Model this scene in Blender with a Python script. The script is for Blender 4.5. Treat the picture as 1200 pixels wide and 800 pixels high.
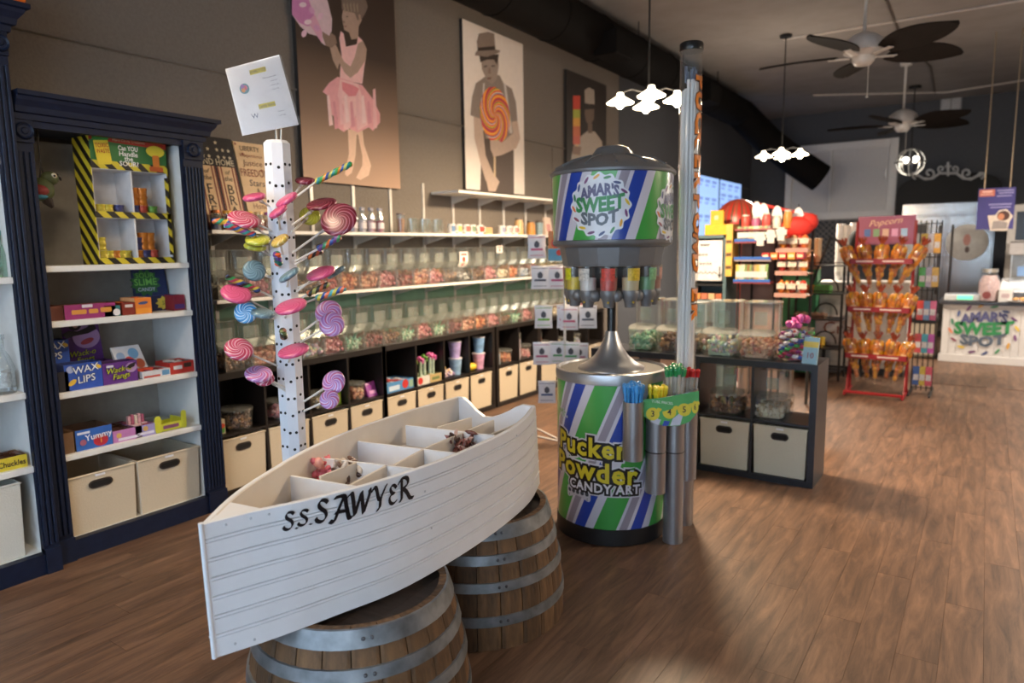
import bpy, bmesh, math, random
from mathutils import Vector, Matrix, Euler
random.seed(7)
for o in list(bpy.data.objects): bpy.data.objects.remove(o)
SC = bpy.context.scene
COL = SC.collection
PI = math.pi
# ---------------------------------------------------------------- camera
F = 809.15                                   # focal length in pixels of a 1200x800 frame
RGT = Vector((0.82602858, 0.56344996, -0.01417502))
DWN = Vector((0.06332753, -0.11777102, -0.99101948))
FWD = Vector((-0.5600593, 0.81771274, -0.13296412))
CAM = Vector((0, 0, 1.5))
cam = bpy.data.cameras.new('camera'); camo = bpy.data.objects.new('camera', cam); COL.objects.link(camo)
mw = Matrix((( RGT.x, -DWN.x, -FWD.x, CAM.x), (RGT.y, -DWN.y, -FWD.y, CAM.y), (RGT.z, -DWN.z, -FWD.z, CAM.z), (0, 0, 0, 1)))
camo.matrix_world = mw
cam.sensor_width = 36; cam.sensor_fit = 'HORIZONTAL'; cam.lens = 36 * F / 1200; cam.clip_end = 60; cam.clip_start = .05
cam.dof.use_dof = True; cam.dof.focus_distance = 2.5; cam.dof.aperture_fstop = 2.0
SC.camera = camo
# ---------------------------------------------------------------- world, daylight, exposure
w = bpy.data.worlds.new('world'); SC.world = w; w.use_nodes = True
w.node_tree.nodes['Background'].inputs[0].default_value = (.72, .86, 1, 1)
w.node_tree.nodes['Background'].inputs[1].default_value = 1.0
SC.view_settings.view_transform = 'Standard'; SC.view_settings.look = 'None'
SC.view_settings.gamma = 1; SC.view_settings.use_curve_mapping = False
SC.view_settings.exposure = 0.68
SC.cycles.transparent_max_bounces = 24
SC.cycles.max_bounces = 8
def area(name, loc, rot, sx, sy, power, col):
    l = bpy.data.lights.new(name, 'AREA'); l.shape = 'RECTANGLE'; l.size = sx; l.size_y = sy; l.energy = power; l.color = col
    o = bpy.data.objects.new(name, l); COL.objects.link(o); o.location = loc; o.rotation_euler = rot
    return o
# daylight entering by the shop-front windows behind the camera
area('daylight_window', (-1.5, -2.3, 1.75), (PI/2, 0, PI), 2.6, 2.3, 620, (.50, .72, 1))
area('daylight_window', (1.5, -2.3, 1.75), (PI/2, 0, PI), 2.8, 2.3, 520, (.60, .78, 1))

# ---------------------------------------------------------------- pixel helpers (a pixel gives a direction; the plane it touches gives the distance)
def ray(x, y): return RGT*((x-600)/F) + DWN*((y-400)/F) + FWD
def on_z(x, y, z=0): v = ray(x, y); return CAM + v*((z-CAM.z)/v.z)
def on_x(x, y, X): v = ray(x, y); return CAM + v*((X-CAM.x)/v.x)
def on_y(x, y, Y): v = ray(x, y); return CAM + v*((Y-CAM.y)/v.y)
def on_d(x, y, D): v = ray(x, y); return CAM + v*(D/math.hypot(v.x, v.y))
def proj(p):
    q = Vector(p)-CAM; z = q.dot(FWD)
    return (600+F*q.dot(RGT)/z, 400+F*q.dot(DWN)/z, z)
# ---------------------------------------------------------------- materials
MATS = {}
def lin(c):
    return tuple((x/12.92 if x <= .04045 else ((x+.055)/1.055)**2.4) for x in c)
def hexc(h):
    if not isinstance(h, str): return h
    h = h.lstrip('#'); return lin(tuple(int(h[i:i+2], 16)/255 for i in (0, 2, 4)))
def nodes(m): m.use_nodes = True; return m.node_tree.nodes, m.node_tree.links
def pm(name, col, rough=.5, metal=0, var=.12, scale=18, bump=0, spec=.5, stretch=(1, 1, 1), rnd=0, emit=None, es=0, coat=0):
    """principled material with a little noise in the colour"""
    if name in MATS: return MATS[name]
    c = hexc(col)
    m = bpy.data.materials.new(name); MATS[name] = m; n, l = nodes(m); p = n['Principled BSDF']
    p.inputs['Roughness'].default_value = rough; p.inputs['Metallic'].default_value = metal
    p.inputs['Specular IOR Level'].default_value = spec; p.inputs['Coat Weight'].default_value = coat
    tc = n.new('ShaderNodeTexCoord'); mp = n.new('ShaderNodeMapping'); mp.inputs['Scale'].default_value = stretch
    nz = n.new('ShaderNodeTexNoise'); nz.inputs['Scale'].default_value = scale; nz.inputs['Detail'].default_value = 5
    l.new(tc.outputs['Object'], mp.inputs[0]); l.new(mp.outputs[0], nz.inputs['Vector'])
    cr = n.new('ShaderNodeMix'); cr.data_type = 'RGBA'
    cr.inputs[6].default_value = (*[max(0, x*(1-var*1.6)) for x in c], 1); cr.inputs[7].default_value = (*[min(1, x*(1+var*1.6)) for x in c], 1)
    l.new(nz.outputs['Fac'], cr.inputs[0])
    out = cr.outputs[2]
    if rnd:
        oi = n.new('ShaderNodeObjectInfo'); hs = n.new('ShaderNodeHueSaturation'); mr = n.new('ShaderNodeMapRange')
        mr.inputs[3].default_value = 1-rnd; mr.inputs[4].default_value = 1+rnd
        l.new(oi.outputs['Random'], mr.inputs[0]); l.new(mr.outputs[0], hs.inputs['Value']); l.new(out, hs.inputs['Color']); out = hs.outputs[0]
    l.new(out, p.inputs['Base Color'])
    if bump:
        b = n.new('ShaderNodeBump'); b.inputs['Strength'].default_value = bump; b.inputs['Distance'].default_value = .01
        l.new(nz.outputs['Fac'], b.inputs['Height']); l.new(b.outputs[0], p.inputs['Normal'])
    if emit: p.inputs['Emission Color'].default_value = (*hexc(emit), 1); p.inputs['Emission Strength'].default_value = es
    return m
def clear(name, tint=(.93, .95, .93), haze=.1, gl=.1, rough=.06):
    if name in MATS: return MATS[name]
    m = bpy.data.materials.new(name); MATS[name] = m; n, l = nodes(m); n.remove(n['Principled BSDF'])
    t = n.new('ShaderNodeBsdfTransparent'); t.inputs[0].default_value = (*tint, 1)
    g = n.new('ShaderNodeBsdfGlossy'); g.inputs['Roughness'].default_value = rough
    d = n.new('ShaderNodeBsdfDiffuse'); d.inputs[0].default_value = (.75, .75, .72, 1)
    tc = n.new('ShaderNodeTexCoord'); nz = n.new('ShaderNodeTexNoise'); nz.inputs['Scale'].default_value = 9
    mr = n.new('ShaderNodeMapRange'); mr.inputs[3].default_value = haze*.6; mr.inputs[4].default_value = haze*1.4
    l.new(tc.outputs['Object'], nz.inputs['Vector']); l.new(nz.outputs['Fac'], mr.inputs[0])
    m1 = n.new('ShaderNodeMixShader'); m2 = n.new('ShaderNodeMixShader'); lw = n.new('ShaderNodeLayerWeight'); lw.inputs[0].default_value = .35
    mm = n.new('ShaderNodeMath'); mm.operation = 'MULTIPLY_ADD'; mm.inputs[1].default_value = .45; mm.inputs[2].default_value = gl*.5
    l.new(lw.outputs['Facing'], mm.inputs[0])
    l.new(mr.outputs[0], m1.inputs[0]); l.new(t.outputs[0], m1.inputs[1]); l.new(d.outputs[0], m1.inputs[2])
    l.new(mm.outputs[0], m2.inputs[0]); l.new(m1.outputs[0], m2.inputs[1]); l.new(g.outputs[0], m2.inputs[2])
    l.new(m2.outputs[0], n['Material Output'].inputs[0])
    return m
def translucent(name, col):
    m = bpy.data.materials.new(name); n, l = nodes(m); p = n['Principled BSDF']; p.inputs['Base Color'].default_value = (*col, 1); p.inputs['Roughness'].default_value = .4
    tc = n.new('ShaderNodeTexCoord'); nz = n.new('ShaderNodeTexNoise'); nz.inputs['Scale'].default_value = 12; l.new(tc.outputs['Object'], nz.inputs['Vector'])
    t = n.new('ShaderNodeBsdfTranslucent'); t.inputs[0].default_value = (*col, 1); mx = n.new('ShaderNodeMixShader'); mr = n.new('ShaderNodeMapRange'); mr.inputs[3].default_value = .2; mr.inputs[4].default_value = .3
    l.new(nz.outputs['Fac'], mr.inputs[0]); l.new(mr.outputs[0], mx.inputs[0]); l.new(p.outputs[0], mx.inputs[1]); l.new(t.outputs[0], mx.inputs[2]); l.new(mx.outputs[0], n['Material Output'].inputs[0]); return m
def ramp(n, stops):
    r = n.new('ShaderNodeValToRGB'); r.color_ramp.interpolation = 'CONSTANT'; e = r.color_ramp.elements
    while len(e) > 1: e.remove(e[-1])
    e[0].position = stops[0][0]; e[0].color = (*hexc(stops[0][1]), 1)
    for s, c in stops[1:]: k = e.new(s); k.color = (*hexc(c), 1)
    return r
def mth(n, l, op, a, b=None, c=None):
    k = n.new('ShaderNodeMath'); k.operation = op
    for i, v in enumerate((a, b, c)):
        if v is None: continue
        if isinstance(v, (int, float)): k.inputs[i].default_value = v
        else: l.new(v, k.inputs[i])
    return k.outputs[0]
def stripes(name, stops, ku, kv, mode='cyl', rough=.35, arms=1, off=0, coat=0):
    """flat print of bands: 'cyl' angle and height, 'disc' spiral, 'plane' diagonal"""
    if name in MATS: return MATS[name]
    m = bpy.data.materials.new(name); MATS[name] = m; n, l = nodes(m); p = n['Principled BSDF']; p.inputs['Roughness'].default_value = rough
    p.inputs['Coat Weight'].default_value = coat
    tc = n.new('ShaderNodeTexCoord'); sx = n.new('ShaderNodeSeparateXYZ'); l.new(tc.outputs['Object'], sx.inputs[0])
    X, Y, Z = sx.outputs
    if mode == 'plane': u, v = mth(n, l, 'ADD', X, Y), Z
    else:
        u = mth(n, l, 'ARCTAN2', Y, X)
        v = Z if mode == 'cyl' else mth(n, l, 'SQRT', mth(n, l, 'ADD', mth(n, l, 'MULTIPLY', X, X), mth(n, l, 'MULTIPLY', Y, Y)))
    s = mth(n, l, 'ADD', mth(n, l, 'MULTIPLY', u, ku), mth(n, l, 'MULTIPLY_ADD', v, kv, off))
    fr = mth(n, l, 'FRACT', s)
    r = ramp(n, stops); l.new(fr, r.inputs[0]); l.new(r.outputs[0], p.inputs['Base Color'])
    return m
# ---------------------------------------------------------------- mesh builder
class B:
    def __init__(s): s.v = []; s.f = []; s.m = []
    def add(s, vs, fs, mi=0):
        o = len(s.v); s.v += [tuple(v) for v in vs]; s.f += [[i+o for i in f] for f in fs]; s.m += [mi]*len(fs); return s
    def hexa(s, p, mi=0):      # 8 points: bottom ring 0-3, top ring 4-7
        return s.add(p, [(3, 2, 1, 0), (4, 5, 6, 7), (0, 1, 5, 4), (1, 2, 6, 5), (2, 3, 7, 6), (3, 0, 4, 7)], mi)
    def bx(s, x0, x1, y0, y1, z0, z1, mi=0):
        return s.hexa([(x0, y0, z0), (x1, y0, z0), (x1, y1, z0), (x0, y1, z0), (x0, y0, z1), (x1, y0, z1), (x1, y1, z1), (x0, y1, z1)], mi)
    def lathe(s, prof, n=24, c=(0, 0, 0), mi=0, a0=0, a1=2*PI, axis=None):
        full = abs(a1-a0-2*PI) < 1e-6; k = n if full else n+1; vs = []; fs = []
        for r, z in prof:
            for i in range(k):
                a = a0+(a1-a0)*i/n; vs.append(Vector((r*math.cos(a), r*math.sin(a), z)))
        if axis is not None: q = Vector((0, 0, 1)).rotation_difference(Vector(axis)); vs = [q @ v for v in vs]
        vs = [v+Vector(c) for v in vs]
        for j in range(len(prof)-1):
            for i in range(n if full else n):
                a, b = j*k+i, j*k+(i+1) % k; fs.append((a, b, b+k, a+k))
        if full:
            if prof[0][0] > 1e-5: fs.append(tuple(range(k-1, -1, -1)))
            if prof[-1][0] > 1e-5: fs.append(tuple((len(prof)-1)*k+i for i in range(k)))
        return s.add(vs, fs, mi)
    def tube(s, pts, r, n=8, mi=0, closed=False):
        pts = [Vector(p) for p in pts]; N = len(pts); rr = r if isinstance(r, (list, tuple)) else [r]*N; vs = []; fs = []
        up = None
        for i, p in enumerate(pts):
            if closed: t = (pts[(i+1) % N]-pts[i-1])
            else: t = (pts[min(i+1, N-1)]-pts[max(i-1, 0)])
            t.normalize()
            if up is None: up = t.orthogonal().normalized()
            else: up = (up-t*up.dot(t)); up = up.normalized() if up.length > 1e-6 else t.orthogonal().normalized()
            q = t.cross(up)
            for k in range(n):
                a = 2*PI*k/n; vs.append(p+(up*math.cos(a)+q*math.sin(a))*rr[i])
        for i in range(N if closed else N-1):
            for k in range(n):
                a = i*n+k; b = i*n+(k+1) % n; c = ((i+1) % N)*n+(k+1) % n; d = ((i+1) % N)*n+k
                fs.append((a, b, c, d))
        if not closed: fs += [tuple(range(n-1, -1, -1)), tuple((N-1)*n+k for k in range(n))]
        return s.add(vs, fs, mi)
    def ball(s, c, r, sc=(1, 1, 1), nu=10, nv=6, mi=0, rot=None):
        vs = [Vector((0, 0, -1))]; fs = []
        for j in range(1, nv):
            t = -PI/2+PI*j/nv
            for i in range(nu): a = 2*PI*i/nu; vs.append(Vector((math.cos(t)*math.cos(a), math.cos(t)*math.sin(a), math.sin(t))))
        vs.append(Vector((0, 0, 1))); L = len(vs)-1
        for i in range(nu):
            fs.append((0, 1+(i+1) % nu, 1+i)); fs.append((L, L-nu+i, L-nu+(i+1) % nu))
            for j in range(nv-2): a = 1+j*nu+i; b = 1+j*nu+(i+1) % nu; fs.append((a, b, b+nu, a+nu))
        o = [Vector((v.x*sc[0]*r, v.y*sc[1]*r, v.z*sc[2]*r)) for v in vs]
        if rot is not None: o = [rot @ v for v in o]
        return s.add([v+Vector(c) for v in o], fs, mi)
    def prism(s, poly, fa, fb, mi=0):          # 2-D outline -> two mapped faces and sides
        n = len(poly); vs = [fa(*p) for p in poly]+[fb(*p) for p in poly]
        return s.add(vs, [tuple(range(n)), tuple(range(2*n-1, n-1, -1))]+[(i, i+n, (i+1) % n+n, (i+1) % n) for i in range(n)], mi)
    def flat(s, poly, fn, mi=0): return s.add([fn(*p) for p in poly], [tuple(range(len(poly)))], mi)
    def text(s, body, size, fn, mi=0, offset=0, shear=0, space=1, wmax=None, hs=1, ax='CENTER', ay='CENTER', fine=0):
        vs, fs = text2d(body, offset, shear, space, ax, ay, fine)
        k = size*hs
        if wmax and vs:
            wd = max(v[0] for v in vs)-min(v[0] for v in vs); k = min(k, wmax/wd) if wd*k > wmax else k
        return s.add([fn(v[0]*k, v[1]*size) for v in vs], fs, mi)
    def obj(s, name, mats, parent=None, world=False, smooth=0, bevel=0, kind=None, label=None):
        me = bpy.data.meshes.new(name); vs = s.v
        if world and parent is not None:
            iv = wm(parent).inverted(); vs = [iv @ Vector(v) for v in vs]
        me.from_pydata([tuple(v) for v in vs], [], s.f)
        for m in (mats if isinstance(mats, (list, tuple)) else [mats]): me.materials.append(m)
        me.polygons.foreach_set('material_index', s.m)
        bm = bmesh.new(); bm.from_mesh(me); bmesh.ops.recalc_face_normals(bm, faces=bm.faces)
        if bevel: bmesh.ops.bevel(bm, geom=list(bm.edges), offset=bevel, segments=1, affect='EDGES', clamp_overlap=True)
        bm.to_mesh(me); bm.free()
        if smooth:
            me.polygons.foreach_set('use_smooth', [True]*len(me.polygons)); me.set_sharp_from_angle(angle=math.radians(smooth))
        o = bpy.data.objects.new(name, me); COL.objects.link(o)
        if parent is not None: o.parent = parent
        if kind: o['kind'] = kind
        if label: o['label'] = label
        return o
TXT = {}
def text2d(body, offset=0, shear=0, space=1, ax='CENTER', ay='CENTER', fine=0):
    key = (body, offset, shear, space, ax, ay, fine)
    if key in TXT: return TXT[key]
    cu = bpy.data.curves.new('lettering', 'FONT'); cu.body = body; cu.size = 1; cu.offset = offset; cu.shear = shear; cu.space_character = space
    cu.align_x = ax; cu.align_y = ay; cu.resolution_u = 2
    o = bpy.data.objects.new('lettering', cu); me = bpy.data.meshes.new_from_object(o)
    if fine:
        bm = bmesh.new(); bm.from_mesh(me); bmesh.ops.remove_doubles(bm, verts=bm.verts[:], dist=1e-4); bmesh.ops.triangulate(bm, faces=bm.faces[:])
        for k in range(5):
            es = [e for e in bm.edges if abs(e.verts[0].co.x-e.verts[1].co.x) > fine]
            if not es: break
            bmesh.ops.subdivide_edges(bm, edges=es, cuts=1); bmesh.ops.triangulate(bm, faces=bm.faces[:])
        bm.to_mesh(me); bm.free()
    r = ([(v.co.x, v.co.y) for v in me.vertices], [tuple(p.vertices) for p in me.polygons])
    bpy.data.meshes.remove(me); bpy.data.objects.remove(o); bpy.data.curves.remove(cu); TXT[key] = r
    return r
def wm(o):
    m = o.matrix_basis.copy()
    return wm(o.parent) @ m if o.parent else m
def tag(o, label, cat, group=None, kind=None):
    o['label'] = label; o['category'] = cat
    if group: o['group'] = group
    if kind: o['kind'] = kind
    return o
def thing(name, label, cat, loc=(0, 0, 0), rz=0, group=None):
    o = bpy.data.objects.new(name, None); COL.objects.link(o); o.empty_display_size = .05
    o.location = loc; o.rotation_euler = (0, 0, rz); return tag(o, label, cat, group)
def struct(o): o['kind'] = 'structure'; return o
def dup(root, loc, rz=0, label=None, group=None, swap=None):
    r = root.copy(); COL.objects.link(r); r.location = loc; r.rotation_euler = (0, 0, rz)
    if label: r['label'] = label
    if group: r['group'] = group
    for ch in root.children:
        c = ch.copy(); COL.objects.link(c); c.parent = r
        if swap and ch.name.split('.')[0] in swap:
            sw = swap[ch.name.split('.')[0]]; c.data = sw
        for g in ch.children:
            d = g.copy(); COL.objects.link(d); d.parent = c
    return r
def plane(o, u, v, e=0):
    o, u, v = Vector(o), Vector(u), Vector(v); n = u.cross(v).normalized()*e
    return lambda a, b: o+u*a+v*b+n
ORD = ['first', 'second', 'third', 'fourth', 'fifth', 'sixth', 'seventh', 'eighth', 'ninth', 'tenth', 'eleventh', 'twelfth', 'thirteenth', 'fourteenth', 'fifteenth', 'sixteenth', 'seventeenth', 'eighteenth', 'nineteenth', 'twentieth', 'twenty-first', 'twenty-second', 'twenty-third', 'twenty-fourth', 'twenty-fifth', 'twenty-sixth', 'twenty-seventh', 'twenty-eighth']
def ringed(poly, c, fn, n=6):
    """outline filled with rings about c so that it can follow a curved surface"""
    b = B(); N = len(poly); vs = [fn(c[0]+(p[0]-c[0])*k/n, c[1]+(p[1]-c[1])*k/n) for k in range(1, n+1) for p in poly]; vs.append(fn(*c))
    fs = [(len(vs)-1, i, (i+1) % N) for i in range(N)]+[(k*N+i, k*N+N+i, k*N+N+(i+1) % N, k*N+(i+1) % N) for k in range(n-1) for i in range(N)]
    return b.add(vs, fs)
def circ(cx, cy, r, n=20, ry=None, rot=0): 
    ry = ry or r
    return [(cx+r*math.cos(2*PI*i/n)*math.cos(rot)-ry*math.sin(2*PI*i/n)*math.sin(rot), cy+r*math.cos(2*PI*i/n)*math.sin(rot)+ry*math.sin(2*PI*i/n)*math.cos(rot)) for i in range(n)]
def rrect(x0, x1, y0, y1, r, n=3):
    p = []
    for cx, cy, a in ((x1-r, y0+r, -PI/2), (x1-r, y1-r, 0), (x0+r, y1-r, PI/2), (x0+r, y0+r, PI)):
        for i in range(n+1): t = a+PI/2*i/n; p.append((cx+r*math.cos(t), cy+r*math.sin(t)))
    return p
# ================================================================ SETTING
WX, YB, ZC, XR, YF = -4.13, 14.84, 4.02, 3.0, -2.6
M_wall = pm('taupe_wall_paint', (.175, .15, .127), .85, var=.12, scale=60, bump=.35)
M_back = pm('slate_wall_paint', (.075, .08, .092), .8, var=.1, scale=30, bump=.15)
M_ceil = pm('ceiling_plaster', (.25, .23, .22), .9, var=.15, scale=3, bump=.3)
M_green = pm('green_wall_panel', (.16, .3, .22), .6, var=.1)
M_white = pm('white_paint', (.74, .74, .74), .45, var=.04)
M_black = pm('black_metal', (.012, .012, .013), .45, var=.2)
def floor_mat(name, brick):
    m = bpy.data.materials.new(name); n, l = nodes(m); p = n['Principled BSDF']
    p.inputs['Roughness'].default_value = .47; p.inputs['Specular IOR Level'].default_value = .45
    tc = n.new('ShaderNodeTexCoord'); mp = n.new('ShaderNodeMapping'); mp.inputs['Scale'].default_value = (9, 1.1, 1)
    nz = n.new('ShaderNodeTexNoise'); nz.inputs['Scale'].default_value = 2.2; nz.inputs['Detail'].default_value = 8; nz.inputs['Roughness'].default_value = .7; nz.inputs['Distortion'].default_value = .6
    oi = n.new('ShaderNodeObjectInfo'); geo = n.new('ShaderNodeNewGeometry')
    va = n.new('ShaderNodeVectorMath'); va.operation = 'ADD'; sc = n.new('ShaderNodeVectorMath'); sc.operation = 'SCALE'; sc.inputs[3].default_value = 7
    cx = n.new('ShaderNodeCombineXYZ'); l.new(oi.outputs['Random'], cx.inputs[0]); l.new(oi.outputs['Random'], cx.inputs[1])
    l.new(cx.outputs[0], sc.inputs[0]); l.new(geo.outputs['Position'], va.inputs[0]); l.new(sc.outputs[0], va.inputs[1])
    l.new(va.outputs[0], mp.inputs[0]); l.new(mp.outputs[0], nz.inputs['Vector'])
    r = n.new('ShaderNodeValToRGB'); e = r.color_ramp.elements
    e[0].position = .28; e[0].color = (.045, .0245, .0155, 1); e[1].position = .74; e[1].color = (.235, .13, .078, 1)
    k = e.new(.5); k.color = (.122, .066, .040, 1)
    l.new(nz.outputs['Fac'], r.inputs[0]); out = r.outputs[0]
    hs = n.new('ShaderNodeHueSaturation'); mr = n.new('ShaderNodeMapRange'); mr.inputs[3].default_value = .9; mr.inputs[4].default_value = 1.09
    if brick:
        bt = n.new('ShaderNodeTexBrick'); bt.inputs['Scale'].default_value = 1; bt.inputs['Brick Width'].default_value = 1.2; bt.inputs['Row Height'].default_value = .135; bt.inputs['Mortar Size'].default_value = .002
        bt.inputs['Color1'].default_value = (0, 0, 0, 1); bt.inputs['Color2'].default_value = (1, 1, 1, 1); bt.inputs['Mortar'].default_value = (0, 0, 0, 1)
        rm = n.new('ShaderNodeMapping'); rm.inputs['Rotation'].default_value = (0, 0, PI/2); l.new(geo.outputs['Position'], rm.inputs[0]); l.new(rm.outputs[0], bt.inputs['Vector'])
        l.new(bt.outputs['Color'], mr.inputs[0])
    else: l.new(oi.outputs['Random'], mr.inputs[0])
    l.new(mr.outputs[0], hs.inputs['Value']); l.new(out, hs.inputs['Color']); l.new(hs.outputs[0], p.inputs['Base Color'])
    b = n.new('ShaderNodeBump'); b.inputs['Strength'].default_value = .12; b.inputs['Distance'].default_value = .004; l.new(nz.outputs['Fac'], b.inputs['Height']); l.new(b.outputs[0], p.inputs['Normal'])
    return m
fl = struct(B().bx(WX-.1, XR+.1, YF-.1, YB+.1, -.1, -.003).obj('floor', floor_mat('vinyl_plank_far', True)))
fl['label'] = 'brown wood-look vinyl plank floor'
M_plank = floor_mat('vinyl_plank', False)
PW, PL = .135, 1.2
pk = B().hexa([(0, 0, -.004), (PW-.0002, 0, -.004), (PW-.0002, PL-.0002, -.004), (0, PL-.0002, -.004), (.0004, .0004, 0), (PW-.0006, .0004, 0), (PW-.0006, PL-.0006, 0), (.0004, PL-.0006, 0)])
pme = None; cnt = 0
for i in range(-30, 7):
    x = .083+i*PW; off = (i*.437) % 1*PL
    for j in range(-1, 9):
        y = .2+off+j*PL
        cs = [proj((x+a, y+b, 0)) for a in (0, PW) for b in (0, PL)]
        if not any(c[2] > .3 and -60 < c[0] < 1260 and c[1] < 880 for c in cs) or y > 7.4 or x < -3.75: continue
        if pme is None: o = pk.obj('plank', M_plank, fl); pme = o
        else: o = pme.copy(); COL.objects.link(o)
        o.location = (x, y, 0); cnt += 1
# far floor continues level with the planks
struct(B().bx(WX, XR, 8.6, YB, -.003, 0).obj('floor_far', bpy.data.materials['vinyl_plank_far'], fl))
wl = struct(B().bx(WX-.12, WX, YF, YB, 0, ZC).obj('wall_left', M_wall))
struct(B().bx(WX, WX+.004, 8.6, YB, 0, ZC).obj('trim_4', M_back))
struct(B().bx(WX-.12, XR+.12, YB, YB+.12, 0, ZC).obj('wall_back', M_back))
struct(B().bx(XR, XR+.12, YF, YB, 0, ZC).obj('wall_right', M_wall))
struct(B().bx(WX-.12, XR+.12, YF-.1, YB+.12, ZC, ZC+.1).obj('ceiling', M_ceil))
# shop front behind the camera: wall with two window openings
f = B()
for a, b, c, d in ((WX-.12, -3.6, 0, ZC), (-.2, 0, 0, ZC), (3.2-.0, XR+.12, 0, ZC), (-3.6, -.2, 0, .5), (0, 3.0, 0, .5), (-3.6, -.2, 3.0, ZC), (0, 3.0, 3.0, ZC)):
    if b > a: f.bx(a, b, YF-.12, YF, c, d)
struct(f.obj('wall_front', M_wall))
M_glass = clear('window_glass', (.97, .98, .98), .02, .06, .02)
for k, (a, b) in enumerate(((-3.6, -.2), (0, 3.0))):
    wn = struct(B().bx(a, b, YF-.08, YF-.04, .5, .56).bx(a, b, YF-.08, YF-.04, 2.94, 3).bx(a, a+.06, YF-.08, YF-.04, .56, 2.94).bx(b-.06, b, YF-.08, YF-.04, .56, 2.94).obj('window_%d' % (k+1), M_black))
    B().bx(a+.06, b-.06, YF-.063, YF-.057, .56, 2.94).obj('pane', M_glass, wn)
# left wall: a surface conduit, a dark seam
cd = B().tube([(WX+.012, 1.3, 2.64), (WX+.012, 15-.3, 2.645)], .009, 6).obj('wall_conduit', pm('painted_conduit', (.16, .14, .12), .5))
tag(cd, 'thin taupe cable conduit running along the long wall behind the pictures', 'conduit')
struct(B().bx(WX, WX+.006, 2.4, 7.6, .78, 1.24).obj('trim_1', M_green))
sv = B()
for y in (6.88,): sv.bx(WX, WX+.004, y, y+.012, 2.0, 2.63)
struct(sv.obj('trim_2', pm('wall_seam', (.13, .11, .09), .8)))
# back wall seam line and white panelled doors high on the wall
struct(B().bx(-4.1, XR, YB-.008, YB, 2.77, 2.785).obj('trim_3', pm('back_seam', (.07, .073, .08), .8)))
door = struct(B().bx(-3.42, -1.46, YB-.05, YB, 1.98, 3.42).obj('door_1', pm('door_white', (.74, .73, .72), .5, var=.04)))
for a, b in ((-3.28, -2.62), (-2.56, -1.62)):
    B().bx(a, b, YB-.062, YB-.05, 2.12, 3.27).obj('door_panel', pm('door_panel_shaded', (.6, .59, .585), .5, var=.04), door, bevel=.004)  # panels toned darker than the frame to stand in for relief shading
for q in ((-3.42, -1.46, 3.29, 3.42), (-3.42, -1.46, 1.98, 2.1), (-3.42, -3.3, 2.1, 3.29), (-1.6, -1.46, 2.1, 3.29), (-2.61, -2.57, 2.1, 3.29)): B().bx(q[0], q[1], YB-.1, YB-.05, q[2], q[3]).obj('door_frame', MATS['door_white'], door, bevel=.005)
B().bx(-1.66, -1.63, YB-.1, YB-.075, 2.7, 2.85).obj('hinge', pm('hinge_metal', (.4, .4, .4), .4, 1), door)
# lattice screen under the doors
lt = B(); x0, x1, z0, z1 = -3.5, -1.75, 1.1, 1.98
k = -1.0
while k < 1.9:
    for s in (1, -1):
        pts = []
        for t in (0, 1):
            xx = x0+k+(t if s > 0 else 1-t)*(z1-z0); pts.append((xx, z0+t*(z1-z0)))
        (xa, za), (xb, zb) = pts
        if min(xa, xb) >= x0 and max(xa, xb) <= x1: lt.tube([(xa, YB-.03, za), (xb, YB-.03, zb)], .011, 4)
    k += .11
lt.bx(x0-.03, x1+.03, YB-.05, YB-.01, z1-.03, z1).bx(x0-.03, x1+.03, YB-.05, YB-.01, z0, z0+.03)
tag(lt.obj('lattice_screen', pm('lattice_grey', (.22, .21, .2), .6)), 'grey diagonal lattice screen on the back wall under the white doors', 'lattice')
# ceiling vent, ceiling conduits
vt = thing('wall_vent', 'white louvred air vent high on the slate back wall', 'vent', (-.69, YB-.02, 3.74))
B().bx(-.16, .16, 0, .02, 0, .3).obj('frame', pm('vent_frame', (.3, .3, .31), .5), vt)
for c in (-.075, .075):
    for i in range(9): B().bx(c-.062, c+.062, -.012, -.002, .03+i*.028, .045+i*.028).obj('slat', pm('vent_white', (.62, .62, .63), .5), vt)
cc = B().tube([on_z(918, 46, ZC-.01), on_z(960, 40, ZC-.012), on_z(1200, 0, ZC-.012), on_z(1260, -10, ZC-.012)], .012, 6).obj('ceiling_conduit', pm('conduit_white', (.55, .5, .46), .5))
tag(cc, 'white conduit crossing the ceiling from the four-bulb pendant mount', 'conduit')
cc = B().tube([(-2.6, YB-1.9, ZC-.012), on_z(1110, 108, ZC-.012), on_z(1200, 94, ZC-.012), (2.5, 13.1, ZC-.012)], .016, 6).obj('ceiling_conduit', MATS['conduit_white'])
tag(cc, 'white conduit on the ceiling above the back wall vent', 'conduit')
cc = B().tube([on_z(1038, 0, ZC-.012), on_z(1054, 40, ZC-.012), on_z(1090, 78, ZC-.012), on_z(1096, 110, ZC-.012)], .012, 6).obj('ceiling_conduit', pm('conduit_dark', (.12, .1, .09), .6))
tag(cc, 'dark cable running along the ceiling between the two fans', 'cable')
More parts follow.
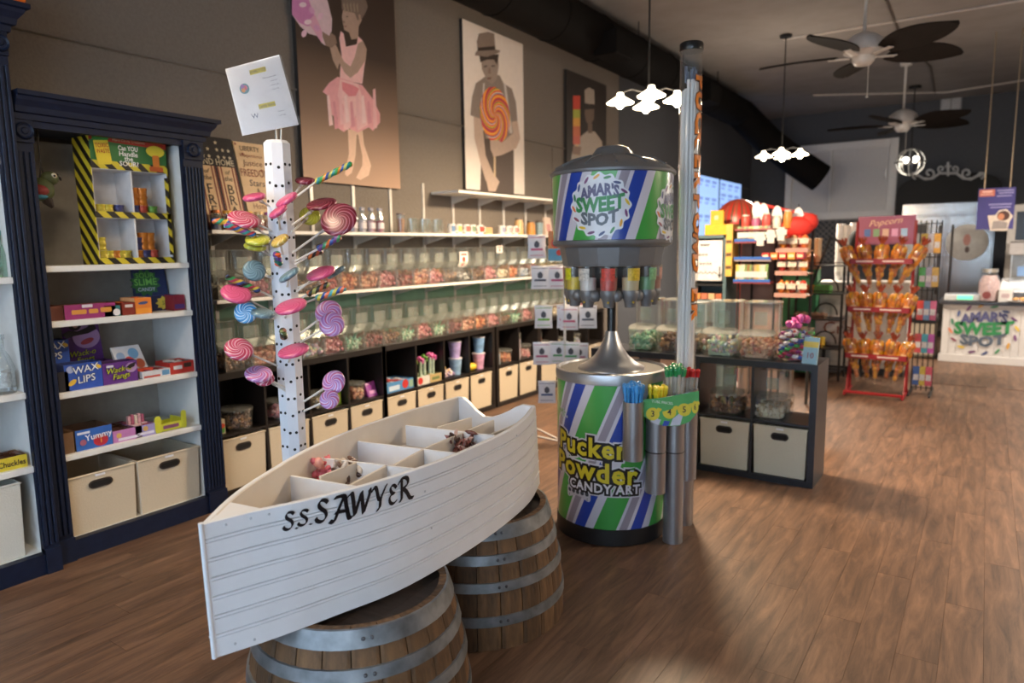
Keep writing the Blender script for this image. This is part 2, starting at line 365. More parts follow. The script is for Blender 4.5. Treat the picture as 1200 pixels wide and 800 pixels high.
# spiral duct along the left wall
M_duct = pm('black_duct', (.0035, .003, .003), .8, var=.3, scale=8, spec=.12)
dx, dz, dr = -3.56, 3.69, .235
ductp = [Vector((dx, 1.2, dz)), Vector((dx, 5, dz)), Vector((dx, 11.6, dz))]
e0 = on_y(868, 133, 12.0); e1 = on_y(900, 165, 12.35); e2 = on_y(930, 188, 12.6); e3 = on_y(962, 209, 12.8)
dt = thing('ceiling_duct', 'black round ventilation duct hung along the top of the long wall', 'duct', (dx, 1.2, dz))
B().tube(ductp+[e0, e1, e2, e3], dr, 20).obj('duct_body', M_duct, dt, world=True, smooth=40)
y = 1.4
while y < 11.5:
    a = Vector((dx, y, dz)); B().tube([a, a+Vector((0, .03, 0))], dr+.006, 20).obj('duct_seam', M_duct, dt, world=True, smooth=40); y += .9
for p0, p1 in (((715, 40), (737, 66)), ((826, 98), (842, 122))):
    c = on_x((p0[0]+p1[0])/2, (p0[1]+p1[1])/2, dx+.3)
    B().bx(dx+.1, dx+.36, c.y-.2, c.y+.2, c.z-.12, c.z+.12).obj('register_box', M_duct, dt, world=True, bevel=.01)
for y in (2.2, 4.4, 6.2, 7.6, 9.0, 10.4):
    B().tube([(dx+.15, y, dz+.15), (dx+.15, y, ZC)], .008, 5).obj('hanger_rod', M_black, dt, world=True)
# ================================================================ NAVY BOOKCASES
M_navy = pm('navy_paint', (.0065, .0115, .031), .45, var=.25, scale=25, spec=.3)
M_shelf = pm('bookcase_white', (.68, .68, .66), .5, var=.05)
def bookcase(label, xf, y0, y1, top, pl, pr_, shelves, base=.1, lo=1):
    t = thing('bookcase', label, 'bookcase', (xf, (y0+y1)/2, 0)); xb = -4.11
    def W(b, n, m, **k): return b.obj(n, m, t, world=True, **k)
    W(B().bx(xb, xf-.03, y0, y0+pl-.03, 0, top-.12), 'side_panel', M_navy); W(B().bx(xb, xf-.03, y1-pr_+.03, y1, 0, top-.12), 'side_panel', M_navy)
    W(B().bx(xb, xf-.04, y0+pl-.03, y0+pl-.005, base, top-.12), 'inner_lining', M_shelf); W(B().bx(xb, xf-.04, y1-pr_+.005, y1-pr_+.03, base, top-.12), 'inner_lining', M_shelf)
    for a, b_ in ((y0, y0+pl), (y1-pr_, y1)):
        po = W(B().bx(xf-.045, xf-.012, a, b_, 0, top-.2).bx(xf-.045, xf+.004, a-.0, b_, 0, .12), 'pilaster', M_navy)
        n = max(3, int((b_-a)/.019)); s = (b_-a)/n
        rd = B()
        for i in range(n): rd.bx(xf-.012, xf, a+i*s+.004, a+(i+1)*s-.004, .14, top-.24)
        rd.obj('fluting', M_navy, po, world=True, bevel=.002)
        W(B().bx(xf-.045, xf+.004, a, b_, top-.2, top-.1), 'corner_block', M_navy)
        yc, zc = (a+b_)/2, top-.15
        B().lathe([(.0, .012), (.012, .012), (.016, .006), (.026, .006), (.034, .014), (.04, 0)], 20, (xf+.004, yc, zc), axis=(1, 0, 0)).obj('rosette', M_navy, po, world=True, smooth=40)
    W(B().bx(xf-.04, xf-.006, y0+pl, y1-pr_, top-.13, top-.1), 'header_rail', M_navy)
    W(B().bx(xf-.05, xf-.006, y0+pl, y1-pr_, 0, base), 'plinth', M_navy)
    cr = B(); prof = [(0, top-.1), (.012, top-.1), (.015, top-.075), (.03, top-.07), (.035, top-.045), (.055, top-.02), (.06, top-.005), (.075, top), (.075, top+.02), (0, top+.02)]
    for (o, z), (o2, z2) in zip(prof[:-1], prof[1:]):
        if abs(z2-z) > .001: cr.hexa([(xb, y0-o*lo, z), (xf+o, y0-o*lo, z), (xf+o, y1+o, z), (xb, y1+o, z), (xb, y0-o2*lo, z2), (xf+o2, y0-o2*lo, z2), (xf+o2, y1+o2, z2), (xb, y1+o2, z2)])
    W(cr, 'crown', M_navy)
    W(B().bx(xb-.006, xb, y0+.005, y1-.005, .02, top-.12), 'back_panel', pm('bookcase_back', (.36, .33, .29), .6))
    for z in shelves: W(B().bx(xb, xf-.03, y0+pl-.005, y1-pr_+.005, z-.03, z), 'shelf', M_shelf, bevel=.003)
    W(B().bx(xb, xf-.05, y0+pl-.005, y1-pr_+.005, base-.03, base), 'bottom_board', M_shelf)
    return t
XB = -3.635
bookcase('navy fluted bookcase with white shelves beside the black wall cubbies', XB, 1.385, 2.295, 2.21, .075, .115, (1.45, 1.185, .835, .525), lo=0)
XA = -3.585
bookcase('taller navy fluted bookcase holding an orange box on its crown', XA, .42, 1.375, 2.565, .11, .066, (1.93, 1.405, .875, .525))

# ---------------------------------------------------------------- fabric bins
M_fab = pm('beige_canvas', (.56, .47, .345), .85, var=.06, scale=160, bump=.2)
M_fabg = pm('ivory_canvas', (.66, .63, .55), .85, var=.05, scale=160, bump=.2)
M_grom = pm('dark_grommet', (.03, .022, .018), .4)
M_hole = pm('handle_hole_dark', (.006, .005, .005), .9)
M_tag = pm('white_tag', (.75, .75, .78), .5)
def fabric_bin(w, h, d, mat, name='fabric_bin', tagm=True):
    """front faces +x, origin at front bottom centre"""
    t = bpy.data.objects.new(name, None); COL.objects.link(t)
    b = B(); w2 = w/2; q = .008; nseg = 6
    def ring(x0, x1, y, z): return [(x0, -y, z), (x1, -y, z), (x1, y, z), (x0, y, z)]
    o0, o1 = ring(-d+.008, -.008, w2-.008, 0), ring(-d, 0, w2, h); i1, i0 = ring(-d+q, -q, w2-q, h), ring(-d+q*2, -q*2, w2-q*2, q)
    R = [o0, o1, i1, i0]; vs = sum(R, []); fs = [(3, 2, 1, 0)]
    for k in range(3):
        for j in range(4): fs.append((k*4+j, k*4+(j+1) % 4, k*4+4+(j+1) % 4, k*4+4+j))
    fs.append((12, 13, 14, 15)); b.add(vs, fs)
    b.obj('body', mat, t, bevel=.003)
    B().tube([(.002, -w2, h-.006), (.002, w2, h-.006), (-d, w2, h-.006), (-d, -w2, h-.006)], .0045, 6, closed=True).obj('rim_seam', mat, t)
    g = B(); ww, hh = w*.165, .024; zc = h*.80
    fx = lambda e: (lambda a, c: (-.008*(1-(zc+c)/h)+e, a, zc+c))
    g.prism(rrect(-ww, ww, -hh, hh, hh*.98, 5), fx(-.004), fx(.005))
    go = g.obj('handle_grommet', M_grom, t, smooth=50)
    B().prism(rrect(-ww+.009, ww-.009, -hh+.009, hh-.009, hh*.6, 5), fx(.004), fx(.0065)).obj('handle_hole', M_hole, go)
    if tagm: B().bx(-.001, .003, -.022, .022, h*.93, h*.965).obj('tag', M_tag, t)
    return t
BIN = fabric_bin(.325, .335, .34, M_fab)
tag(BIN, '', 'fabric bin', 'beige fabric bins in the black wall cubbies')
# two bins low in the bookcase, one in the taller bookcase
for i, (y, nm) in enumerate(((1.625, 'beside the taller bookcase'), (1.99, 'nearer the black wall cubbies'))):
    b = dup(BIN, (XB-.05, y, .1), 0, 'beige fabric bin at the foot of the shorter navy bookcase, ' + nm, 'beige bins in the navy bookcase'); b.scale = (1.15, 1.09, .9)
GB = fabric_bin(.36, .36, .36, M_fabg); GB.location = (XA-.06, 1.08, .1); tag(GB, 'pale ivory fabric bin at the foot of the taller navy bookcase', 'fabric bin')

# ---------------------------------------------------------------- boxes on the bookcase shelves
def display_box(name, label, y0, z0, w, h, d, x, col, back=0, side=None, cat='candy box', lip=.6, inside=None, group=None, rz=0):
    """open display carton: front panel with lower front, header card of height `back` behind. front faces +x"""
    t = thing(name, label, cat, (x, y0+w/2, z0), rz, group); m = pm('card_%s' % col, col, .5, var=.12, scale=40); ms = pm('card_%s' % (side or col), side or col, .55, var=.1, scale=40)
    w2 = w/2
    c = B().bx(-.004, 0, -w2, w2, 0, h*(1 if not back else 1)).bx(-d, -.004, -w2, -w2+.003, 0, h).bx(-d, -.004, w2-.003, w2, 0, h).bx(-d, -d+.003, -w2, w2, 0, h).bx(-d, 0, -w2, w2, 0, .003)
    c.obj('carton', ms, t)
    B().bx(0, .0015, -w2, w2, 0, h).obj('front_print', m, t)
    if back:
        B().hexa([(-d, -w2, h), (-d+.004, -w2, h), (-d+.004, w2, h), (-d, w2, h), (-d-.02, -w2+.005, h+back), (-d-.016, -w2+.005, h+back), (-d-.016, w2-.005, h+back), (-d-.02, w2-.005, h+back)]).obj('header_card', m, t)
    if inside:
        cols = [pm('candy_%s' % c_, c_, .4) for c_ in inside]; s = B(); rr = random.Random(len(label))
        k = max(3, int(w/.03))
        for i in range(k):
            for j in range(3): s.bx(-d+.01+j*(d-.02)/3, -d+.005+(j+1)*(d-.02)/3, -w2+.006+i*(w-.012)/k, -w2+.003+(i+1)*(w-.012)/k, .004, h*(.75+.3*rr.random()), rr.randrange(len(cols)))
        s.obj('candy_packs', cols, t, kind='stuff')
    return t
def prn(t, name, polys, e=.003, w=None):
    """printing on a thing's front: polys = list of (outline, colour) or ('text', body, size, u, v, colour, kw)"""
    for p in polys:
        if p[0] == 'text':
            _, body, size, u, v, col, *kw = p; kw = kw[0] if kw else {}; ee = kw.pop('e', e); fr = kw.pop('fn', None); rot = kw.pop('rot', 0)
            cr, sr = math.cos(rot), math.sin(rot)
            base = fr or (lambda a, c: (ee, a, c))
            B().text(body, size, lambda a, c: base(u+a*cr-c*sr, v+a*sr+c*cr) if fr is None else base(u+a*cr-c*sr, v+a*sr+c*cr), **kw).obj(name, pm('ink_%s' % col, col, .5, var=.03), t)
        else:
            poly, col = p[0], p[1]; ee = p[2] if len(p) > 2 else e*.8
            B().flat(poly, lambda a, c: (ee, a, c)).obj('print', pm('ink_%s' % col, col, .5, var=.05), t)
xs = XB-.06
def yz(px, py, x=xs): p = on_x(px, py, x); return p.y, p.z
# -- third shelf (top 1.185)
g = 'boxes on the upper shelf of the navy bookcase'
Z = 1.185
t = display_box('candy_box', 'long magenta candy carton lying on the white shelf below the striped display', yz(76, 370)[0], Z, .24, .072, .09, xs, '#8d2a66', side='#5a3224')
prn(t, 'lettering', [(rrect(-.09, -.02, .024, .046, .006), '#c98a3c'), (rrect(-.01, .035, .024, .046, .006), '#c98a3c'), (rrect(.045, .1, .026, .05, .006), '#c98a3c'), (rrect(-.04, .01, .055, .07, .002), '#cfc6cf')])
t = display_box('candy_box', 'brown chocolate carton lying deep on the shelf beside the magenta carton', yz(58, 370)[0]+.01, Z, .066, .07, .2, xs-.02, '#6a3a2c')
t = display_box('candy_box', 'small teal and white candy carton between the magenta and the dark red cartons', yz(123, 370)[0], Z, .078, .055, .14, xs, '#2c6f72', inside=['#7d2a1c', '#b58a5a'])
prn(t, 'lettering', [(circ(.02, .02, .018), '#d5d0d2')])
t = display_box('candy_box', 'dark red candy carton with a white tag beside the orange carton', yz(143, 370)[0]+.004, Z, .068, .065, .16, xs, '#7a2418', inside=['#a8421f', '#c97a30'])
prn(t, 'lettering', [(rrect(-.02, .02, .04, .055, .002), '#d0c8c8')])
t = display_box('candy_box', 'bright orange candy carton leaning open beside the green slime candy carton', yz(159, 370)[0], Z, .088, .085, .15, xs, '#d87a2a', side='#d9a877', inside=['#e0a23a', '#c9541f'])
prn(t, 'lettering', [(circ(0, .058, .026, 14, .008, .1), '#3a4a7a'), (rrect(-.04, .04, .003, .03, .004), '#e0902e')])
t = display_box('candy_box', 'green and navy slime candy carton with a tall lettered header', yz(166, 370, xs-.12)[0], Z, .2, .085, .07, xs-.12, '#1d2a55', back=.15, side='#2a3a7a')
hf = lambda a, c: (-.07+.006-.02*(c-.085)/.15, a-.025, c)
B().flat([(math.cos(i*PI/12)*(.088 if i % 2 else .066), .155+math.sin(i*PI/12)*(.078 if i % 2 else .06)) for i in range(24)], hf).obj('print', pm('ink_#2f6a35', '#2f6a35'), t)
for s, z, c, q in (('SOUR', .195, '#6fae52', .04), ('SLIME', .158, '#7cc25c', .052), ('CANDY', .118, '#c9cfe0', .028)):
    B().text(s, q, lambda a, c_: (hf(a, z+c_)[0]+.002, a-.025, z+c_), offset=.012).obj('lettering', pm('ink_%s' % c, c), t)
B().flat([(math.cos(i*PI/9)*(.05 if i % 2 else .034)+.03, .042+math.sin(i*PI/9)*(.04 if i % 2 else .03)) for i in range(18)], lambda a, c: (.003, a, c)).obj('print', pm('ink_#c9c052', '#c9c052'), t)
B().text('SLIME', .03, lambda a, c: (.005, a+.055, .04+c), offset=.01).obj('lettering', pm('ink_#2f6a35', '#2f6a35'), t)
t = display_box('candy_box', 'small crimson candy carton at the end of the shelf beside the slime candy', 2.178-.07, Z, .066, .085, .13, xs-.03, '#7d2034', inside=['#9a3040', '#40306a'])
prn(t, 'lettering', [(rrect(-.028, .028, .01, .035, .004), '#4a2f6f')])
# -- second shelf (top .835)
Z = .835
t = display_box('wax_candy_box', 'dark candy carton standing at the post end of the lip candy shelf', yz(68, 455)[0]+.005, Z, .045, .1, .15, xs, '#1b1a24'); 
def lips_box(label, y, x, z, tall):
    t = display_box('wax_lips_box', label, y, z, .175, .13 if not tall else .24, .11, x, '#2a4fa8', side='#1c2f6a')
    zc = .075 if not tall else .185
    for s, dz, sz in (('WAX', .025, .05), ('LIPS', -.025, .05)):
        B().text(s, sz, lambda a, c: (.003, a+.01, zc+dz+c+a*.1), offset=.05).obj('lettering', pm('ink_#14182c', '#14182c'), t)
        B().text(s, sz, lambda a, c: (.005, a+.01, zc+dz+c+a*.1), offset=.008).obj('lettering', pm('ink_#dfe4ee', '#dfe4ee'), t)
    prn(t, 'print', [(circ(-.055, zc-.035, .022, 14, .012, .6), '#d8b13a', .0025), (circ(.07, zc+.03, .016, 14, .01, -.5), '#d8b13a', .0025), (circ(-.06, zc+.03, .018, 12), '#9aa4c8', .0022)])
    if tall:
        for k in range(3): prn(t, 'print', [(rrect(-.06+k*.045, -.04+k*.045, .02, .07, .004), ('#c96a30', '#d8a13a', '#3a78c0')[k], .004)])
    return t
lips_box('blue wax lips carton lying at the front of the shelf', yz(77, 455)[0], xs, Z, False)
lips_box('tall blue wax lips carton standing behind the front carton', yz(90, 455, xs-.12)[0]-.185, xs-.14, Z, True)
def fangs_box(label, y, x, z, hd):
    t = display_box('candy_fangs_box', label, y, z, .19 if hd else .175, .11, .1, x, '#5c2c7c', back=.19 if hd else 0, side='#3d1f55')
    fr = (lambda a, c: (-.0935-.02*(c-.11)/.19, a, c)) if hd else (lambda a, c: (.003, a, c)); zc = .13 if hd else .05; o = .006
    def nx(e): return lambda a, c: (fr(a, c)[0]+e, a, c)
    B().text('Wack-o', .04, lambda a, c: nx(.002)(a-.01, zc+.022+c+a*.08), offset=.05, shear=.2).obj('lettering', pm('ink_#17141c', '#17141c'), t)
    B().text('Wack-o', .04, lambda a, c: nx(.004)(a-.01, zc+.022+c+a*.08), offset=.006, shear=.2).obj('lettering', pm('ink_#b5b83a', '#b5b83a'), t)
    B().text('Fangs', .04, lambda a, c: nx(.002)(a, zc-.012+c+a*.08), offset=.05, shear=.2).obj('lettering', pm('ink_#17141c', '#17141c'), t)
    B().text('Fangs', .04, lambda a, c: nx(.004)(a, zc-.012+c+a*.08), offset=.006, shear=.2).obj('lettering', pm('ink_#b5b83a', '#b5b83a'), t)
    if hd:
        B().flat(circ(.02, .235, .068, 24, .06), nx(.002)).obj('print', pm('ink_#a886b8', '#a886b8'), t)
        B().flat([(-.095, .26), (-.06, .275), (-.02, .268), (.03, .285), (.06, .32), (.075, .27), (.03, .252), (-.04, .245), (-.075, .235)], nx(.005)).obj('print', pm('ink_#1c141f', '#1c141f'), t)
        B().flat(circ(-.03, .298, .03, 16, .026), nx(.005)).obj('print', pm('ink_#2a1c24', '#2a1c24'), t)
        B().flat(circ(-.028, .3, .014, 12), nx(.007)).obj('print', pm('ink_#b08a80', '#b08a80'), t)
        B().flat(circ(.02, .212, .035, 16, .014, .3), nx(.006)).obj('print', pm('ink_#a03a44', '#a03a44'), t)
    else:
        B().flat(circ(.055, .075, .03, 18, .026), nx(.002)).obj('print', pm('ink_#a886b8', '#a886b8'), t)
        B().flat([(.03, .08), (.05, .095), (.08, .1), (.07, .078), (.045, .07)], nx(.004)).obj('print', pm('ink_#1c141f', '#1c141f'), t)
        B().flat(rrect(-.07, -.035, .088, .1, .003), nx(.003)).obj('print', pm('ink_#c9c4d0', '#c9c4d0'), t)
    return t
fangs_box('purple fangs candy carton lying at the front of the shelf', yz(122, 455)[0], xs, Z, False)
fangs_box('purple fangs candy carton with a moustached header card', yz(90, 455, xs-.12)[0], xs-.12, Z, True)
t = thing('ring_candy_card', 'white candy card with red and blue printing leaning behind the lip candy', 'candy card', (xs-.12, yz(152, 440, xs-.12)[0], Z))
B().hexa([(-.0, -.06, 0), (.06, -.06, 0), (.06, .09, 0), (0, .09, 0), (-.035, -.075, .17), (-.028, -.075, .17), (-.028, .075, .17), (-.035, .075, .17)]).obj('card', pm('card_#cfd0d6', '#cfd0d6'), t)
for u, v, c, r in ((-.04, .12, '#7f9ac0', .022), (.03, .13, '#6fa0c8', .028), (0, .09, '#c0443a', .026), (.05, .075, '#b05a40', .025), (-.045, .07, '#4a6a4a', .016)):
    B().flat(circ(u, v, r, 14), lambda a, z: (.06-.088*z/.17+.004, a, z)).obj('print', pm('ink_'+c, c), t)
B().bx(.045, .075, -.055, .09, 0, .05).obj('candy_tray', pm('card_#c0452c', '#c0452c'), t)
t = display_box('candy_box', 'flat open white and red candy carton at the shelf front', yz(168, 455)[0], Z, .155, .04, .13, xs, '#c8c8cc', inside=['#b04038', '#c9b8a8', '#8a3a5a'])
prn(t, 'lettering', [(rrect(-.07, .02, .004, .014, .002), '#b5402f'), (rrect(.03, .07, .006, .034, .003), '#5a8ab0')])
t = display_box('candy_box', 'red candy carton with dark packets at the shelf end', yz(202, 455)[0]-.005, Z, .14, .065, .15, xs, '#b03028', inside=['#2c2c2c', '#d8d0c8', '#5a3a2a'])
prn(t, 'lettering', [(rrect(-.05, .0, .025, .045, .003), '#d5cfcf'), (rrect(.01, .055, .03, .055, .004), '#3c2c24')])
# -- first shelf (top .525)
Z = .525
display_box('candy_box', 'plain brown candy carton at the post end of the lowest candy shelf', yz(80, 530)[0]-.02, Z, .05, .105, .2, xs, '#6e5138')
t = display_box('candy_box', 'blue candy carton with a red heart on the lowest candy shelf', yz(90, 530)[0], Z, .175, .105, .17, xs, '#2c5fb0', side='#5a4232')
prn(t, 'lettering', [(circ(.03, .035, .036, 20, .03), '#b02838', .0025), ('text', 'Yummy', .042, .02, .062, '#e6e8f0', {'e': .005, 'offset': .015, 'rot': .06}), (circ(-.055, .04, .016, 10), '#9a5a70', .004), (rrect(-.08, -.02, .082, .094, .002), '#d0d8e8', .004), ('text', 'i', .04, .03, .035, '#e8a040', {'e': .005, 'offset': .02})])
t = display_box('candy_box', 'pink and purple candy carton with an open dark tray', yz(134, 530)[0], Z, .15, .062, .2, xs, '#b878b0', side='#8a3a50', inside=['#3a2418', '#4a2c20'])
prn(t, 'lettering', [(rrect(-.05, .06, .006, .02, .003), '#d8cfe0'), (circ(-.045, .035, .014, 10), '#d0a860')])
t = display_box('candy_box', 'lilac candy carton filled with upright packets', yz(160, 530)[0]+.004, Z, .108, .062, .17, xs, '#9a90c4', side='#7a5a80', inside=['#d0b0b8', '#a04a60', '#7aa050'])
prn(t, 'lettering', [(rrect(-.045, .045, .01, .024, .003), '#d5d0e0'), (circ(.0, .042, .014, 10), '#c8a060')])
[B().bx(-.1, -.08, -.048+k*.018, -.034+k*.018, .01, .105+.006*(k % 2)).obj('candy_stick_pack', pm('candy_%s' % ('#c89aa0', '#a85a70', '#d8c0b0')[k % 3], ('#c89aa0', '#a85a70', '#d8c0b0')[k % 3], .4, var=.4, scale=70), t) for k in range(5)]
t = thing('yellow_candy_tray', 'bright yellow candy tray with raised corner tabs', 'candy tray', (xs, yz(184, 530)[0]+.09, Z))
B().bx(-.16, 0, -.09, .09, 0, .004).bx(-.004, 0, -.09, .09, 0, .045).bx(-.16, -.156, -.09, .09, 0, .03).bx(-.16, 0, -.09, -.086, 0, .05).bx(-.16, 0, .086, .09, 0, .05).obj('carton', pm('card_#c4c43a', '#c4c43a'), t)
B().prism(rrect(-.09, -.055, 0, .095, .016), lambda a, z: (.0, a, z), lambda a, z: (.004, a, z)).obj('corner_tab', MATS['card_#c4c43a'], t); B().prism(rrect(.06, .09, 0, .1, .012), lambda a, z: (.0, a, z), lambda a, z: (.004, a, z)).obj('corner_tab', MATS['card_#c4c43a'], t)
B().flat(rrect(-.045, .045, .014, .034, .006), lambda a, c: (.003, a, c)).obj('print', pm('ink_#7a4a6a', '#7a4a6a'), t)
# -- things in the taller bookcase
xa = XA-.06
t = display_box('candy_box', 'yellow Chuckles candy carton in the taller navy bookcase', 1.172, .525, .125, .06, .13, xa, '#d8c23a', side='#6a4a30', inside=['#4a2c1c', '#6a3a20'])
B().text('Chuckles', .036, lambda a, c: (.003, a, .028+c), offset=.015, wmax=.11).obj('lettering', pm('ink_#26202c', '#26202c'), t)
t = display_box('candy_box', 'dark purple candy carton beside the yellow carton in the taller bookcase', 1.035, .525, .125, .075, .15, xa, '#2c2438', side='#b8b4b0', inside=['#2c2030', '#3c2840'])
gb = thing('glass_bottle', 'clear ribbed glass bottle in the taller navy bookcase', 'bottle', (xa-.05, on_x(2, 430, xa-.05).y, .875))
B().lathe([(.045, 0), (.05, .02), (.05, .12), (.035, .17), (.018, .2), (.018, .25), (.022, .25), (.022, .27), (0, .27)], 16).obj('glass', clear('bottle_glass', (.85, .9, .92), .14, .2), gb, smooth=40)
B().lathe([(.046, .03), (.046, .1), (0, .1)], 12).obj('candy', pm('candy_white_blue', '#c0c8d4', var=.5, scale=80), gb)
gb = thing('glass_bottle', 'green tinted glass bottle on the upper shelf of the taller bookcase', 'bottle', (xa-.06, on_x(0, 310, xa-.06).y, 1.405))
B().lathe([(.03, 0), (.034, .01), (.034, .1), (.014, .15), (.014, .2), (0, .2)], 16).obj('glass', clear('green_glass', (.35, .62, .5), .15, .2), gb, smooth=40)
B().lathe([(.016, .19), (.016, .21), (0, .21)], 12).obj('cap', pm('bottle_cap', (.1, .3, .3)), gb)
ob = thing('orange_box', 'orange box standing on the crown of the taller bookcase', 'box', (XA-.13, 1.17, 2.585))
B().bx(-.2, .2, -.25, .27, 0, .2).obj('body', pm('orange_card', '#e06a14', .5), ob, bevel=.01)
B().bx(.195, .208, -.2, .2, .05, .15).obj('panel', pm('orange_dark', '#b8480c', .5), ob)
# -- striped sour candy display stand
xd = XB-.1; p0 = on_x(117, 308, xd); p1 = on_x(204, 304, xd); pt = on_x(192, 166, xd)
yl, yr, zb, zt = p0.y, p1.y, 1.45, pt.z; w2 = (yr-yl)/2; H = zt-zb; D = .17; hz = H*.74
ds = thing('sour_candy_display', 'black and yellow hazard striped card display with small candy drums', 'display', (xd, yl+w2, zb))
M_haz = stripes('hazard_stripes', [(0, '#c9b62c'), (.5, '#1a1715')], 12, 12, 'plane', .5)
M_card = pm('card_inner_white', (.62, .62, .64), .6)
sd = B()
sd.bx(-D, 0, -w2-.002, -w2+.002, 0, H-.01).bx(-D, 0, w2-.002, w2+.002, 0, hz)
sd.bx(-.002, .002, -w2, w2, 0, .032).bx(-.002, .002, -w2, w2, hz*.49, hz*.49+.032).bx(-.002, .002, w2-.02, w2, .045, hz*.95).bx(-.002, .003, -w2, w2, hz, hz+.04)
sd.obj('striped_panel', M_haz, ds)
B().bx(-D, -D+.004, -w2, w2, 0, H-.02).bx(-D, 0, -w2+.003, w2-.003, 0, .004).bx(-D, -.003, -w2+.003, w2-.003, hz*.49-.002, hz*.49+.003).bx(-D, -.003, -w2+.003, w2-.003, hz-.003, hz).bx(-D, -.003, -.004, .004, 0, hz).bx(-D, -.003, -w2+.003, -w2+.006, 0, hz).bx(-D, -.003, w2-.006, w2-.003, 0, hz).obj('compartment_walls', M_card, ds)
B().bx(-.003, .0, -w2, w2, hz+.03, H).obj('header_card', pm('card_green_print', '#2f6a34', .5), ds)
F3 = lambda e: (lambda a, c: (e, a, c))
B().flat([(-w2, H-.03), (w2, H-.045), (w2, H), (-w2, H)], F3(.003)).obj('print', pm('ink_#b03020', '#b03020'), ds)
B().text('Hard Candy Creations', .018, lambda a, c: (.005, a+.0, H-.022+c), wmax=.17).obj('lettering', pm('ink_#e0c8a0', '#e0c8a0'), ds)
for s, z in (('Can YOU', H-.06), ('Handle', H-.088), ('the', H-.112), ('SOUR?', H-.138)):
    B().text(s, .034, lambda a, c: (.005, a-.008, z+c), offset=.015, wmax=.1).obj('lettering', pm('ink_#e8e8e4', '#e8e8e4'), ds)
cx, rz_ = -w2+.06, .12
def rot2(u, v, r=rz_): return cx+u*math.cos(r)-v*math.sin(r), H-.085+u*math.sin(r)+v*math.cos(r)
B().flat([rot2(*q) for q in rrect(-.036, .036, -.065, .06, .01)], F3(.0065)).obj('print', pm('ink_#d8c030', '#d8c030'), ds)
B().flat([rot2(*q) for q in rrect(-.04, .04, .055, .075, .006)], F3(.007)).obj('print', pm('ink_#3c8a3c', '#3c8a3c'), ds)
for s, v in (('TOXIC', .028), ('WASTE', .0)): B().text(s, .03, lambda a, c: (.009, *rot2(a, v+c)), offset=.012, wmax=.066).obj('lettering', pm('ink_#a03420', '#a03420'), ds)
# generic drum shape instead of the printed mascot
B().flat(circ(w2-.062, H-.06, .05, 20, .03), F3(.0065)).obj('print', pm('ink_#dcc838', '#dcc838'), ds)
B().flat(rrect(w2-.08, w2-.044, H-.145, H-.08, .006), F3(.0068)).obj('print', pm('ink_#d0782c', '#d0782c'), ds)
B().flat(rrect(w2-.1, w2-.026, H-.165, H-.14, .006), F3(.0071)).obj('print', pm('ink_#c05a28', '#c05a28'), ds)
# candy drums in the display
dm = [pm('drum_yellow', '#b8a83a', .4, .3, var=.4, scale=60), pm('drum_orange', '#b06a20', .4, .3, var=.4, scale=60), pm('drum_green', '#5a8a3a', .4, .3, var=.4, scale=60), pm('drum_blue', '#3a3c6a', .4, .3, var=.4, scale=60), pm('drum_red', '#a04030', .4, .3, var=.4, scale=60)]
dr_ = B().lathe([(.019, 0), (.02, .004), (.018, .006), (.018, .018), (.02, .02), (.02, .024), (.018, .026), (.018, .038), (.02, .042), (.02, .046), (0, .046)], 14)
nm = {0: 'yellow', 1: 'orange', 2: 'green', 3: 'purple', 4: 'red'}
cells = [('upper side cell', hz*.49+.003, [(-.8, 0, 0), (-.6, 0, 0), (-.3, 3, 0)]), ('upper edge cell', hz*.49+.003, [(.14, 3, 0), (.38, 4, 0), (.66, 2, 0), (.14, 1, 1), (.38, 1, 1)]),
         ('lower side cell', .004, [(-.85, 0, 0), (-.68, 0, 0), (-.5, 1, 0), (-.35, 0, 0), (-.2, 0, 0), (-.88, 0, 1)]), ('lower edge cell', .004, [(.14, 1, 0), (.36, 3, 0), (.58, 4, 0), (.14, 3, 1), (.32, 1, 1), (.5, 1, 1)])]
dme = {}
for cn, z, ds_ in cells:
    for di, (fr, ci, lv) in enumerate(ds_):
        if ci not in dme: o = dr_.obj('candy_drum', dm[ci], smooth=50); dme[ci] = o.data
        else: o = bpy.data.objects.new('candy_drum', dme[ci]); COL.objects.link(o)
        o.location = (xd-.05, yl+w2+fr*w2*.94, zb+z+lv*.068); o.scale = (1.45, 1.45, 1.45)
        if lv == 1 and ci == 1: o.scale = (1.5, 1.5, 2)
        tag(o, '%s %s candy drum in the %s of the striped display%s' % (ORD[di], nm[ci], cn, ', stacked' if lv else ''), 'candy drum', 'candy drums in the striped display')
# -- parrot ornament
pc = on_x(52, 210, XB-.1)
pa = thing('parrot_ornament', 'hanging red, green and blue parrot ornament in the navy bookcase', 'ornament', pc)
P_ = lambda px, py, dx_=0: on_x(px, py, XB-.1+dx_)-pc
B().ball(P_(50, 222), .05, (.8, 1.0, 1.15), 14, 8).ball(P_(58, 209), .035, (.9, 1.1, .95), 14, 8).obj('body', pm('parrot_green', '#3a4220', .7, var=.3), pa, smooth=60)
B().ball(P_(48, 223, .025), .035, (.6, 1.1, .8), 12, 8).obj('wing', pm('parrot_red', '#6a1818', .7), pa, smooth=60)
B().ball(P_(47, 230, .02), .03, (.7, 1.2, .45), 12, 8).obj('wing_tip', pm('parrot_blue', '#2a6a80', .7), pa, smooth=60)
B().tube([P_(52, 228), P_(56, 236), P_(62, 243)], [.03, .024, .008], 8).obj('tail', pm('parrot_dark', '#241a16', .7), pa, smooth=60)
B().ball(P_(63, 206, .025), .014, (.5, 1, 1), 10, 6).obj('face_patch', pm('parrot_white', '#b0a898', .7), pa, smooth=60)
B().ball(P_(64, 206, .034), .005, nu=8, nv=5).obj('eye', M_hole, pa)
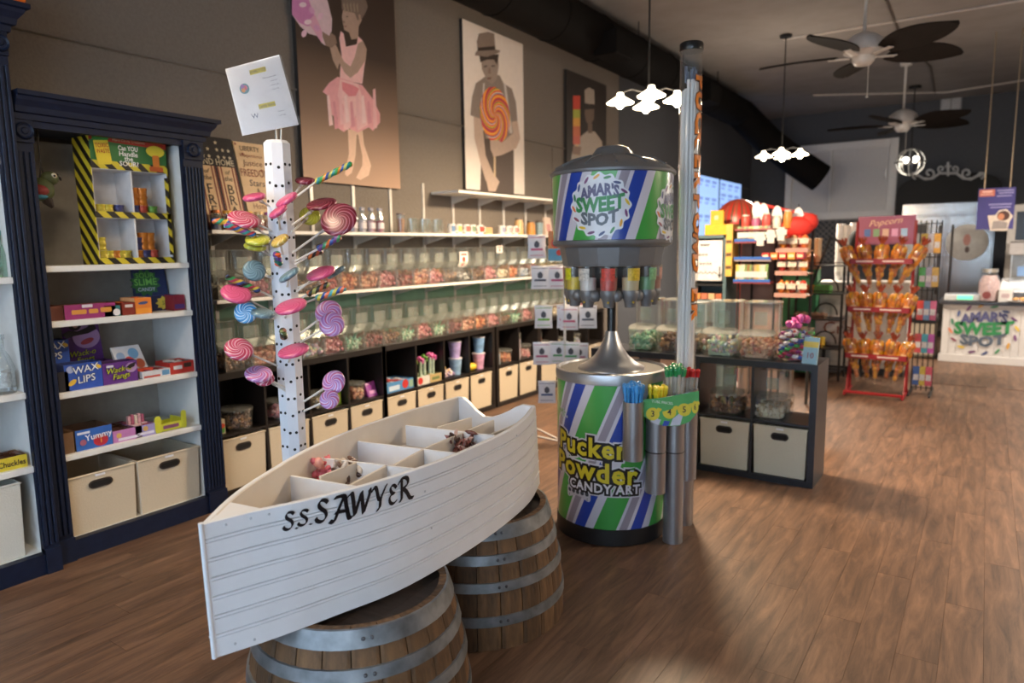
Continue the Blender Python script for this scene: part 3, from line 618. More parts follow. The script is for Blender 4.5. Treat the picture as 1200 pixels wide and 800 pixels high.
B().tube([P_(66, 206), P_(71, 208), P_(71.5, 212)], [.013, .01, .002], 8).obj('beak', pm('parrot_beak', '#15110f', .5), pa, smooth=60)
B().tube([P_(46, 212), P_(48, 196), P_(46, 176), P_(43, 150), on_x(43, 142, XB-.1)-pc+Vector((0, 0, .02))], .004, 6).tube([P_(52, 206), P_(48, 196)], .004, 6).obj('cord', pm('cord_dark', '#1c1612', .8), pa)
# ================================================================ WALL SHELVING
XS = -3.8
M_sh = pm('shelf_white', (.78, .75, .70), .45, var=.05)
M_std = pm('slotted_standard', (.6, .57, .53), .45, .3)
def wall_shelf(label, y0, y1, z, xf):
    t = thing('wall_shelf', label, 'shelf', (WX, (y0+y1)/2, z-.022))
    B().bx(WX+.012, xf, y0, y1, z-.022, z).obj('board', M_sh, t, world=True, bevel=.002)
    y = 2.62
    while y < y1:
        if y > y0: B().hexa([(WX+.01, y-.004, z-.09), (WX+.02, y-.004, z-.09), (WX+.02, y+.004, z-.09), (WX+.01, y+.004, z-.09), (WX+.01, y-.004, z-.022), (xf-.04, y-.004, z-.022), (xf-.04, y+.004, z-.022), (WX+.01, y+.004, z-.022)]).obj('bracket', M_std, t, world=True)
        y += .41
    return t
wall_shelf('short white wall shelf high under the boy picture', 4.77, 7.35, 2.01, XS)
wall_shelf('long white wall shelf carrying bottles, glasses and mugs', 2.42, 7.4, 1.637, XS)
wall_shelf('long white wall shelf carrying the upper row of candy bins', 2.42, 7.4, 1.217, XS)
y = 2.62; k = 0; sd = None
while y < 7.4:
    zt = 2.08 if y < 4.7 else 2.0
    o = B().bx(WX, WX+.012, y-.013, y+.013, .8, zt)
    for i in range(int((zt-1.64)/.05)): o.bx(WX+.011, WX+.0135, y-.003, y+.003, 1.66+i*.05, 1.685+i*.05)
    o = o.obj('slotted_standard', M_std)
    tag(o, 'white slotted shelf standard on the wall, %s from the navy bookcase' % ORD[k], 'shelf standard', 'slotted shelf standards'); y += .41; k += 1
# ================================================================ BLACK CUBBIES
M_cub = pm('black_brown_laminate', (.012, .009, .008), .4, var=.25, scale=30)
XK = -3.77
def cubby(label, y0, n, xf=XK, depth=.345, M_cub=M_cub):
    o, s, hz_, L = .04, .016, .336, n*.336+(n-1)*.016+.08
    t = thing('cubby_unit', label, 'cubby shelf', (xf, y0, 0)); H_ = .775
    def bb(a, b, z0, z1, e=0): return B().bx(-depth, e, a, b, z0, z1)
    bb(0, L, H_-o, H_, .001).obj('top_board', M_cub, t); bb(0, L, 0, o, .001).obj('bottom_board', M_cub, t)
    bb(0, o, o, H_-o).obj('side_board', M_cub, t); bb(L-o, L, o, H_-o).obj('side_board', M_cub, t)
    bb(o, L-o, H_/2-s/2, H_/2+s/2, -.002).obj('middle_shelf', M_cub, t)
    for i in range(1, n):
        y = o+i*.352-s
        bb(y, y+s, o, H_/2-s/2, -.002).obj('divider', M_cub, t); bb(y, y+s, H_/2+s/2, H_-o, -.002).obj('divider', M_cub, t)
    B().bx(-depth, -depth+.004, o, L-o, o, H_-o).obj('back_panel', M_cub, t)
    return t, [y0+o+.168+i*.352 for i in range(n)]
U = []
for lb, y0, n, xf in (('black four-column cubby unit against the wall beside the navy bookcase', 2.31, 4, XK), ('black four-column cubby unit in the middle of the wall run', 3.745, 4, XK), ('black two-column cubby unit against the wall', 5.245, 2, XK), ('black four-column cubby unit behind the hanging candy bags', 6.02, 4, XK-.01)):
    t, ys = cubby(lb, y0, n, xf); U.append((xf, ys))
k = 0; Zm = .775/2+.008
for xf, ys in U:
    for y in ys:
        b = dup(BIN, (xf-.006, y, .04), 0, 'beige fabric bin in the lower wall cubbies, %s from the navy bookcase' % ORD[k]); b.scale = (.95, 1, .97); k += 1
COL.objects.unlink(BIN)
for c in list(BIN.children):
    for g in list(c.children): bpy.data.objects.remove(g)
    bpy.data.objects.remove(c)
bpy.data.objects.remove(BIN)
# ---------------------------------------------------------------- candy fillings
def lumps(name, cols, n, x0, x1, y0, y1, z0, z1, r, seed, shape='ball', slope=0, bed=True):
    rr = random.Random(seed); b = B()
    for i in range(n):
        x, y = rr.uniform(x0+r, x1-r), rr.uniform(y0+r, y1-r); hz2 = z0+(z1-z0)*(.45+.55*rr.random())*(1+slope*((x-x0)/(x1-x0)-.5))
        z = max(z0+r*.8, hz2-r*rr.random()*2.2); q = Euler((rr.uniform(0, 6), rr.uniform(0, 6), rr.uniform(0, 6))).to_matrix(); s = r*rr.uniform(.75, 1.15)
        mi = rr.randrange(len(cols))
        if shape == 'ball': b.ball((x, y, z), s, (1, .8, .9), 6, 4, mi, q)
        elif shape == 'bar': b.ball((x, y, z), s, (1.7, .55, .5), 6, 4, mi, q)
        else: b.ball((x, y, z), s, (1.35, .8, .6), 6, 4, mi, q)
    # bed of candy under the loose pieces
    if not bed: return b, [pm('candy_%s' % c, c, .35, var=.15, scale=60, spec=.6) for c in cols]
    m0 = rr.randrange(len(cols)); b.bx(x0+.03, x1-.03, y0+.025, y1-.025, z0, z0+(z1-z0)*.5, m0)
    for k in range(int(n*.8)):                       # pieces lying against the clear walls
        e = k % 4; f = rr.random(); zz = z0+r+(z1-z0)*.62*rr.random(); s = r*rr.uniform(.8, 1.1); q = Euler((rr.uniform(0, 6), rr.uniform(0, 6), rr.uniform(0, 6))).to_matrix()
        px_ = (x1-r*1.1, x1-r*1.1, x0+(x1-x0)*f, x0+(x1-x0)*f)[e]; py_ = (y0+(y1-y0)*(.06+.88*f), y0+(y1-y0)*(.06+.88*f), y0+r*1.1, y1-r*1.1)[e]
        b.ball((px_, py_, zz), s, (1.1, .8, .8), 6, 4, rr.randrange(len(cols)), q)
    return b, [pm('candy_%s' % c, c, .35, var=.15, scale=60, spec=.6) for c in cols]
def dull(cs): return ['#%02x%02x%02x' % tuple(int(.72*int(c[i:i+2], 16)+.28*(105+.35*sum(int(c[j:j+2], 16) for j in (1, 3, 5))/3)) for i in (1, 3, 5)) for c in cs]
PAL = [('peach', ['#d88a62', '#e0a47c', '#c86a4a']), ('red-and-white', ['#c04038', '#e0d4cc', '#b8302c']), ('brown caramel', ['#6a3a22', '#a8703c', '#3c2216']), ('pink', ['#d87a80', '#e6a8a4', '#c05a62']), ('green', ['#4f9a78', '#78b890', '#b8c8a8']),
       ('pastel', ['#d8a8b8', '#a8b8d0', '#e0d0a0', '#b0d0b0']), ('orange', ['#e07a40', '#f0a060', '#d86030']), ('black-and-white', ['#2c2828', '#d8d4d0', '#6a5a58']), ('blue', ['#6a80b8', '#a0b0d0', '#d0d4dc']), ('yellow', ['#e0c078', '#f0dca8', '#d8a858']), ('dark red', ['#7a2424', '#a84038', '#4a1c1c']), ('cream', ['#e0cfae', '#f0e4cc', '#c8a880'])]
PAL = [(a_, dull(b_)) for a_, b_ in PAL]
M_acr = clear('clear_acrylic', (.96, .975, .96), .06, .08, .05)
M_acr2 = clear('acrylic_edge', (.93, .95, .93), .13, .2, .08)
M_pale = clear('pale_film', (.85, .92, .87), .14, .1, .3)
BW = .09
def acrylic_bin():
    t = bpy.data.objects.new('candy_bin', None); COL.objects.link(t)
    h, d, xm, hb, hc = .295, .31, -.13, .084, .022
    B().prism([(-d, -hb), (xm-hc, -hb), (xm, -hb+hc), (xm, hb-hc), (xm-hc, hb), (-d, hb)], lambda a, c: (a, c, .165), lambda a, c: (a, c, h)).obj('hopper', M_acr, t, smooth=60)
    B().hexa([(-d, -BW, 0), (0, -BW, 0), (0, BW, 0), (-d, BW, 0), (-d, -BW, .163), (0, -BW, .13), (0, BW, .13), (-d, BW, .163)]).obj('scoop_box', M_acr, t)
    B().hexa([(xm, -BW, .172), (.006, -BW, .132), (.006, BW, .132), (xm, BW, .172), (xm, -BW, .176), (.006, -BW, .136), (.006, BW, .136), (xm, BW, .176)]).obj('scoop_lid', M_acr2, t, bevel=.003)
    B().bx(-d-.003, xm+.003, -hb-.002, hb+.002, h, h+.007).obj('lid', M_acr2, t, bevel=.003)
    for s in (-1, 1): B().bx(-.004, .001, s*BW-.003, s*BW+.003, 0, .135).obj('edge', M_acr2, t); B().bx(xm-hc-.003, xm-hc+.001, s*hb-.002, s*hb+.002, .176, h).obj('edge', M_acr2, t)
    B().bx(xm-.009, xm-.006, -.056, .056, .18, .255).obj('pale_panel', M_pale, t)  # pale translucent rectangle just inside the hopper front
    return t
AB = acrylic_bin(); AB['category'] = 'candy bin'
FILL = []
for i, (nm_, cs) in enumerate(PAL):
    b, ms = lumps(nm_, cs, 80, -.3, -.006, -BW+.004, BW-.004, .004, .1 if i % 3 else .125, .017, i, ('ball', 'bar', 'chip')[i % 3], .2)
    o = b.obj('candy', ms, AB if i == 0 else None, smooth=60, kind='stuff'); FILL.append(o.data)
    if i: bpy.data.objects.remove(o)
seqA = [11, 3, 5, 2, 1, 6, 0, 3, 10, 0, 3, 2, 7, 2, 3, 11, 6, 8, 3, 9, 9, 11, 1, 5, 0]
seqB = [2, 0, 10, 5, 3, 4, 10, 2, 4, 3, 4, 10, 0, 6, 3, 2, 4, 3, 10, 0, 11, 6, 2, 3, 5]
for row, z, xf, seq, lb in ((0, 1.2175, XS-.006, seqA, 'on a white shelf'), (1, .7755, XK-.012, seqB, 'on the cubbies')):
    for i in range(25):
        y = 2.53+i*.193
        b = dup(AB, (xf, y, z), 0, 'acrylic bin of %s candy, %s from the navy bookcase, %s' % (PAL[seq[i]][0], ORD[i], lb), 'acrylic candy bins along the wall', {'candy': FILL[seq[i]]})
for c in list(AB.children): bpy.data.objects.remove(c)
bpy.data.objects.remove(AB)
# a few printed cards hung on upper bins
for px, py, w_, h_, c1, c2, lb in ((544, 302, .12, .11, '#e8e0d8', '#c04838', 'white card with a red print on the upper bins under the mugs'), (586, 292, .1, .07, '#e8dcd4', '#c05a5a', 'small white and red card on the upper bins beside the hanging bags')):
    p = on_x(px, py, XS-.12); t = thing('bin_card', lb, 'card', (XS-.128, p.y, p.z-h_/2))
    B().bx(0, .003, -w_/2, w_/2, 0, h_).obj('card', pm('card_'+c1, c1), t); B().flat(circ(0, h_*.38, h_*.22, 10), lambda a, c: (.0045, a, c)).flat(rrect(-w_*.35, w_*.35, h_*.7, h_*.85, .004), lambda a, c: (.0045, a, c)).obj('print', pm('ink_'+c2, c2), t)
# ---------------------------------------------------------------- things on the upper wall shelf (top 1.637)
ZU = 1.638
def ush(px, x=XS-.1): return on_x(px, 270, x).y
# leaning wooden signs
def leaning(name, label, y0, w_, h_, mat):
    t = thing(name, label, 'sign', (XS-.13, y0+w_/2, ZU), 0)
    B().hexa([(-.0, -w_/2, 0), (.018, -w_/2, 0), (.018, w_/2, 0), (0, w_/2, 0), (-.15, -w_/2, h_), (-.132, -w_/2, h_), (-.132, w_/2, h_), (-.15, w_/2, h_)]).obj('board', mat, t)
    return t, (lambda e: (lambda a, c: (.018-.15*c/h_+e, a, c)))
M_par = pm('parchment_board', '#dcbd96', .7, var=.12, scale=10)
HS = .585
ya = on_x(233, 165, XS-.26).y; yb_ = on_x(271, 168, XS-.26).y; yc_ = on_x(306, 170, XS-.26).y
w1 = .30
t, fn = leaning('patriotic_sign', 'tall sign lettered LAND HOME of the FREE BRAVE with stars and stripes', yb_-w1, w1, HS, pm('sign_navy_board', '#17151c', .6))
for s in (0, 1):
    u0 = -w1/2+.012+s*.143
    B().flat([(u0, .005), (u0+.128, .005), (u0+.128, .4), (u0, .4)], fn(.001)).obj('print', M_par, t)
    for du in (0, .022, .1, .12): B().flat([(u0+du, .005), (u0+du+.009, .005), (u0+du+.009, .4), (u0+du, .4)], fn(.002)).obj('print', pm('ink_#7a2a20', '#7a2a20'), t)
    for i in range(7):
        u, v = u0+.025+(i % 3)*.04, .46+(i//3)*.045
        B().flat([(u+(.014 if k % 2 == 0 else .006)*math.sin(k*PI/5), v+(.014 if k % 2 == 0 else .006)*math.cos(k*PI/5)) for k in range(10)], fn(.002)).obj('star', pm('ink_#d0c4ac', '#d0c4ac'), t)
    B().text(('LAND', 'HOME')[s], .055, lambda a, c: fn(.002)(u0+.062+a, .425+c), offset=.01, wmax=.125).obj('lettering', pm('ink_#d0c4ac', '#d0c4ac'), t)
    B().text('of', .04, lambda a, c: fn(.003)(u0+.06+a, .365+c), shear=.3).text('the', .045, lambda a, c: fn(.003)(u0+.06+a, .325+c), shear=.3).obj('lettering', pm('ink_#3a2a20', '#3a2a20'), t)
    for i, ch in enumerate(('FREE', 'BRAV')[s]): B().text(ch, .085, lambda a, c: fn(.003)(u0+.062+a, .255-i*.068+c), offset=.004).obj('lettering', pm('ink_#2a1c18', '#2a1c18'), t)
w2_ = yc_-yb_
t, fn = leaning('liberty_sign', 'parchment coloured sign lettered LIBERTY and FREEDOM', yb_+.012, max(.22, w2_), HS*.985, M_par); W2 = max(.22, w2_)
for s, v, sz, c, mx in (('LIBERTY', .535, .045, '#40302c', .15), ('Independence', .49, .03, '#8a4a3a', .2), ('Justice', .44, .055, '#7a5040', .2), ('FREEDOM', .375, .07, '#7a2c24', .215), ('Stars', .31, .06, '#4a4048', .13), ('&', .265, .035, '#5a4038', .1), ('Stripes', .225, .05, '#5a4038', .18), ('Honor', .16, .05, '#7a3a2c', .2), ('UNITY', .1, .05, '#40302c', .2)):
    B().text(s, sz, lambda a, c_: fn(.002)(a, v+c_), wmax=mx*W2/.23, shear=.15 if s in ('Justice', 'Stars', 'Stripes') else 0).obj('lettering', pm('ink_'+c, c), t)
for u, v in ((-.1, .56), (.06, .4), (-.06, .5), (.09, .33)): B().flat([(u+(.012 if k % 2 == 0 else .005)*math.sin(k*PI/5), v+(.012 if k % 2 == 0 else .005)*math.cos(k*PI/5)) for k in range(10)], fn(.002)).obj('star', pm('ink_#8a3a2c', '#8a3a2c'), t)
# small cartons and jars in front of the signs
rr = random.Random(3)
for i, (px, c1, c2) in enumerate(((249, '#2c4a7a', '#c06a30'), (263, '#c05a28', '#d8a040'), (275, '#3a7a3a', '#c04030'), (287, '#c8742c', '#e0b050'), (300, '#b05030', '#d0b080'), (311, '#c87a40', '#8a4a7a'))):
    y = ush(px); t = thing('candy_jar', 'small jar of %s sweets before the leaning signs, %s from the navy bookcase' % (('blue', 'orange', 'green', 'amber', 'rust', 'copper')[i], ORD[i]), 'jar', (XS-.06, y, ZU), 0, 'small jars before the signs')
    B().lathe([(.028, 0), (.031, .005), (.031, .075), (.024, .09), (.024, .1)], 14).obj('glass', clear('bottle_glass'), t, smooth=40)
    B().lathe([(.028, .003), (.029, .07), (0, .075)], 12).obj('candy', pm('jar_candy_%d' % i, c1, .5, var=.6, scale=70), t, smooth=40)
    B().lathe([(.027, .1), (.027, .118), (0, .118)], 14).obj('lid', pm('lid_'+c2, c2, .4, .3), t, smooth=40)
# soda bottles: two rows
for i in range(8):
    px = 414+i*5.1; y = ush(px); cl = ['#b8a8b8', '#c0b0b0', '#c8c0d0', '#b8b0c8', '#c89ab0', '#b05070', '#a84068', '#983060'][i]
    t = thing('syrup_bottle', 'slim clear bottle of %s syrup in the bottle row, %s from the lollipop tree' % ('pale' if i < 5 else 'magenta', ORD[i]), 'bottle', (XS-.1-(i % 2)*.03, y, ZU), 0, 'syrup bottles on the upper shelf')
    B().lathe([(.024, 0), (.026, .01), (.026, .105), (.012, .14), (.011, .17), (.013, .172), (.013, .18), (0, .18)], 12).obj('glass', clear('bottle_glass'), t, smooth=40)
    B().lathe([(.022, .005), (.023, .09), (0, .092)], 10).obj('syrup', pm('syrup_'+cl, cl, .4, var=.3, scale=80), t, smooth=40)
    B().lathe([(.0145, .165), (.0145, .187), (0, .187)], 10).obj('cap', pm('bottle_cap_grey', (.3, .3, .36), .4), t, smooth=40)
    B().lathe([(.0266, .03), (.0266, .075)], 12, a0=-1.1, a1=1.1).obj('label', pm('bottle_label', (.6, .55, .58), .6), t)
t = thing('candy_tumbler', 'tall tumbler of orange and black sweets on the upper shelf', 'jar', (XS-.1, ush(470), ZU))
B().lathe([(.028, 0), (.034, .12), (.034, .145)], 16).obj('glass', clear('bottle_glass'), t, smooth=40); B().lathe([(.026, .004), (.031, .11), (0, .12)], 12).obj('candy', pm('tumbler_candy', '#a86a38', .5, var=.7, scale=50), t); B().lathe([(.036, .145), (.036, .155), (0, .155)], 14).obj('lid', pm('tumbler_lid', (.25, .18, .15)), t)
for i, px in enumerate((482, 489, 496, 504, 511, 518)):
    t = thing('glass_mug', 'empty clear glass mug on the upper shelf, %s after the sweets tumbler' % ORD[i], 'mug', (XS-.1-(i % 2)*.03, ush(px), ZU), 0, 'clear glass mugs')
    B().lathe([(.03, 0), (.033, .008), (.033, .12), (.03, .12), (.03, .012), (0, .012)], 16).obj('glass', clear('mug_glass', (.93, .95, .93), .05, .25), t, smooth=40)
    B().tube([(.0, .032, .1), (0, .055, .09), (0, .058, .05), (0, .033, .03)], .005, 6).obj('handle', MATS['mug_glass'], t, smooth=60)
for i, (px, c1) in enumerate(((529, '#5a7aa0'), (537, '#c8b060'), (546, '#b05a50'), (553, '#708a70'), (562, '#c03830'), (588, '#8a90b0'), (596, '#c09a9a'), (603, '#c0807a'))):
    t = thing('printed_mug', 'white mug with %s print on the upper shelf' % ('a blue', 'a yellow', 'a dusty red', 'a green', 'a bright red', 'a slate blue', 'a pale pink', 'a rose')[i], 'mug', (XS-.1, ush(px), ZU))
    B().lathe([(.032, 0), (.035, .006), (.035, .085), (.032, .085), (.031, .01), (0, .01)], 16).obj('cup', pm('mug_white', (.72, .68, .64), .3), t, smooth=40)
    B().tube([(.015, .03, .07), (.02, .056, .066), (.02, .058, .028), (.015, .03, .018)], .006, 6).obj('handle', MATS['mug_white'], t, smooth=60)
    B().lathe([(.0356, .02), (.0356, .07)], 10, a0=-.8, a1=.4).obj('print', pm('mug_print_'+c1, c1, .5, var=.4, scale=60), t)
t = thing('wooden_block', 'plain tan wooden block sign between the mugs', 'block', (XS-.12, ush(573), ZU)); B().bx(-.02, .02, -.06, .06, 0, .065).obj('block', pm('tan_wood', '#b89468', .7, var=.1, stretch=(1, 1, 8)), t, bevel=.003)
for i, (px, c1, h_, nm2) in enumerate(((610, '#c8a070', .15, 'kraft paper bag of'), (624, '#b8803c', .13, 'jar of amber'))):
    t = thing('snack_jar', '%s snacks near the end of the mug row' % nm2, 'jar', (XS-.12, ush(px), ZU))
    B().lathe([(.045, 0), (.048, .01), (.048, h_*.8), (.036, h_*.92), (.036, h_)], 16).obj('body', pm('jar_'+c1, c1, .4, var=.35, scale=40), t, smooth=40); B().lathe([(.039, h_), (.039, h_+.015), (0, h_+.015)], 14).obj('lid', pm('jar_lid', (.12, .1, .09), .4), t)
t = thing('insulated_tumbler', 'pale blue printed tumbler with a dark lid on the upper shelf', 'tumbler', (XS-.12, ush(634), ZU)); B().lathe([(.034, 0), (.042, .13)], 16).obj('cup', pm('tumbler_blue', '#8aa0a8', .4, var=.35, scale=40), t, smooth=40); B().lathe([(.044, .13), (.044, .145), (.02, .155), (0, .155)], 14).obj('lid', MATS['jar_lid'], t, smooth=40)
t = thing('gift_bag', 'cream gift bag with red printing at the end of the upper shelf', 'bag', (XS-.13, ush(644), ZU)); B().hexa([(-.04, -.07, 0), (.03, -.07, 0), (.03, .07, 0), (-.04, .07, 0), (-.01, -.065, .19), (.0, -.065, .19), (.0, .065, .19), (-.01, .065, .19)]).obj('bag', pm('bag_cream', '#c8b0a0', .6), t); B().flat(rrect(-.04, .04, .04, .12, .01), lambda a, c: (.032-.03*c/.19, a, c)).obj('print', pm('ink_#b06a60', '#b06a60'), t)
# ---------------------------------------------------------------- things in the upper cubby row
def tub(label, y, x, z, pal, r=.085, h=.115, seed=0):
    t = thing('candy_tub', label, 'tub', (x, y, z))
    B().lathe([(r*.86, 0), (r*.92, .004), (r, h*.85), (r*1.03, h*.86), (r*1.03, h)], 20).obj('tub_wall', M_acr, t, smooth=40)
    B().lathe([(0, h+.012), (r*.6, h+.012), (r*1.05, h+.006), (r*1.05, h-.004)], 20).obj('lid', M_acr2, t, smooth=40)
    b, ms = lumps('x', PAL[pal][1], 55, -r*.62, r*.62, -r*.62, r*.62, .004, h*.72, .018, seed, 'chip')
    for k in range(26):
        a = k*2.4; b.ball((r*.78*math.cos(a), r*.78*math.sin(a), .015+h*.5*random.random()), .016, (1.2, .8, .7), 6, 4, k % len(ms))
    b.obj('candy', ms, t, smooth=60, kind='stuff'); return t
(x1, y1s), (x2, y2s), (x3, y3s), (x4, y4s) = U
xq = XK-.11
tub('round clear tub of caramel candy in the cubby nearest the navy bookcase', y1s[0]+.03, xq, Zm, 2, .1, .125, 1)
t = thing('candy_carton', 'small green and red candy carton beside the caramel tub', 'candy box', (XK-.05, y1s[0]-.12, Zm)); B().bx(-.04, 0, -.03, .03, 0, .09).obj('carton', pm('card_#c8b89a', '#c8b89a', .5), t); B().flat(rrect(-.026, .026, .006, .05, .004), lambda a, c: (.001, a, c)).obj('print', pm('ink_#5a9a40', '#5a9a40'), t); B().flat(circ(.012, .05, .016, 12), lambda a, c: (.002, a, c)).obj('print', pm('ink_#c84a2c', '#c84a2c'), t)
tub('round clear tub of pink candy behind the drilled pole', y1s[1], xq, Zm, 3, .095, .12, 2)
tub('round clear tub of pale candy in the third cubby from the navy bookcase', y1s[2]-.02, xq, Zm, 11, .095, .11, 3)
t = thing('candy_carton', 'lime green candy carton beside the tub of pale candy', 'candy box', (XK-.06, y1s[2]+.12, Zm)); B().bx(-.06, 0, -.03, .03, 0, .11).obj('carton', pm('card_#9ab838', '#9ab838', .5), t, bevel=.002); B().flat(circ(0, .06, .02, 12), lambda a, c: (.001, a, c)).obj('print', pm('ink_#e0d060', '#e0d060'), t)
tub('round clear tub of peach candy in the fourth cubby from the navy bookcase', y1s[3]-.04, xq, Zm, 0, .09, .12, 4)
t = thing('purple_candy_pack', 'crinkled purple candy pack beside the tub of peach candy', 'candy pack', (XK-.07, y1s[3]+.11, Zm)); B().hexa([(-.05, -.045, 0), (.02, -.045, 0), (.02, .045, 0), (-.05, .045, 0), (-.02, -.05, .1), (-.01, -.05, .085), (-.01, .05, .09), (-.02, .05, .11)]).obj('pack', pm('purple_film', '#8a3a8a', .3, var=.5, scale=30), t); B().flat(rrect(-.035, .035, .02, .045, .004), lambda a, c: (.0215-.03*c/.1+.003, a, c)).obj('print', pm('ink_#c890c0', '#c890c0'), t)
# second unit
t = display_box('candy_box', 'blue candy carton with a red cartoonless panel in the middle wall cubbies', y2s[0]-.15, Zm, .3, .08, .2, XK-.02, '#4a86b8', inside=['#c8d0d8', '#b03a34', '#5a7a9a']); prn(t, 'print', [(circ(.055, .045, .036, 16), '#b82c28'), (rrect(-.13, -.01, .012, .05, .006), '#c0d0e0'), (rrect(.1, .145, .01, .07, .004), '#8aa890')])
t['label'] = 'blue candy carton with a red round print in the middle wall cubbies'
t = display_box('candy_box', 'white and red carton of pink headed candy wands in the middle cubbies', y2s[1]-.15, Zm, .15, .07, .17, XK-.02, '#c8c4bc', inside=['#c8d0c8', '#8aa850']); prn(t, 'print', [(circ(-.04, .035, .03, 16), '#b82c28')])
t = display_box('candy_box', 'tan lettered carton beside the pink headed candy wands', y2s[1]+.005, Zm, .145, .065, .17, XK-.02, '#b8a070', inside=['#c8b890', '#5a7a40']); prn(t, 'print', [(rrect(-.05, .05, .02, .045, .006), '#6a7a4a')])
for i, (dy, c, h_) in enumerate(((-.13, '#7a9a3a', .2), (-.05, '#d060a0', .2), (.0, '#5a8a3a', .21), (.07, '#d868a0', .22), (.11, '#c85a98', .21))):
    t = thing('candy_wand', '%s headed candy wand standing in the cubby cartons, %s from the blue carton' % ('green' if i in (0, 2) else 'pink', ORD[i]), 'candy wand', (XK-.08, y2s[1]+dy, Zm+.05), 0, 'candy wands in the cubby')
    B().tube([(0, 0, -.045), (0, .008, h_-.07)], .014, 8).obj('handle', pm('wand_handle', '#a8b8a8', .4, var=.5, scale=50), t)
    hd = B(); [hd.ball((.01*math.cos(k*1.25), .008+.02*math.cos(k*1.25+1), h_-.055+.02*math.sin(k*1.25)), .017, nu=8, nv=5) for k in range(5)]
    hd.obj('head', pm('wand_'+c, c, .5), t, smooth=60)
def cup(label, y, x, z, c):
    t = thing('paper_cup', label, 'cup', (x, y, z), 0); B().lathe([(.042, 0), (.058, .135), (.061, .137), (.061, .142), (.056, .142), (.056, .13), (0, .13)], 18).obj('cup', pm('cup_'+c, c, .5, var=.45, scale=25), t, smooth=40)
    B().lathe([(.061, .142), (.062, .148), (0, .15)], 18).obj('lid', pm('cup_lid', (.7, .66, .68), .4), t, smooth=40); return t
cup('pale blue swirled cup under the lilac cup in the cubby', y2s[2]+.08, XK-.09, Zm, '#88a8c8'); cup('lilac swirled cup stacked on the pale blue cup', y2s[2]+.075, XK-.09, Zm+.151, '#a898c8')
t = thing('candy_pack', 'cluster of wrapped white and gold sweets beside the stacked cups', 'candy pack', (XK-.06, y2s[2]-.07, Zm)); b, ms = lumps('x', ['#c8b8d0', '#c8a860', '#a08ab0', '#e0d8d0'], 40, -.06, .03, -.075, .07, 0, .08, .016, 5); b.obj('sweets', ms, t, kind='stuff', smooth=60)
cup('pink swirled cup under the blue cup in the next cubby', y2s[3]+.07, XK-.09, Zm, '#c898b8'); cup('blue swirled cup stacked on the pink cup', y2s[3]+.075, XK-.09, Zm+.151, '#78a0d0')
t = thing('candy_pack', 'yellow candy bag lying beside the stacked pink and blue cups', 'candy pack', (XK-.06, y2s[3]-.06, Zm)); B().ball((-.02, 0, .035), .06, (.7, 1.2, .6), 12, 8).obj('bag', pm('yellow_film', '#d8b42c', .35, var=.3, scale=30), t, smooth=60)
def tubejar(label, y, x, z, c, h_=.14):
    t = thing('candy_test_tube', label, 'tube', (x, y, z)); B().lathe([(.012, 0), (.02, .008), (.02, h_), (.022, h_), (.022, h_+.012), (0, h_+.012)], 12).obj('tube_wall', M_acr2, t, smooth=40); B().lathe([(.016, .006), (.016, h_*.8), (0, h_*.82)], 10).obj('candy', pm('tube_candy_'+c, c, .5, var=.4, scale=60), t); return t
tubejar('clear candy test tube before the tub of orange candy', y3s[0]-.11, XK-.05, Zm, '#9aa8b8'); tub('round clear tub of orange candy in the two-column cubby', y3s[0]+.04, xq, Zm, 6, .095, .12, 6)
tubejar('tall clear candy test tube before the tub of rosy candy', y3s[1]-.12, XK-.04, Zm, '#b8a8b8', .26); tub('round clear tub of rosy candy in the two-column cubby', y3s[1]+.03, xq, Zm, 3, .1, .13, 7)
for i in range(3): tub('round clear tub of %s candy in the cubbies behind the hanging bags' % ('red', 'cream', 'pastel')[i], y4s[i], xq-.02, Zm, (1, 11, 5)[i], .095, .12, 8+i)
tubejar('tall red candy test tube in the cubbies behind the hanging bags', y4s[0]-.13, XK-.05, Zm, '#c05a50', .22)
# ================================================================ PICTURES ON THE WALL
PX = WX+.04
def picture(name, label, y0, y1, z0, z1, mat, edge):
    t = thing(name, label, 'picture', (WX, (y0+y1)/2, z0))
    B().bx(WX+.002, PX-.001, y0, y1, z0, z1).obj('canvas_edge', edge, t, world=True); B().bx(PX-.001, PX, y0, y1, z0, z1).obj('canvas', mat, t, world=True); return t
def art(t, px, col, e, name='print', var=.08, scale=30):
    p = [on_x(a, b, PX) for a, b in px]; B().flat([(q.y, q.z) for q in p], lambda a, c: (PX+e, a, c)).obj(name, pm('art_'+col, col, .6, var=var, scale=scale), t, world=True)
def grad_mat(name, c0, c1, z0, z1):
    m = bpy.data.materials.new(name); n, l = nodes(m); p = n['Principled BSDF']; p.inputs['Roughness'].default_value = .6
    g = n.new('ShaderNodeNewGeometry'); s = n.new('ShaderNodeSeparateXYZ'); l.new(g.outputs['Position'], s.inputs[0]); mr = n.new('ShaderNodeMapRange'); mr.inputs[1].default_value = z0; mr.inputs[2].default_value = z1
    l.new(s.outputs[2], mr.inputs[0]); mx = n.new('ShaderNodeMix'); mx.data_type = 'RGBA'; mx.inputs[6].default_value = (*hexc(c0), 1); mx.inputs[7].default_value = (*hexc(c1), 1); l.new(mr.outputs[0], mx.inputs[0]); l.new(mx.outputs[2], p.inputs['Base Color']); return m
dk = pm('canvas_dark_edge', (.03, .025, .022), .7)
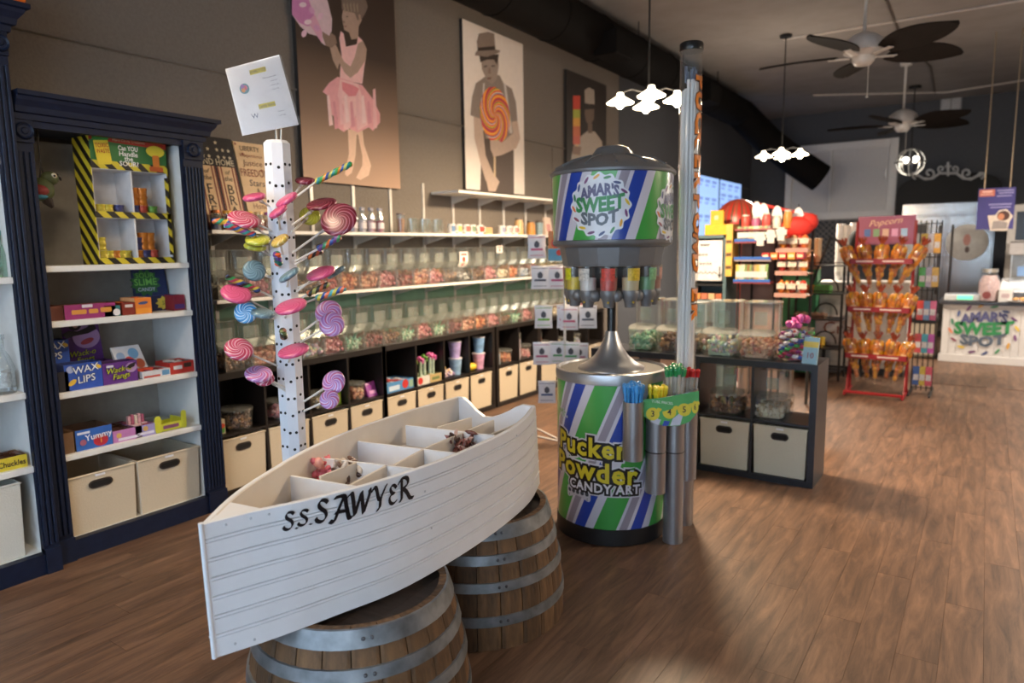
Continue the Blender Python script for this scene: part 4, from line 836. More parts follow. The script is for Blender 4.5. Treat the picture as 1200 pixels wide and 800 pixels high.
# girl in a tutu: tan to dark brown backdrop mixes print tone with lamplight fading upwards
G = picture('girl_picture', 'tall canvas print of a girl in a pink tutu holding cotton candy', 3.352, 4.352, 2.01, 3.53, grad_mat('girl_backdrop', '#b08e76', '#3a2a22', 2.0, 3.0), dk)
S = 1/3.556; Q = lambda pts: [(335+a*S, b*S) for a, b in pts]
skin, skin2, pk1, pk2, pk3 = '#b09484', '#dcb8a0', '#e4a2a8', '#ecbcbc', '#dc848e'
art(G, Q([(25, -40), (25, 60), (60, 110), (95, 140), (130, 150), (150, 180), (165, 190), (190, 130), (192, 80), (175, 10), (160, -40)]), '#d8bcc4', .001)
art(G, Q([(25, -40), (25, 60), (55, 95), (90, 110), (130, 95), (110, 40), (80, -40)]), '#c880b0', .0015)
art(G, Q([(90, 90), (130, 150), (150, 180), (150, 130), (120, 60)]), '#d8a0b8', .002)
art(G, Q([(258, 540), (262, 640), (245, 725), (255, 735), (275, 720), (290, 650), (295, 560), (300, 560), (318, 650), (318, 690), (292, 740), (310, 750), (345, 730), (355, 690), (345, 660), (325, 600), (318, 530)]), skin2, .001)
art(G, Q([(228, 130), (222, 160), (232, 230), (225, 300), (225, 330), (318, 350), (325, 290), (335, 220), (320, 170), (300, 150), (295, 185), (250, 195), (240, 140)]), pk2, .0015)
art(G, Q([(215, 320), (180, 345), (152, 382), (175, 400), (185, 440), (182, 475), (215, 490), (212, 530), (240, 550), (262, 535), (300, 552), (345, 530), (362, 545), (392, 510), (392, 475), (360, 410), (318, 355)]), pk1, .002)
art(G, Q([(225, 330), (215, 400), (240, 440), (240, 540), (260, 540), (290, 480), (300, 545), (340, 520), (330, 440), (300, 350)]), pk2, .0022)
art(G, Q([(232, 340), (235, 375), (262, 402), (290, 400), (305, 370), (280, 355)]), pk3, .0024)
art(G, Q([(188, 160), (182, 195), (195, 250), (215, 290), (225, 250), (215, 200)]), skin, .0022)
art(G, Q([(195, 160), (215, 205), (240, 255), (268, 278), (285, 240), (300, 180), (320, 170), (336, 205), (332, 250), (300, 300), (268, 325), (245, 305), (215, 250), (190, 200)]), skin, .0026)
art(G, Q([(150, 130), (152, 155), (165, 190), (190, 200), (212, 180), (205, 150), (185, 135), (180, 150)]), '#8a7264', .003)
art(G, Q([(240, 30), (232, 70), (242, 125), (262, 135), (272, 165), (300, 160), (302, 110), (315, 85), (310, 30), (280, 10)]), skin, .003)
art(G, Q([(230, -5), (232, 40), (262, 50), (285, 55), (298, 85), (315, 80), (330, 55), (340, 30), (330, -10), (290, -35), (250, -30)]), '#7a675c', .0034)
for k_ in range(9): art(G, Q([(170+k_*24, 400+30*math.sin(k_*2.1)), (180+k_*24, 395+30*math.sin(k_*2.1)), (196+k_*23, 520+14*math.sin(k_*1.7)), (180+k_*23, 525+14*math.sin(k_*1.7))]), ('#f0cccc', '#d8929c', '#e8b4b8')[k_ % 3], .00235)
for k_ in range(5): art(G, Q([(236+k_*14, 20), (242+k_*14, 10), (250+k_*13, 48), (244+k_*13, 52)]), '#94826f', .0037)
for k_ in range(6): art(G, Q(circ(70+(k_*37) % 90, 20+k_*24, 16, 8, 11, k_)), ('#e8d0d8', '#d49cc0', '#e0b8cc')[k_ % 3], .0022)
art(G, Q([(300, 60), (310, 62), (312, 82), (303, 84)]), '#a88c7c', .0036); art(G, Q([(250, 68), (258, 67), (258, 71), (250, 72)]), '#5a4a42', .0038); art(G, Q([(240, 108), (252, 107), (250, 113), (243, 113)]), '#8a5a54', .0038)
art(G, Q([(241, 85), (236, 92), (246, 98)]), '#7a6458', .0036)
# boy in a hat
Bo = picture('boy_picture', 'tall canvas print of a boy in a hat holding a large rainbow lollipop', 5.243, 6.247, 2.065, 3.588, pm('boy_backdrop', '#e8ddd4', .6, var=.04), dk)
S2 = 1/3.0769; Q = lambda pts: [(330+a*S2, b*S2) for a, b in pts]
gr1, gr2 = '#9a8a80', '#c0a898'
art(Bo, Q([(722, 470), (716, 690), (838, 700), (836, 480)]), '#54463e', .001)
art(Bo, Q([(735, 275), (700, 300), (686, 350), (680, 415), (720, 430), (735, 500), (830, 500), (850, 435), (845, 370), (830, 320), (800, 300), (785, 270)]), '#8a7d75', .0012)
art(Bo, Q([(692, 420), (695, 500), (720, 600), (735, 650), (770, 690), (785, 655), (760, 620), (735, 560), (722, 430)]), gr2, .002)
art(Bo, Q([(850, 435), (860, 500), (845, 535), (790, 560), (762, 565), (752, 510), (790, 515), (835, 480), (828, 440)]), gr2, .0022)
art(Bo, Q([(726, 300), (732, 300), (724, 480), (716, 480)]), '#c8c0bc', .0018); art(Bo, Q([(800, 300), (808, 302), (832, 480), (822, 480)]), '#c8c0bc', .0018)
art(Bo, Q([(718, 205), (722, 250), (740, 290), (758, 305), (775, 285), (782, 240), (780, 200)]), gr1, .0022)
art(Bo, Q([(712, 200), (716, 225), (740, 215), (765, 215), (776, 235), (783, 195)]), '#3c302a', .0026)
art(Bo, Q([(698, 190), (696, 200), (740, 205), (784, 190), (788, 182), (770, 178), (766, 122), (745, 115), (710, 122), (703, 150), (706, 182)]), '#8a7a70', .003)
art(Bo, Q([(705, 172), (706, 184), (770, 180), (769, 166)]), '#3a2e28', .0033)
art(Bo, Q([(728, 238), (740, 236), (740, 241), (728, 243)]), '#4a3c34', .003); art(Bo, Q([(756, 236), (768, 235), (768, 240), (757, 241)]), '#4a3c34', .003); art(Bo, Q([(738, 280), (756, 278), (754, 286), (742, 287)]), '#7a5a50', .003); art(Bo, Q([(745, 245), (752, 245), (754, 265), (744, 266)]), '#8a7468', .003)
art(Bo, Q([(764, 500), (764, 640), (771, 640), (771, 500)]), '#c8b090', .0034)
lc = on_x(330+770*S2, 415*S2, PX)
MS = stripes('rainbow_swirl', [(0, '#d8402c'), (.12, '#f0b840'), (.22, '#e87828'), (.34, '#5a4a88'), (.42, '#e8d8c0'), (.5, '#d83828'), (.62, '#f0c848'), (.7, '#5a7a48'), (.78, '#e87020'), (.9, '#8a3a68')], 4/(2*PI), 7, 'disc', .5)
ry = abs(on_x(330+770*S2, 315*S2, PX).z-on_x(330+770*S2, 515*S2, PX).z)/2; rx = abs(on_x(330+716*S2, 415*S2, PX).y-on_x(330+824*S2, 415*S2, PX).y)/2
lp = B().flat([(math.cos(a*PI/16), math.sin(a*PI/16)) for a in range(32)], lambda a, c: (a*rx, c*ry, 0)).obj('swirl_print', MS, Bo)
lp.location = (PX+.0038-WX, lc.y-Bo.location.y, lc.z-2.065); lp.rotation_euler = (PI/2, 0, PI/2)
art(Bo, Q([(750, 505), (752, 540), (765, 565), (800, 555), (800, 520), (780, 505)]), gr2, .0045); art(Bo, Q([(735, 640), (745, 690), (770, 690), (785, 655), (765, 635)]), gr2, .0036)
# chef
Ch = picture('chef_picture', 'dark canvas print of a child chef holding a tall ice lolly', 7.15, 8.155, 2.04, 3.52, pm('chef_backdrop', '#2c231f', .6, var=.2, scale=4), dk)
art(Ch, Q([(1045, 560), (1055, 520), (1080, 490), (1105, 470), (1130, 475), (1155, 510), (1160, 560), (1165, 640), (1040, 640)]), '#a89c90', .001)
art(Ch, Q([(1095, 370), (1092, 410), (1098, 440), (1112, 450), (1126, 430), (1128, 370)]), '#6e5c50', .0015); art(Ch, Q([(1092, 325), (1093, 372), (1128, 376), (1127, 325), (1108, 315)]), '#a89c90', .002)
art(Ch, Q([(1104, 445), (1104, 480), (1120, 480), (1120, 445)]), '#6e5c50', .0014); art(Ch, Q([(1090, 365), (1094, 395), (1130, 392), (1130, 366), (1110, 378)]), '#2c2420', .0018)
for a, b, c in ((345, 395, '#c84838'), (395, 425, '#a8b048'), (425, 455, '#d8a048'), (455, 490, '#c87050'), (490, 520, '#c86858')): art(Ch, Q([(1050, a), (1076, a), (1076, b), (1050, b)]), c, .003)
art(Ch, Q([(1058, 520), (1070, 520), (1068, 560), (1060, 560)]), '#c8a880', .002); art(Ch, Q([(1050, 525), (1048, 555), (1075, 560), (1080, 530)]), '#8a7264', .0034)
# ================================================================ BARRELS
M_stave = pm('oak_stave', (.13, .064, .025), .7, var=.62, scale=9, bump=.5, stretch=(5, 5, 1.2), rnd=.38)
M_hoop = pm('galvanised_hoop', (.23, .24, .25), .5, .7, var=.55, scale=14, bump=.1)
M_head = pm('barrel_head_wood', (.05, .03, .02), .7, var=.4, scale=8, stretch=(1, 6, 1), bump=.2)
ZBAR = .462
def brad(z): return .352-.066*(max(0, z-.05)/.41)**2
def barrel(label, cx, cy, rz):
    t = thing('barrel', label, 'barrel', (cx, cy, 0), rz, None); N = 24; zs = [0, .08, .16, .24, .32, .4, ZBAR]
    st = B(); g = .012
    vs = []
    for z in zs:
        for e, a in ((0, -PI/N+g*.5), (.003, -PI/N*.7), (.003, PI/N*.7), (0, PI/N-g*.5)): r = brad(z)+e-.003; vs.append((r*math.cos(a), r*math.sin(a), z))
        for a in (PI/N, -PI/N): r = brad(z)-.024; vs.append((r*math.cos(a), r*math.sin(a), z))
    fs = []
    for j in range(len(zs)-1):
        for k in range(6): fs.append((j*6+k, j*6+(k+1) % 6, j*6+6+(k+1) % 6, j*6+6+k))
    fs += [tuple(range(5, -1, -1)), tuple((len(zs)-1)*6+k for k in range(6))]
    st.add(vs, fs); o0 = st.obj('stave', M_stave, t)
    for i in range(1, N): o = o0.copy(); COL.objects.link(o); o.parent = t; o.rotation_euler = (0, 0, 2*PI*i/N)
    for z0, z1 in ((ZBAR-.05, ZBAR+.001), (.325, .362), (.225, .262), (.095, .135)):
        h = B(); P = [(brad(z0)+.002, z0), (brad(z0)+.0055, z0+.001), (brad(z1)+.0055, z1-.001), (brad(z1)+.002, z1)]
        h.lathe(P+[(brad(z1)-.002, z1), (brad(z0)-.002, z0), P[0]], 40); ho = h.obj('hoop', M_hoop, t, smooth=40)
        rv = B()
        for a in (2.2, 2.28): zc = (z0+z1)/2; r = brad(zc)+.005; rv.ball((r*math.cos(a-rz-2.9), r*math.sin(a-rz-2.9), zc), .006, nu=8, nv=5)
        rv.obj('rivet', pm('hoop_rivet', (.12, .12, .13), .5, .6), ho)
    R = brad(.43)-.022; ws = 2*R/6
    for i in range(6):
        a, b = -R+i*ws, -R+(i+1)*ws-.002; ya, yb2 = math.sqrt(max(0, R*R-a*a)), math.sqrt(max(0, R*R-b*b)); m = (a+b)/2; ym = math.sqrt(R*R-m*m)
        B().prism([(a, -ya), (m, -ym), (b, -yb2), (b, yb2), (m, ym), (a, ya)], lambda u, v: (u, v, .415), lambda u, v: (u, v, .437)).obj('head_board', M_head, t)
    return t
barrel('oak half barrel with galvanised hoops carrying the bow of the white boat', -1.585, 1.425, .1)
barrel('oak half barrel under the stern of the white boat beside the powder dispenser', -1.69, 2.2, .75)
# ================================================================ BOAT
M_boat = pm('boat_white_paint', (.78, .78, .8), .42, var=.04, scale=12, bump=.05)
M_in = pm('boat_inside_warm_tint', (.66, .6, .53), .5, var=.06, scale=10)  # tan tint puts warm room light into the white inside faces
ZB_, ZT_ = ZBAR+.002, .828
def spl(ps, n):
    ps = [Vector(p) for p in ps]; e = [ps[0]*2-ps[1]]+ps+[ps[-1]*2-ps[-2]]; out = []
    for i in range(1, len(e)-2):
        for k in range(8):
            t = k/8; a, b, c, d = e[i-1], e[i], e[i+1], e[i+2]
            out.append(.5*((2*b)+(c-a)*t+(2*a-5*b+4*c-d)*t*t+(3*b-a-3*c+d)*t**3))
    out.append(ps[-1]); L = [0]
    for a, b in zip(out[:-1], out[1:]): L.append(L[-1]+(b-a).length)
    res = []; j = 0
    for i in range(n+1):
        s = L[-1]*i/n
        while j < len(L)-2 and L[j+1] < s: j += 1
        f = (s-L[j])/max(1e-9, L[j+1]-L[j]); res.append(out[j].lerp(out[j+1], f))
    return res, L[-1]
def pz(l, z): return [on_z(a, b, z) for a, b in l]
NT = 28
topn, LT = spl(pz([(237, 614), (300, 598), (340, 590), (418, 571), (490, 549), (543, 529), (597, 504), (618, 488), (627, 476)], ZT_), NT)
botn, LB = spl(pz([(253, 770), (320, 748), (400, 718), (470, 690), (540, 650), (590, 615), (620, 588), (632, 566)], ZB_), NT)
topf, LF = spl(pz([(237, 613), (268, 583), (300, 560), (360, 525), (420, 500), (480, 480), (537, 464)], ZT_), NT)
org = Vector((-1.68, 1.8, 0)); 
botf = [Vector((p.x, p.y, ZB_)) for p in topf]
boat = thing('boat_display', 'white planked boat display lettered S.S. SAWYER with divided candy compartments', 'boat', (-1.68, 1.8, ZB_))
def side(v, u, far=False):
    a, b = (topf, botf) if far else (topn, botn); i = min(int(u*NT), NT-1); f = u*NT-i
    return (b[i].lerp(b[i+1], f)).lerp(a[i].lerp(a[i+1], f), v)
def snorm(u, far=False):
    d = side(.5, min(1, u+.01), far)-side(.5, max(0, u-.01), far); n = Vector((d.y, -d.x, 0)).normalized()
    return n if not far else -n
for far in (False, True):
    for k in range(7):
        v0, v1 = k/7, (k+1)/7; b = B(); n = NT; gr = .0035
        prof = [(v0, .0), (v0+.006, -.004), (v0+.010, .005), (v0+.024, .005), (v0+.028, -.004), (v0+.034, .0025), (v1-.004, .0025), (v1, 0)] if k else [(v0, .0025), (v1-.004, .0025), (v1, 0)]
        prof = prof+[(v1, -.012), (v0, -.012)]; m = len(prof); vs = []; fs = []
        for i in range(n+1):
            u = i/n; nn = snorm(u, far)
            for v, e in prof: vs.append(side(v, u, far)+nn*e)
        for i in range(n):
            for j in range(m): fs.append((i*m+j, i*m+(j+1) % m, (i+1)*m+(j+1) % m, (i+1)*m+j))
        fs += [tuple(range(m)), tuple(n*m+j for j in range(m))]
        b.add(vs, fs).obj('hull_plank', M_boat, boat, world=True)
    # inside lining
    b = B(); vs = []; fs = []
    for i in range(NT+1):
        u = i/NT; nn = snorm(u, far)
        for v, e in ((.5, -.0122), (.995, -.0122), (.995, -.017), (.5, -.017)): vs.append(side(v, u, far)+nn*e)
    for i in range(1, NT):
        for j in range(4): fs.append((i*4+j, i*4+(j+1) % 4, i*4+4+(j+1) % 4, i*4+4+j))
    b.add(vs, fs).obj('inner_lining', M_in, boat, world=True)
bt, bb_ = topn[0], botn[0]
B().tube([bb_+Vector((0, -.004, 0)), bt+Vector((0, -.004, .004))], .0065, 10).obj('stem_post', M_boat, boat, world=True, smooth=60)
# bow deck and screws
d1, d2 = side(1, .1), side(1, .1, True)
B().prism([(bt.x, bt.y+.01), (d1.x-.01, d1.y), (d2.x+.012, d2.y)], lambda x, y: (x, y, ZT_-.012), lambda x, y: (x, y, ZT_-.002)).obj('bow_deck', M_boat, boat, world=True)
for u, v in ((.035, .955), (.075, .955), (.105, .955), (.03, .06), (.06, .045), (.42, .78), (.43, .42), (.78, .9)):
    p = side(v, u)+snorm(u)*.003; B().lathe([(.0035, -.002), (.0035, .0012), (.002, .002), (0, .002)], 8, p, axis=snorm(u)).obj('screw', pm('painted_screw', (.5, .5, .52), .4), boat, world=True)
# transom with a scooped top
ya_ = (topn[-1]+topf[-1])/2
tp = [(537, 464), (545, 465), (552, 471), (560, 480), (569, 487), (577, 488), (588, 485), (599, 480), (606, 476), (614, 473), (627, 475)]
A_, B2 = topf[-1], topn[-1]; dv = B2-A_
def tr(px, py):
    v = ray(px, py); nrm = Vector((-dv.y, dv.x, 0)); s = (A_-CAM).dot(nrm)/v.dot(nrm); q = CAM+v*s; return ((q-A_).dot(dv)/dv.length, q.z)
prof = [tr(*p) for p in tp]; prof[0] = (0, prof[0][1]); prof[-1] = (dv.length, prof[-1][1]); du = dv.normalized(); nb = Vector((du.y, -du.x, 0)); nb = nb if nb.y < 0 else -nb
def trf(e): return lambda a, z: A_*1+du*a-Vector((0, 0, A_.z))+Vector((0, 0, z))+nb*e
for i in range(len(prof)-1):
    pass
bq = B()
for (a, z), (a2, z2) in zip(prof[:-1], prof[1:]): bq.hexa([trf(.018)(a, ZB_), trf(.018)(a2, ZB_), trf(0)(a2, ZB_), trf(0)(a, ZB_), trf(.018)(a, z), trf(.018)(a2, z2), trf(0)(a2, z2), trf(0)(a, z)])
bq.obj('transom', M_boat, boat, world=True)
# floor panel and dividers
ZD, ZF = .78, .695
fp = [(p.x, p.y) for p in [side(.6, i/14)-snorm(i/14)*.018 for i in range(1, 15)]]+[(p.x, p.y) for p in [side(.6, i/14, True)-snorm(i/14, True)*.018 for i in range(14, 0, -1)]]
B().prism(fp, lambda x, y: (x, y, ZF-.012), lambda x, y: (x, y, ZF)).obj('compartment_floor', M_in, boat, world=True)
B().prism([(x*.98+org.x*.02, y*.985+1.75*.015) for x, y in fp], lambda x, y: (x, y, ZB_), lambda x, y: (x, y, ZB_+.01)).obj('bottom_board', M_boat, boat, world=True)
DIV = [((341, 557), (424, 571)), ((375, 536), (487, 549)), ((413, 516), (546, 532)), ((476, 498), (590, 511)), ((418, 541), (375, 558)), ((453, 545), (410, 568)), ((496, 526), (461, 545)), ((541, 507), (498, 525)), ((552, 489), (513, 500)), ((578, 492), (545, 505)), ((606, 496), (574, 509))]
for i, (a, b) in enumerate(DIV):
    p, q = on_z(*a, ZD), on_z(*b, ZD); dn = Vector((q.y-p.y, p.x-q.x, 0)).normalized()*.005
    B().hexa([(*(p-dn)[:2], ZF), (*(q-dn)[:2], ZF), (*(q+dn)[:2], ZF), (*(p+dn)[:2], ZF), tuple(p-dn), tuple(q-dn), tuple(q+dn), tuple(p+dn)]).obj('divider', M_boat if i < 4 else M_in, boat, world=True)  # lengthwise dividers take the warm light tint, cross ones stay white
# calligraphic boat name, drawn with a broad nib
GL = {'S': [[(.78, .86), (.66, .97), (.45, 1), (.3, .9), (.28, .74), (.42, .58), (.6, .44), (.64, .24), (.5, .06), (.28, 0), (.08, .08), (.02, .2)]],
      'A': [[(.02, .06), (.14, 0), (.24, .1), (.5, .62), (.72, 1.0)], [(.34, 1.0), (.72, 1.0), (.78, .5), (.84, .06), (.98, .06)], [(.3, .38), (.8, .38)]],
      'W': [[(.06, .9), (.2, 1.0), (.24, .8), (.26, .05)], [(.26, .05), (.66, .95)], [(.66, .95), (.66, .05)], [(.66, .05), (1.02, .8), (1.06, 1.0)]],
      'Y': [[(.04, .86), (.16, 1), (.28, .9), (.34, .5), (.46, .44)], [(.86, 1.0), (.7, .8), (.46, .44), (.36, .1), (.2, 0)]],
      'E': [[(.74, .84), (.6, .98), (.4, .96), (.3, .8), (.38, .6), (.56, .54)], [(.5, .54), (.28, .46), (.16, .26), (.22, .06), (.42, 0), (.66, .12)]],
      'R': [[(.34, .96), (.22, .1), (.1, 0)], [(.14, .8), (.3, .96), (.6, 1), (.74, .86), (.66, .66), (.34, .52)], [(.4, .52), (.6, .3), (.76, .04), (.96, .02)]], '.': [[(.1, .04), (.14, .0)]]}
def hull(ps):
    ps = sorted(set(ps)); cr_ = lambda o, a, c: (a[0]-o[0])*(c[1]-o[1])-(a[1]-o[1])*(c[0]-o[0]); lo, up = [], []
    for p in ps:
        while len(lo) > 1 and cr_(lo[-2], lo[-1], p) <= 0: lo.pop()
        lo.append(p)
    for p in reversed(ps):
        while len(up) > 1 and cr_(up[-2], up[-1], p) <= 0: up.pop()
        up.append(p)
    return lo[:-1]+up[:-1]
def nib(b, path, fn, w=.1, ang=.7):
    ps, _ = spl([(x, y, 0) for x, y in path], max(6, len(path)*4)) if len(path) > 2 else ([Vector((*path[0], 0)).lerp(Vector((*path[1], 0)), i/6) for i in range(7)], 0)
    nx, ny = math.cos(ang)*w, math.sin(ang)*w; mn = .02
    for p, q in zip(ps[:-1], ps[1:]):
        t = (q-p); L = math.hypot(t.x, t.y) or 1; px_, py_ = -t.y/L*mn, t.x/L*mn
        h = hull([(c.x+s1*nx+s2*mn, c.y+s1*ny+s3*mn*.8) for c in (p, q) for s1 in (-1, 1) for s2 in (-1, 1) for s3 in (-1, 1)]); b.add([fn(*k) for k in h], [tuple(range(len(h)))])
M_ink = pm('black_lettering_paint', (.008, .008, .012), .4)
# pixel boxes (left, right, base, top) of each letter on the near side
LET = [('S', 329, 347, 620, 601), ('.', 345, 349, 619, 600), ('S', 350, 365, 615, 597), ('.', 363, 367, 614, 596), ('S', 370, 388, 611, 586), ('A', 387, 411, 611, 583), ('W', 408, 433, 604, 577), ('Y', 436, 455, 597, 570), ('E', 452, 467, 590, 569), ('R', 464, 484, 586, 561)]
def onside(px, py):
    best = None
    # march the curved hull for the point whose projection matches the pixel column, then solve height
    for i in range(161):
        u = i/160; a, b = proj(side(0, u)), proj(side(1, u)); f = (py-a[1])/(b[1]-a[1]); x = a[0]+(b[0]-a[0])*f
        if best is None or abs(x-px) < best[0]: best = (abs(x-px), u, f)
    return best[1], best[2]
for ch, xl, xr, yb3, yt3 in LET:
    (u0, v0), (u1, v1) = onside(xl, yb3), onside(xr, yb3-(xr-xl)*.23); (_, vt) = onside(xl, yt3)
    h = vt-v0; b = B()
    def fn(a, c, e=.0062):
        u = u0+(u1-u0)*a+(.12*h*.0); return side(v0+(v1-v0)*a+h*c, u)+snorm(u)*e
    if ch == '.': b.add([fn(*k) for k in ((.5, 0), (1.1, .07), (.5, .14), (-.1, .07))], [(0, 1, 2, 3)])
    else:
        for pth in GL[ch]: nib(b, pth, fn, .09)
    b.obj('lettering', M_ink, boat, world=True)
# candy left in the compartments
for nm, px, cols, n, r, sh, lb in (('taffy_pile', (371, 556), ['#e0808c', '#e8a090', '#d86a78'], 26, .017, 'ball', 'few pink wrapped taffies in a boat compartment'), ('chocolate_pile', (409, 562), ['#4a3028', '#d8c8b8', '#7a5a4a'], 30, .013, 'chip', 'small heap of brown and white sweets in a boat compartment'), ('caramel_pile', (541, 529), ['#6a3c34', '#c8a8a0', '#8a5048', '#3c2420'], 44, .014, 'bar', 'heap of brown twisted sweets in the boat compartment near the stern')):
    p = on_z(*px, ZF+.02); b, ms = lumps(nm, cols, n, -.055, .055, -.07, .07, 0, .1, r*1.1, 4, sh, bed=False)
    o = b.obj(nm, ms, smooth=60, kind='stuff'); o.location = (p.x+(.035 if nm == 'taffy_pile' else 0), p.y, ZF); tag(o, lb, 'candy pile')
# ================================================================ LOLLIPOP TREE
PD = 2.75; pb = on_d(344, 525, PD); pt_ = on_d(325, 165, PD); px0, py0 = (pb.x+pt_.x)/2, (pb.y+pt_.y)/2; ZP = pt_.z; PR = .05
tree = thing('lollipop_tree', 'white octagonal drilled pole for lollipops standing behind the boat', 'display pole', (px0, py0, 0))
M_pole = pm('pole_white', (.76, .76, .8), .4, var=.04)
vw = math.atan2(-py0, -px0)      # direction to the camera
B().lathe([(PR, .02), (PR, ZP-.012), (PR-.012, ZP), (0, ZP)], 8, a0=vw+PI/8, a1=vw+PI/8+2*PI).obj('pole', M_pole, tree)
B().lathe([(.16, 0), (.16, .02), (.06, .03), (0, .03)], 24).obj('base', M_pole, tree, smooth=40)
ap = PR*math.cos(PI/8); hole = None; z = ZP-.1; row = 0
while z > .55:
    for k in (-2, -1, 0, 1, 2):
        a = vw+k*PI/4; 
        for s in ((-.3, .3) if (row+k) % 2 else (0.05,)):
            if abs(k) == 2 and s != .05: continue
            c, d = math.cos(a), math.sin(a); off = s*PR*.75; p = (ap*c-d*off+c*.0003, ap*d+c*off+d*.0003, z+(.012 if k % 2 else 0))
            if hole is None:
                hole = B().lathe([(.0, .0006), (.0056, .0006), (.0056, -.002)], 10, axis=(1, 0, 0)).obj('drilled_hole', pm('hole_dark', (.02, .018, .016), .9), tree); o = hole
            else: o = hole.copy(); COL.objects.link(o)
            o.parent = tree; o.location = p; o.rotation_euler = (0, 0, a)
    z -= .066; row += 1
CR, CU, CT = RGT.copy(), -DWN, -FWD          # axes a viewer would call right, up and towards
M_stick = pm('paper_stick', (.72, .68, .62), .6)
def swirl(c1, c2, c3, arms=5, tw=38):
    k = 'swirl_%s_%s_%s_%d' % (c1, c2, c3, arms)
    return stripes(k, [(0, c1), (.38, c2), (.55, c3), (.78, c1), (.9, c2)], arms/(2*PI), tw, 'disc', .32, coat=.1)
LOL = {'pink': ('#cc5580', '#d4688e', '#c44a76'), 'redwhite': ('#b03a58', '#dcb8c4', '#c05070'), 'dark': ('#6a1428', '#a86a78', '#7c1c32'), 'yellow': ('#b8b838', '#c8c860', '#acac34'), 'gold': ('#c8a848', '#d8c890', '#b89440'), 'grey': ('#6a8490', '#84a0aa', '#5c7884'), 'blue': ('#3a8ac0', '#d8e8f0', '#5aa8d8'), 'purple': ('#b07ab8', '#d8bcdc', '#c0608c')}
cnt_l = {}
def lolly(kind, px, py, R, n, hole, dt=0, hz=0, label=''):
    """disc centre pixel, radius in m, disc normal in viewer axes, pixel where the stick meets the pole, depth offset towards the viewer"""
    P = on_d(px, py, PD-dt); Hh = on_d(hole[0], hole[1], PD-ap*(.9 if abs(hole[0]-336) < 9 else .4)); nn = (CR*n[0]+CU*n[1]+CT*n[2]).normalized()
    t = thing('lollipop', label, 'lollipop', Hh, 0, 'lollipops on the drilled pole')
    dd = P-Hh; d = dd.normalized(); 
    B().tube([Vector((0, 0, 0)), dd-d*R*.2], .0042, 6).obj('stick', M_stick, t)
    th = .009; c = LOL[kind]
    b = B().lathe([(0, -th), (R*.8, -th), (R*.95, -th*.6), (R, 0), (R*.95, th*.6), (R*.8, th), (0, th)], 28); o = b.obj('candy_disc', swirl(*c), t, smooth=60)
    o.location = dd; o.rotation_euler = Vector((0, 0, 1)).rotation_difference(nn).to_euler()
    # twisted film end of the wrapper
    fe = B().hexa([dd-d*R*.92+nn*.006-d.cross(nn)*.008, dd-d*R*.92+nn*.006+d.cross(nn)*.008, dd-d*R*.92-nn*.006+d.cross(nn)*.008, dd-d*R*.92-nn*.006-d.cross(nn)*.008] + [dd-d*(R*.92+.035)+q for q in (nn*.002-d.cross(nn)*.003, nn*.002+d.cross(nn)*.003, -nn*.002+d.cross(nn)*.003, -nn*.002-d.cross(nn)*.003)])
    fe.obj('wrapper_neck', clear('wrapper_film', (.9, .9, .92), .2, .3, .15), t); return t
def sstick(px0_, py0_, px1, py1, hole, dt, label, cols, r=.011):
    a, b = on_d(px0_, py0_, PD-dt), on_d(px1, py1, PD-dt*1.3); Hh = on_d(hole[0], hole[1], PD-ap*.7)
    t = thing('candy_stick', label, 'candy stick', Hh, 0, 'twisted candy sticks on the drilled pole'); L = (b-a).length
    B().tube([Vector((0, 0, 0)), a-Hh], .004, 6).obj('stick', M_stick, t)
    st = []
    for i, c in enumerate(cols): st.append((i/len(cols), c))
    m = stripes('twist_'+'_'.join(cols), st, 1/(2*PI), 16, 'cyl', .3); bb = B(); n = 14; vs = []; prof = []
    prof = [(.002, 0)]+[(r*(1+.18*math.sin(i*1.9)), L*(i+.5)/n) for i in range(n)]+[(.002, L)]
    o = bb.lathe(prof, 12).obj('twisted_candy', m, t, smooth=60); o.location = a-Hh; o.rotation_euler = Vector((0, 0, 1)).rotation_difference((b-a).normalized()).to_euler(); return t
PXM = PD/F*1.02
lolly('pink', 298, 231, .04, (-.1, .9, .42), (318, 243), .1, label='flat magenta lollipop highest on the bookcase side of the pole')
lolly('pink', 336, 234, .043, (-.45, .75, .5), (327, 262), .17, label='magenta lollipop tilted up over the top of the pole')
lolly('pink', 326, 248, .036, (-.5, .75, .5), (328, 270), .2, label='smaller magenta lollipop tilted just below the topmost magenta one')
lolly('redwhite', 286, 257, .056, (.35, .78, .52), (318, 280), .08, label='red and white swirl lollipop above the two yellow ones')
lolly('yellow', 302, 281, .044, (.12, .86, .5), (316, 296), .1, label='lime yellow lollipop, upper of a pair')
lolly('yellow', 299, 289, .04, (.2, .93, .3), (318, 300), .05, label='lime yellow lollipop, lower of a pair')
lolly('gold', 328, 282, .034, (-.42, .7, .58), (331, 298), .2, label='golden lollipop tilted across the face of the pole')
lolly('dark', 397, 257, .068, (-.1, .35, .93), (343, 296), .12, label='large dark red swirl lollipop facing out, biggest on the pole')
lolly('dark', 377, 239, .058, (-.1, .85, .5), (342, 264), .0, label='dark red lollipop tilted behind the biggest one')
lolly('yellow', 363, 253, .04, (.2, .4, .9), (342, 272), -.06, label='yellow lollipop half hidden under the dark red ones')
lolly('dark', 358, 212, .038, (.1, .9, .4), (334, 240), -.02, label='dark red lollipop at the foot of the uppermost candy stick')
lolly('grey', 298, 317, .04, (.45, .2, .86), (322, 327), .06, label='grey blue lollipop above the pink one on the bookcase side')
lolly('grey', 339, 322, .042, (-.5, .78, .4), (336, 336), .18, label='grey blue lollipop tilted across the face of the pole')
lolly('pink', 376, 320, .054, (-.22, .85, .48), (346, 343), .14, label='pink lollipop tilted up beside the grey one')
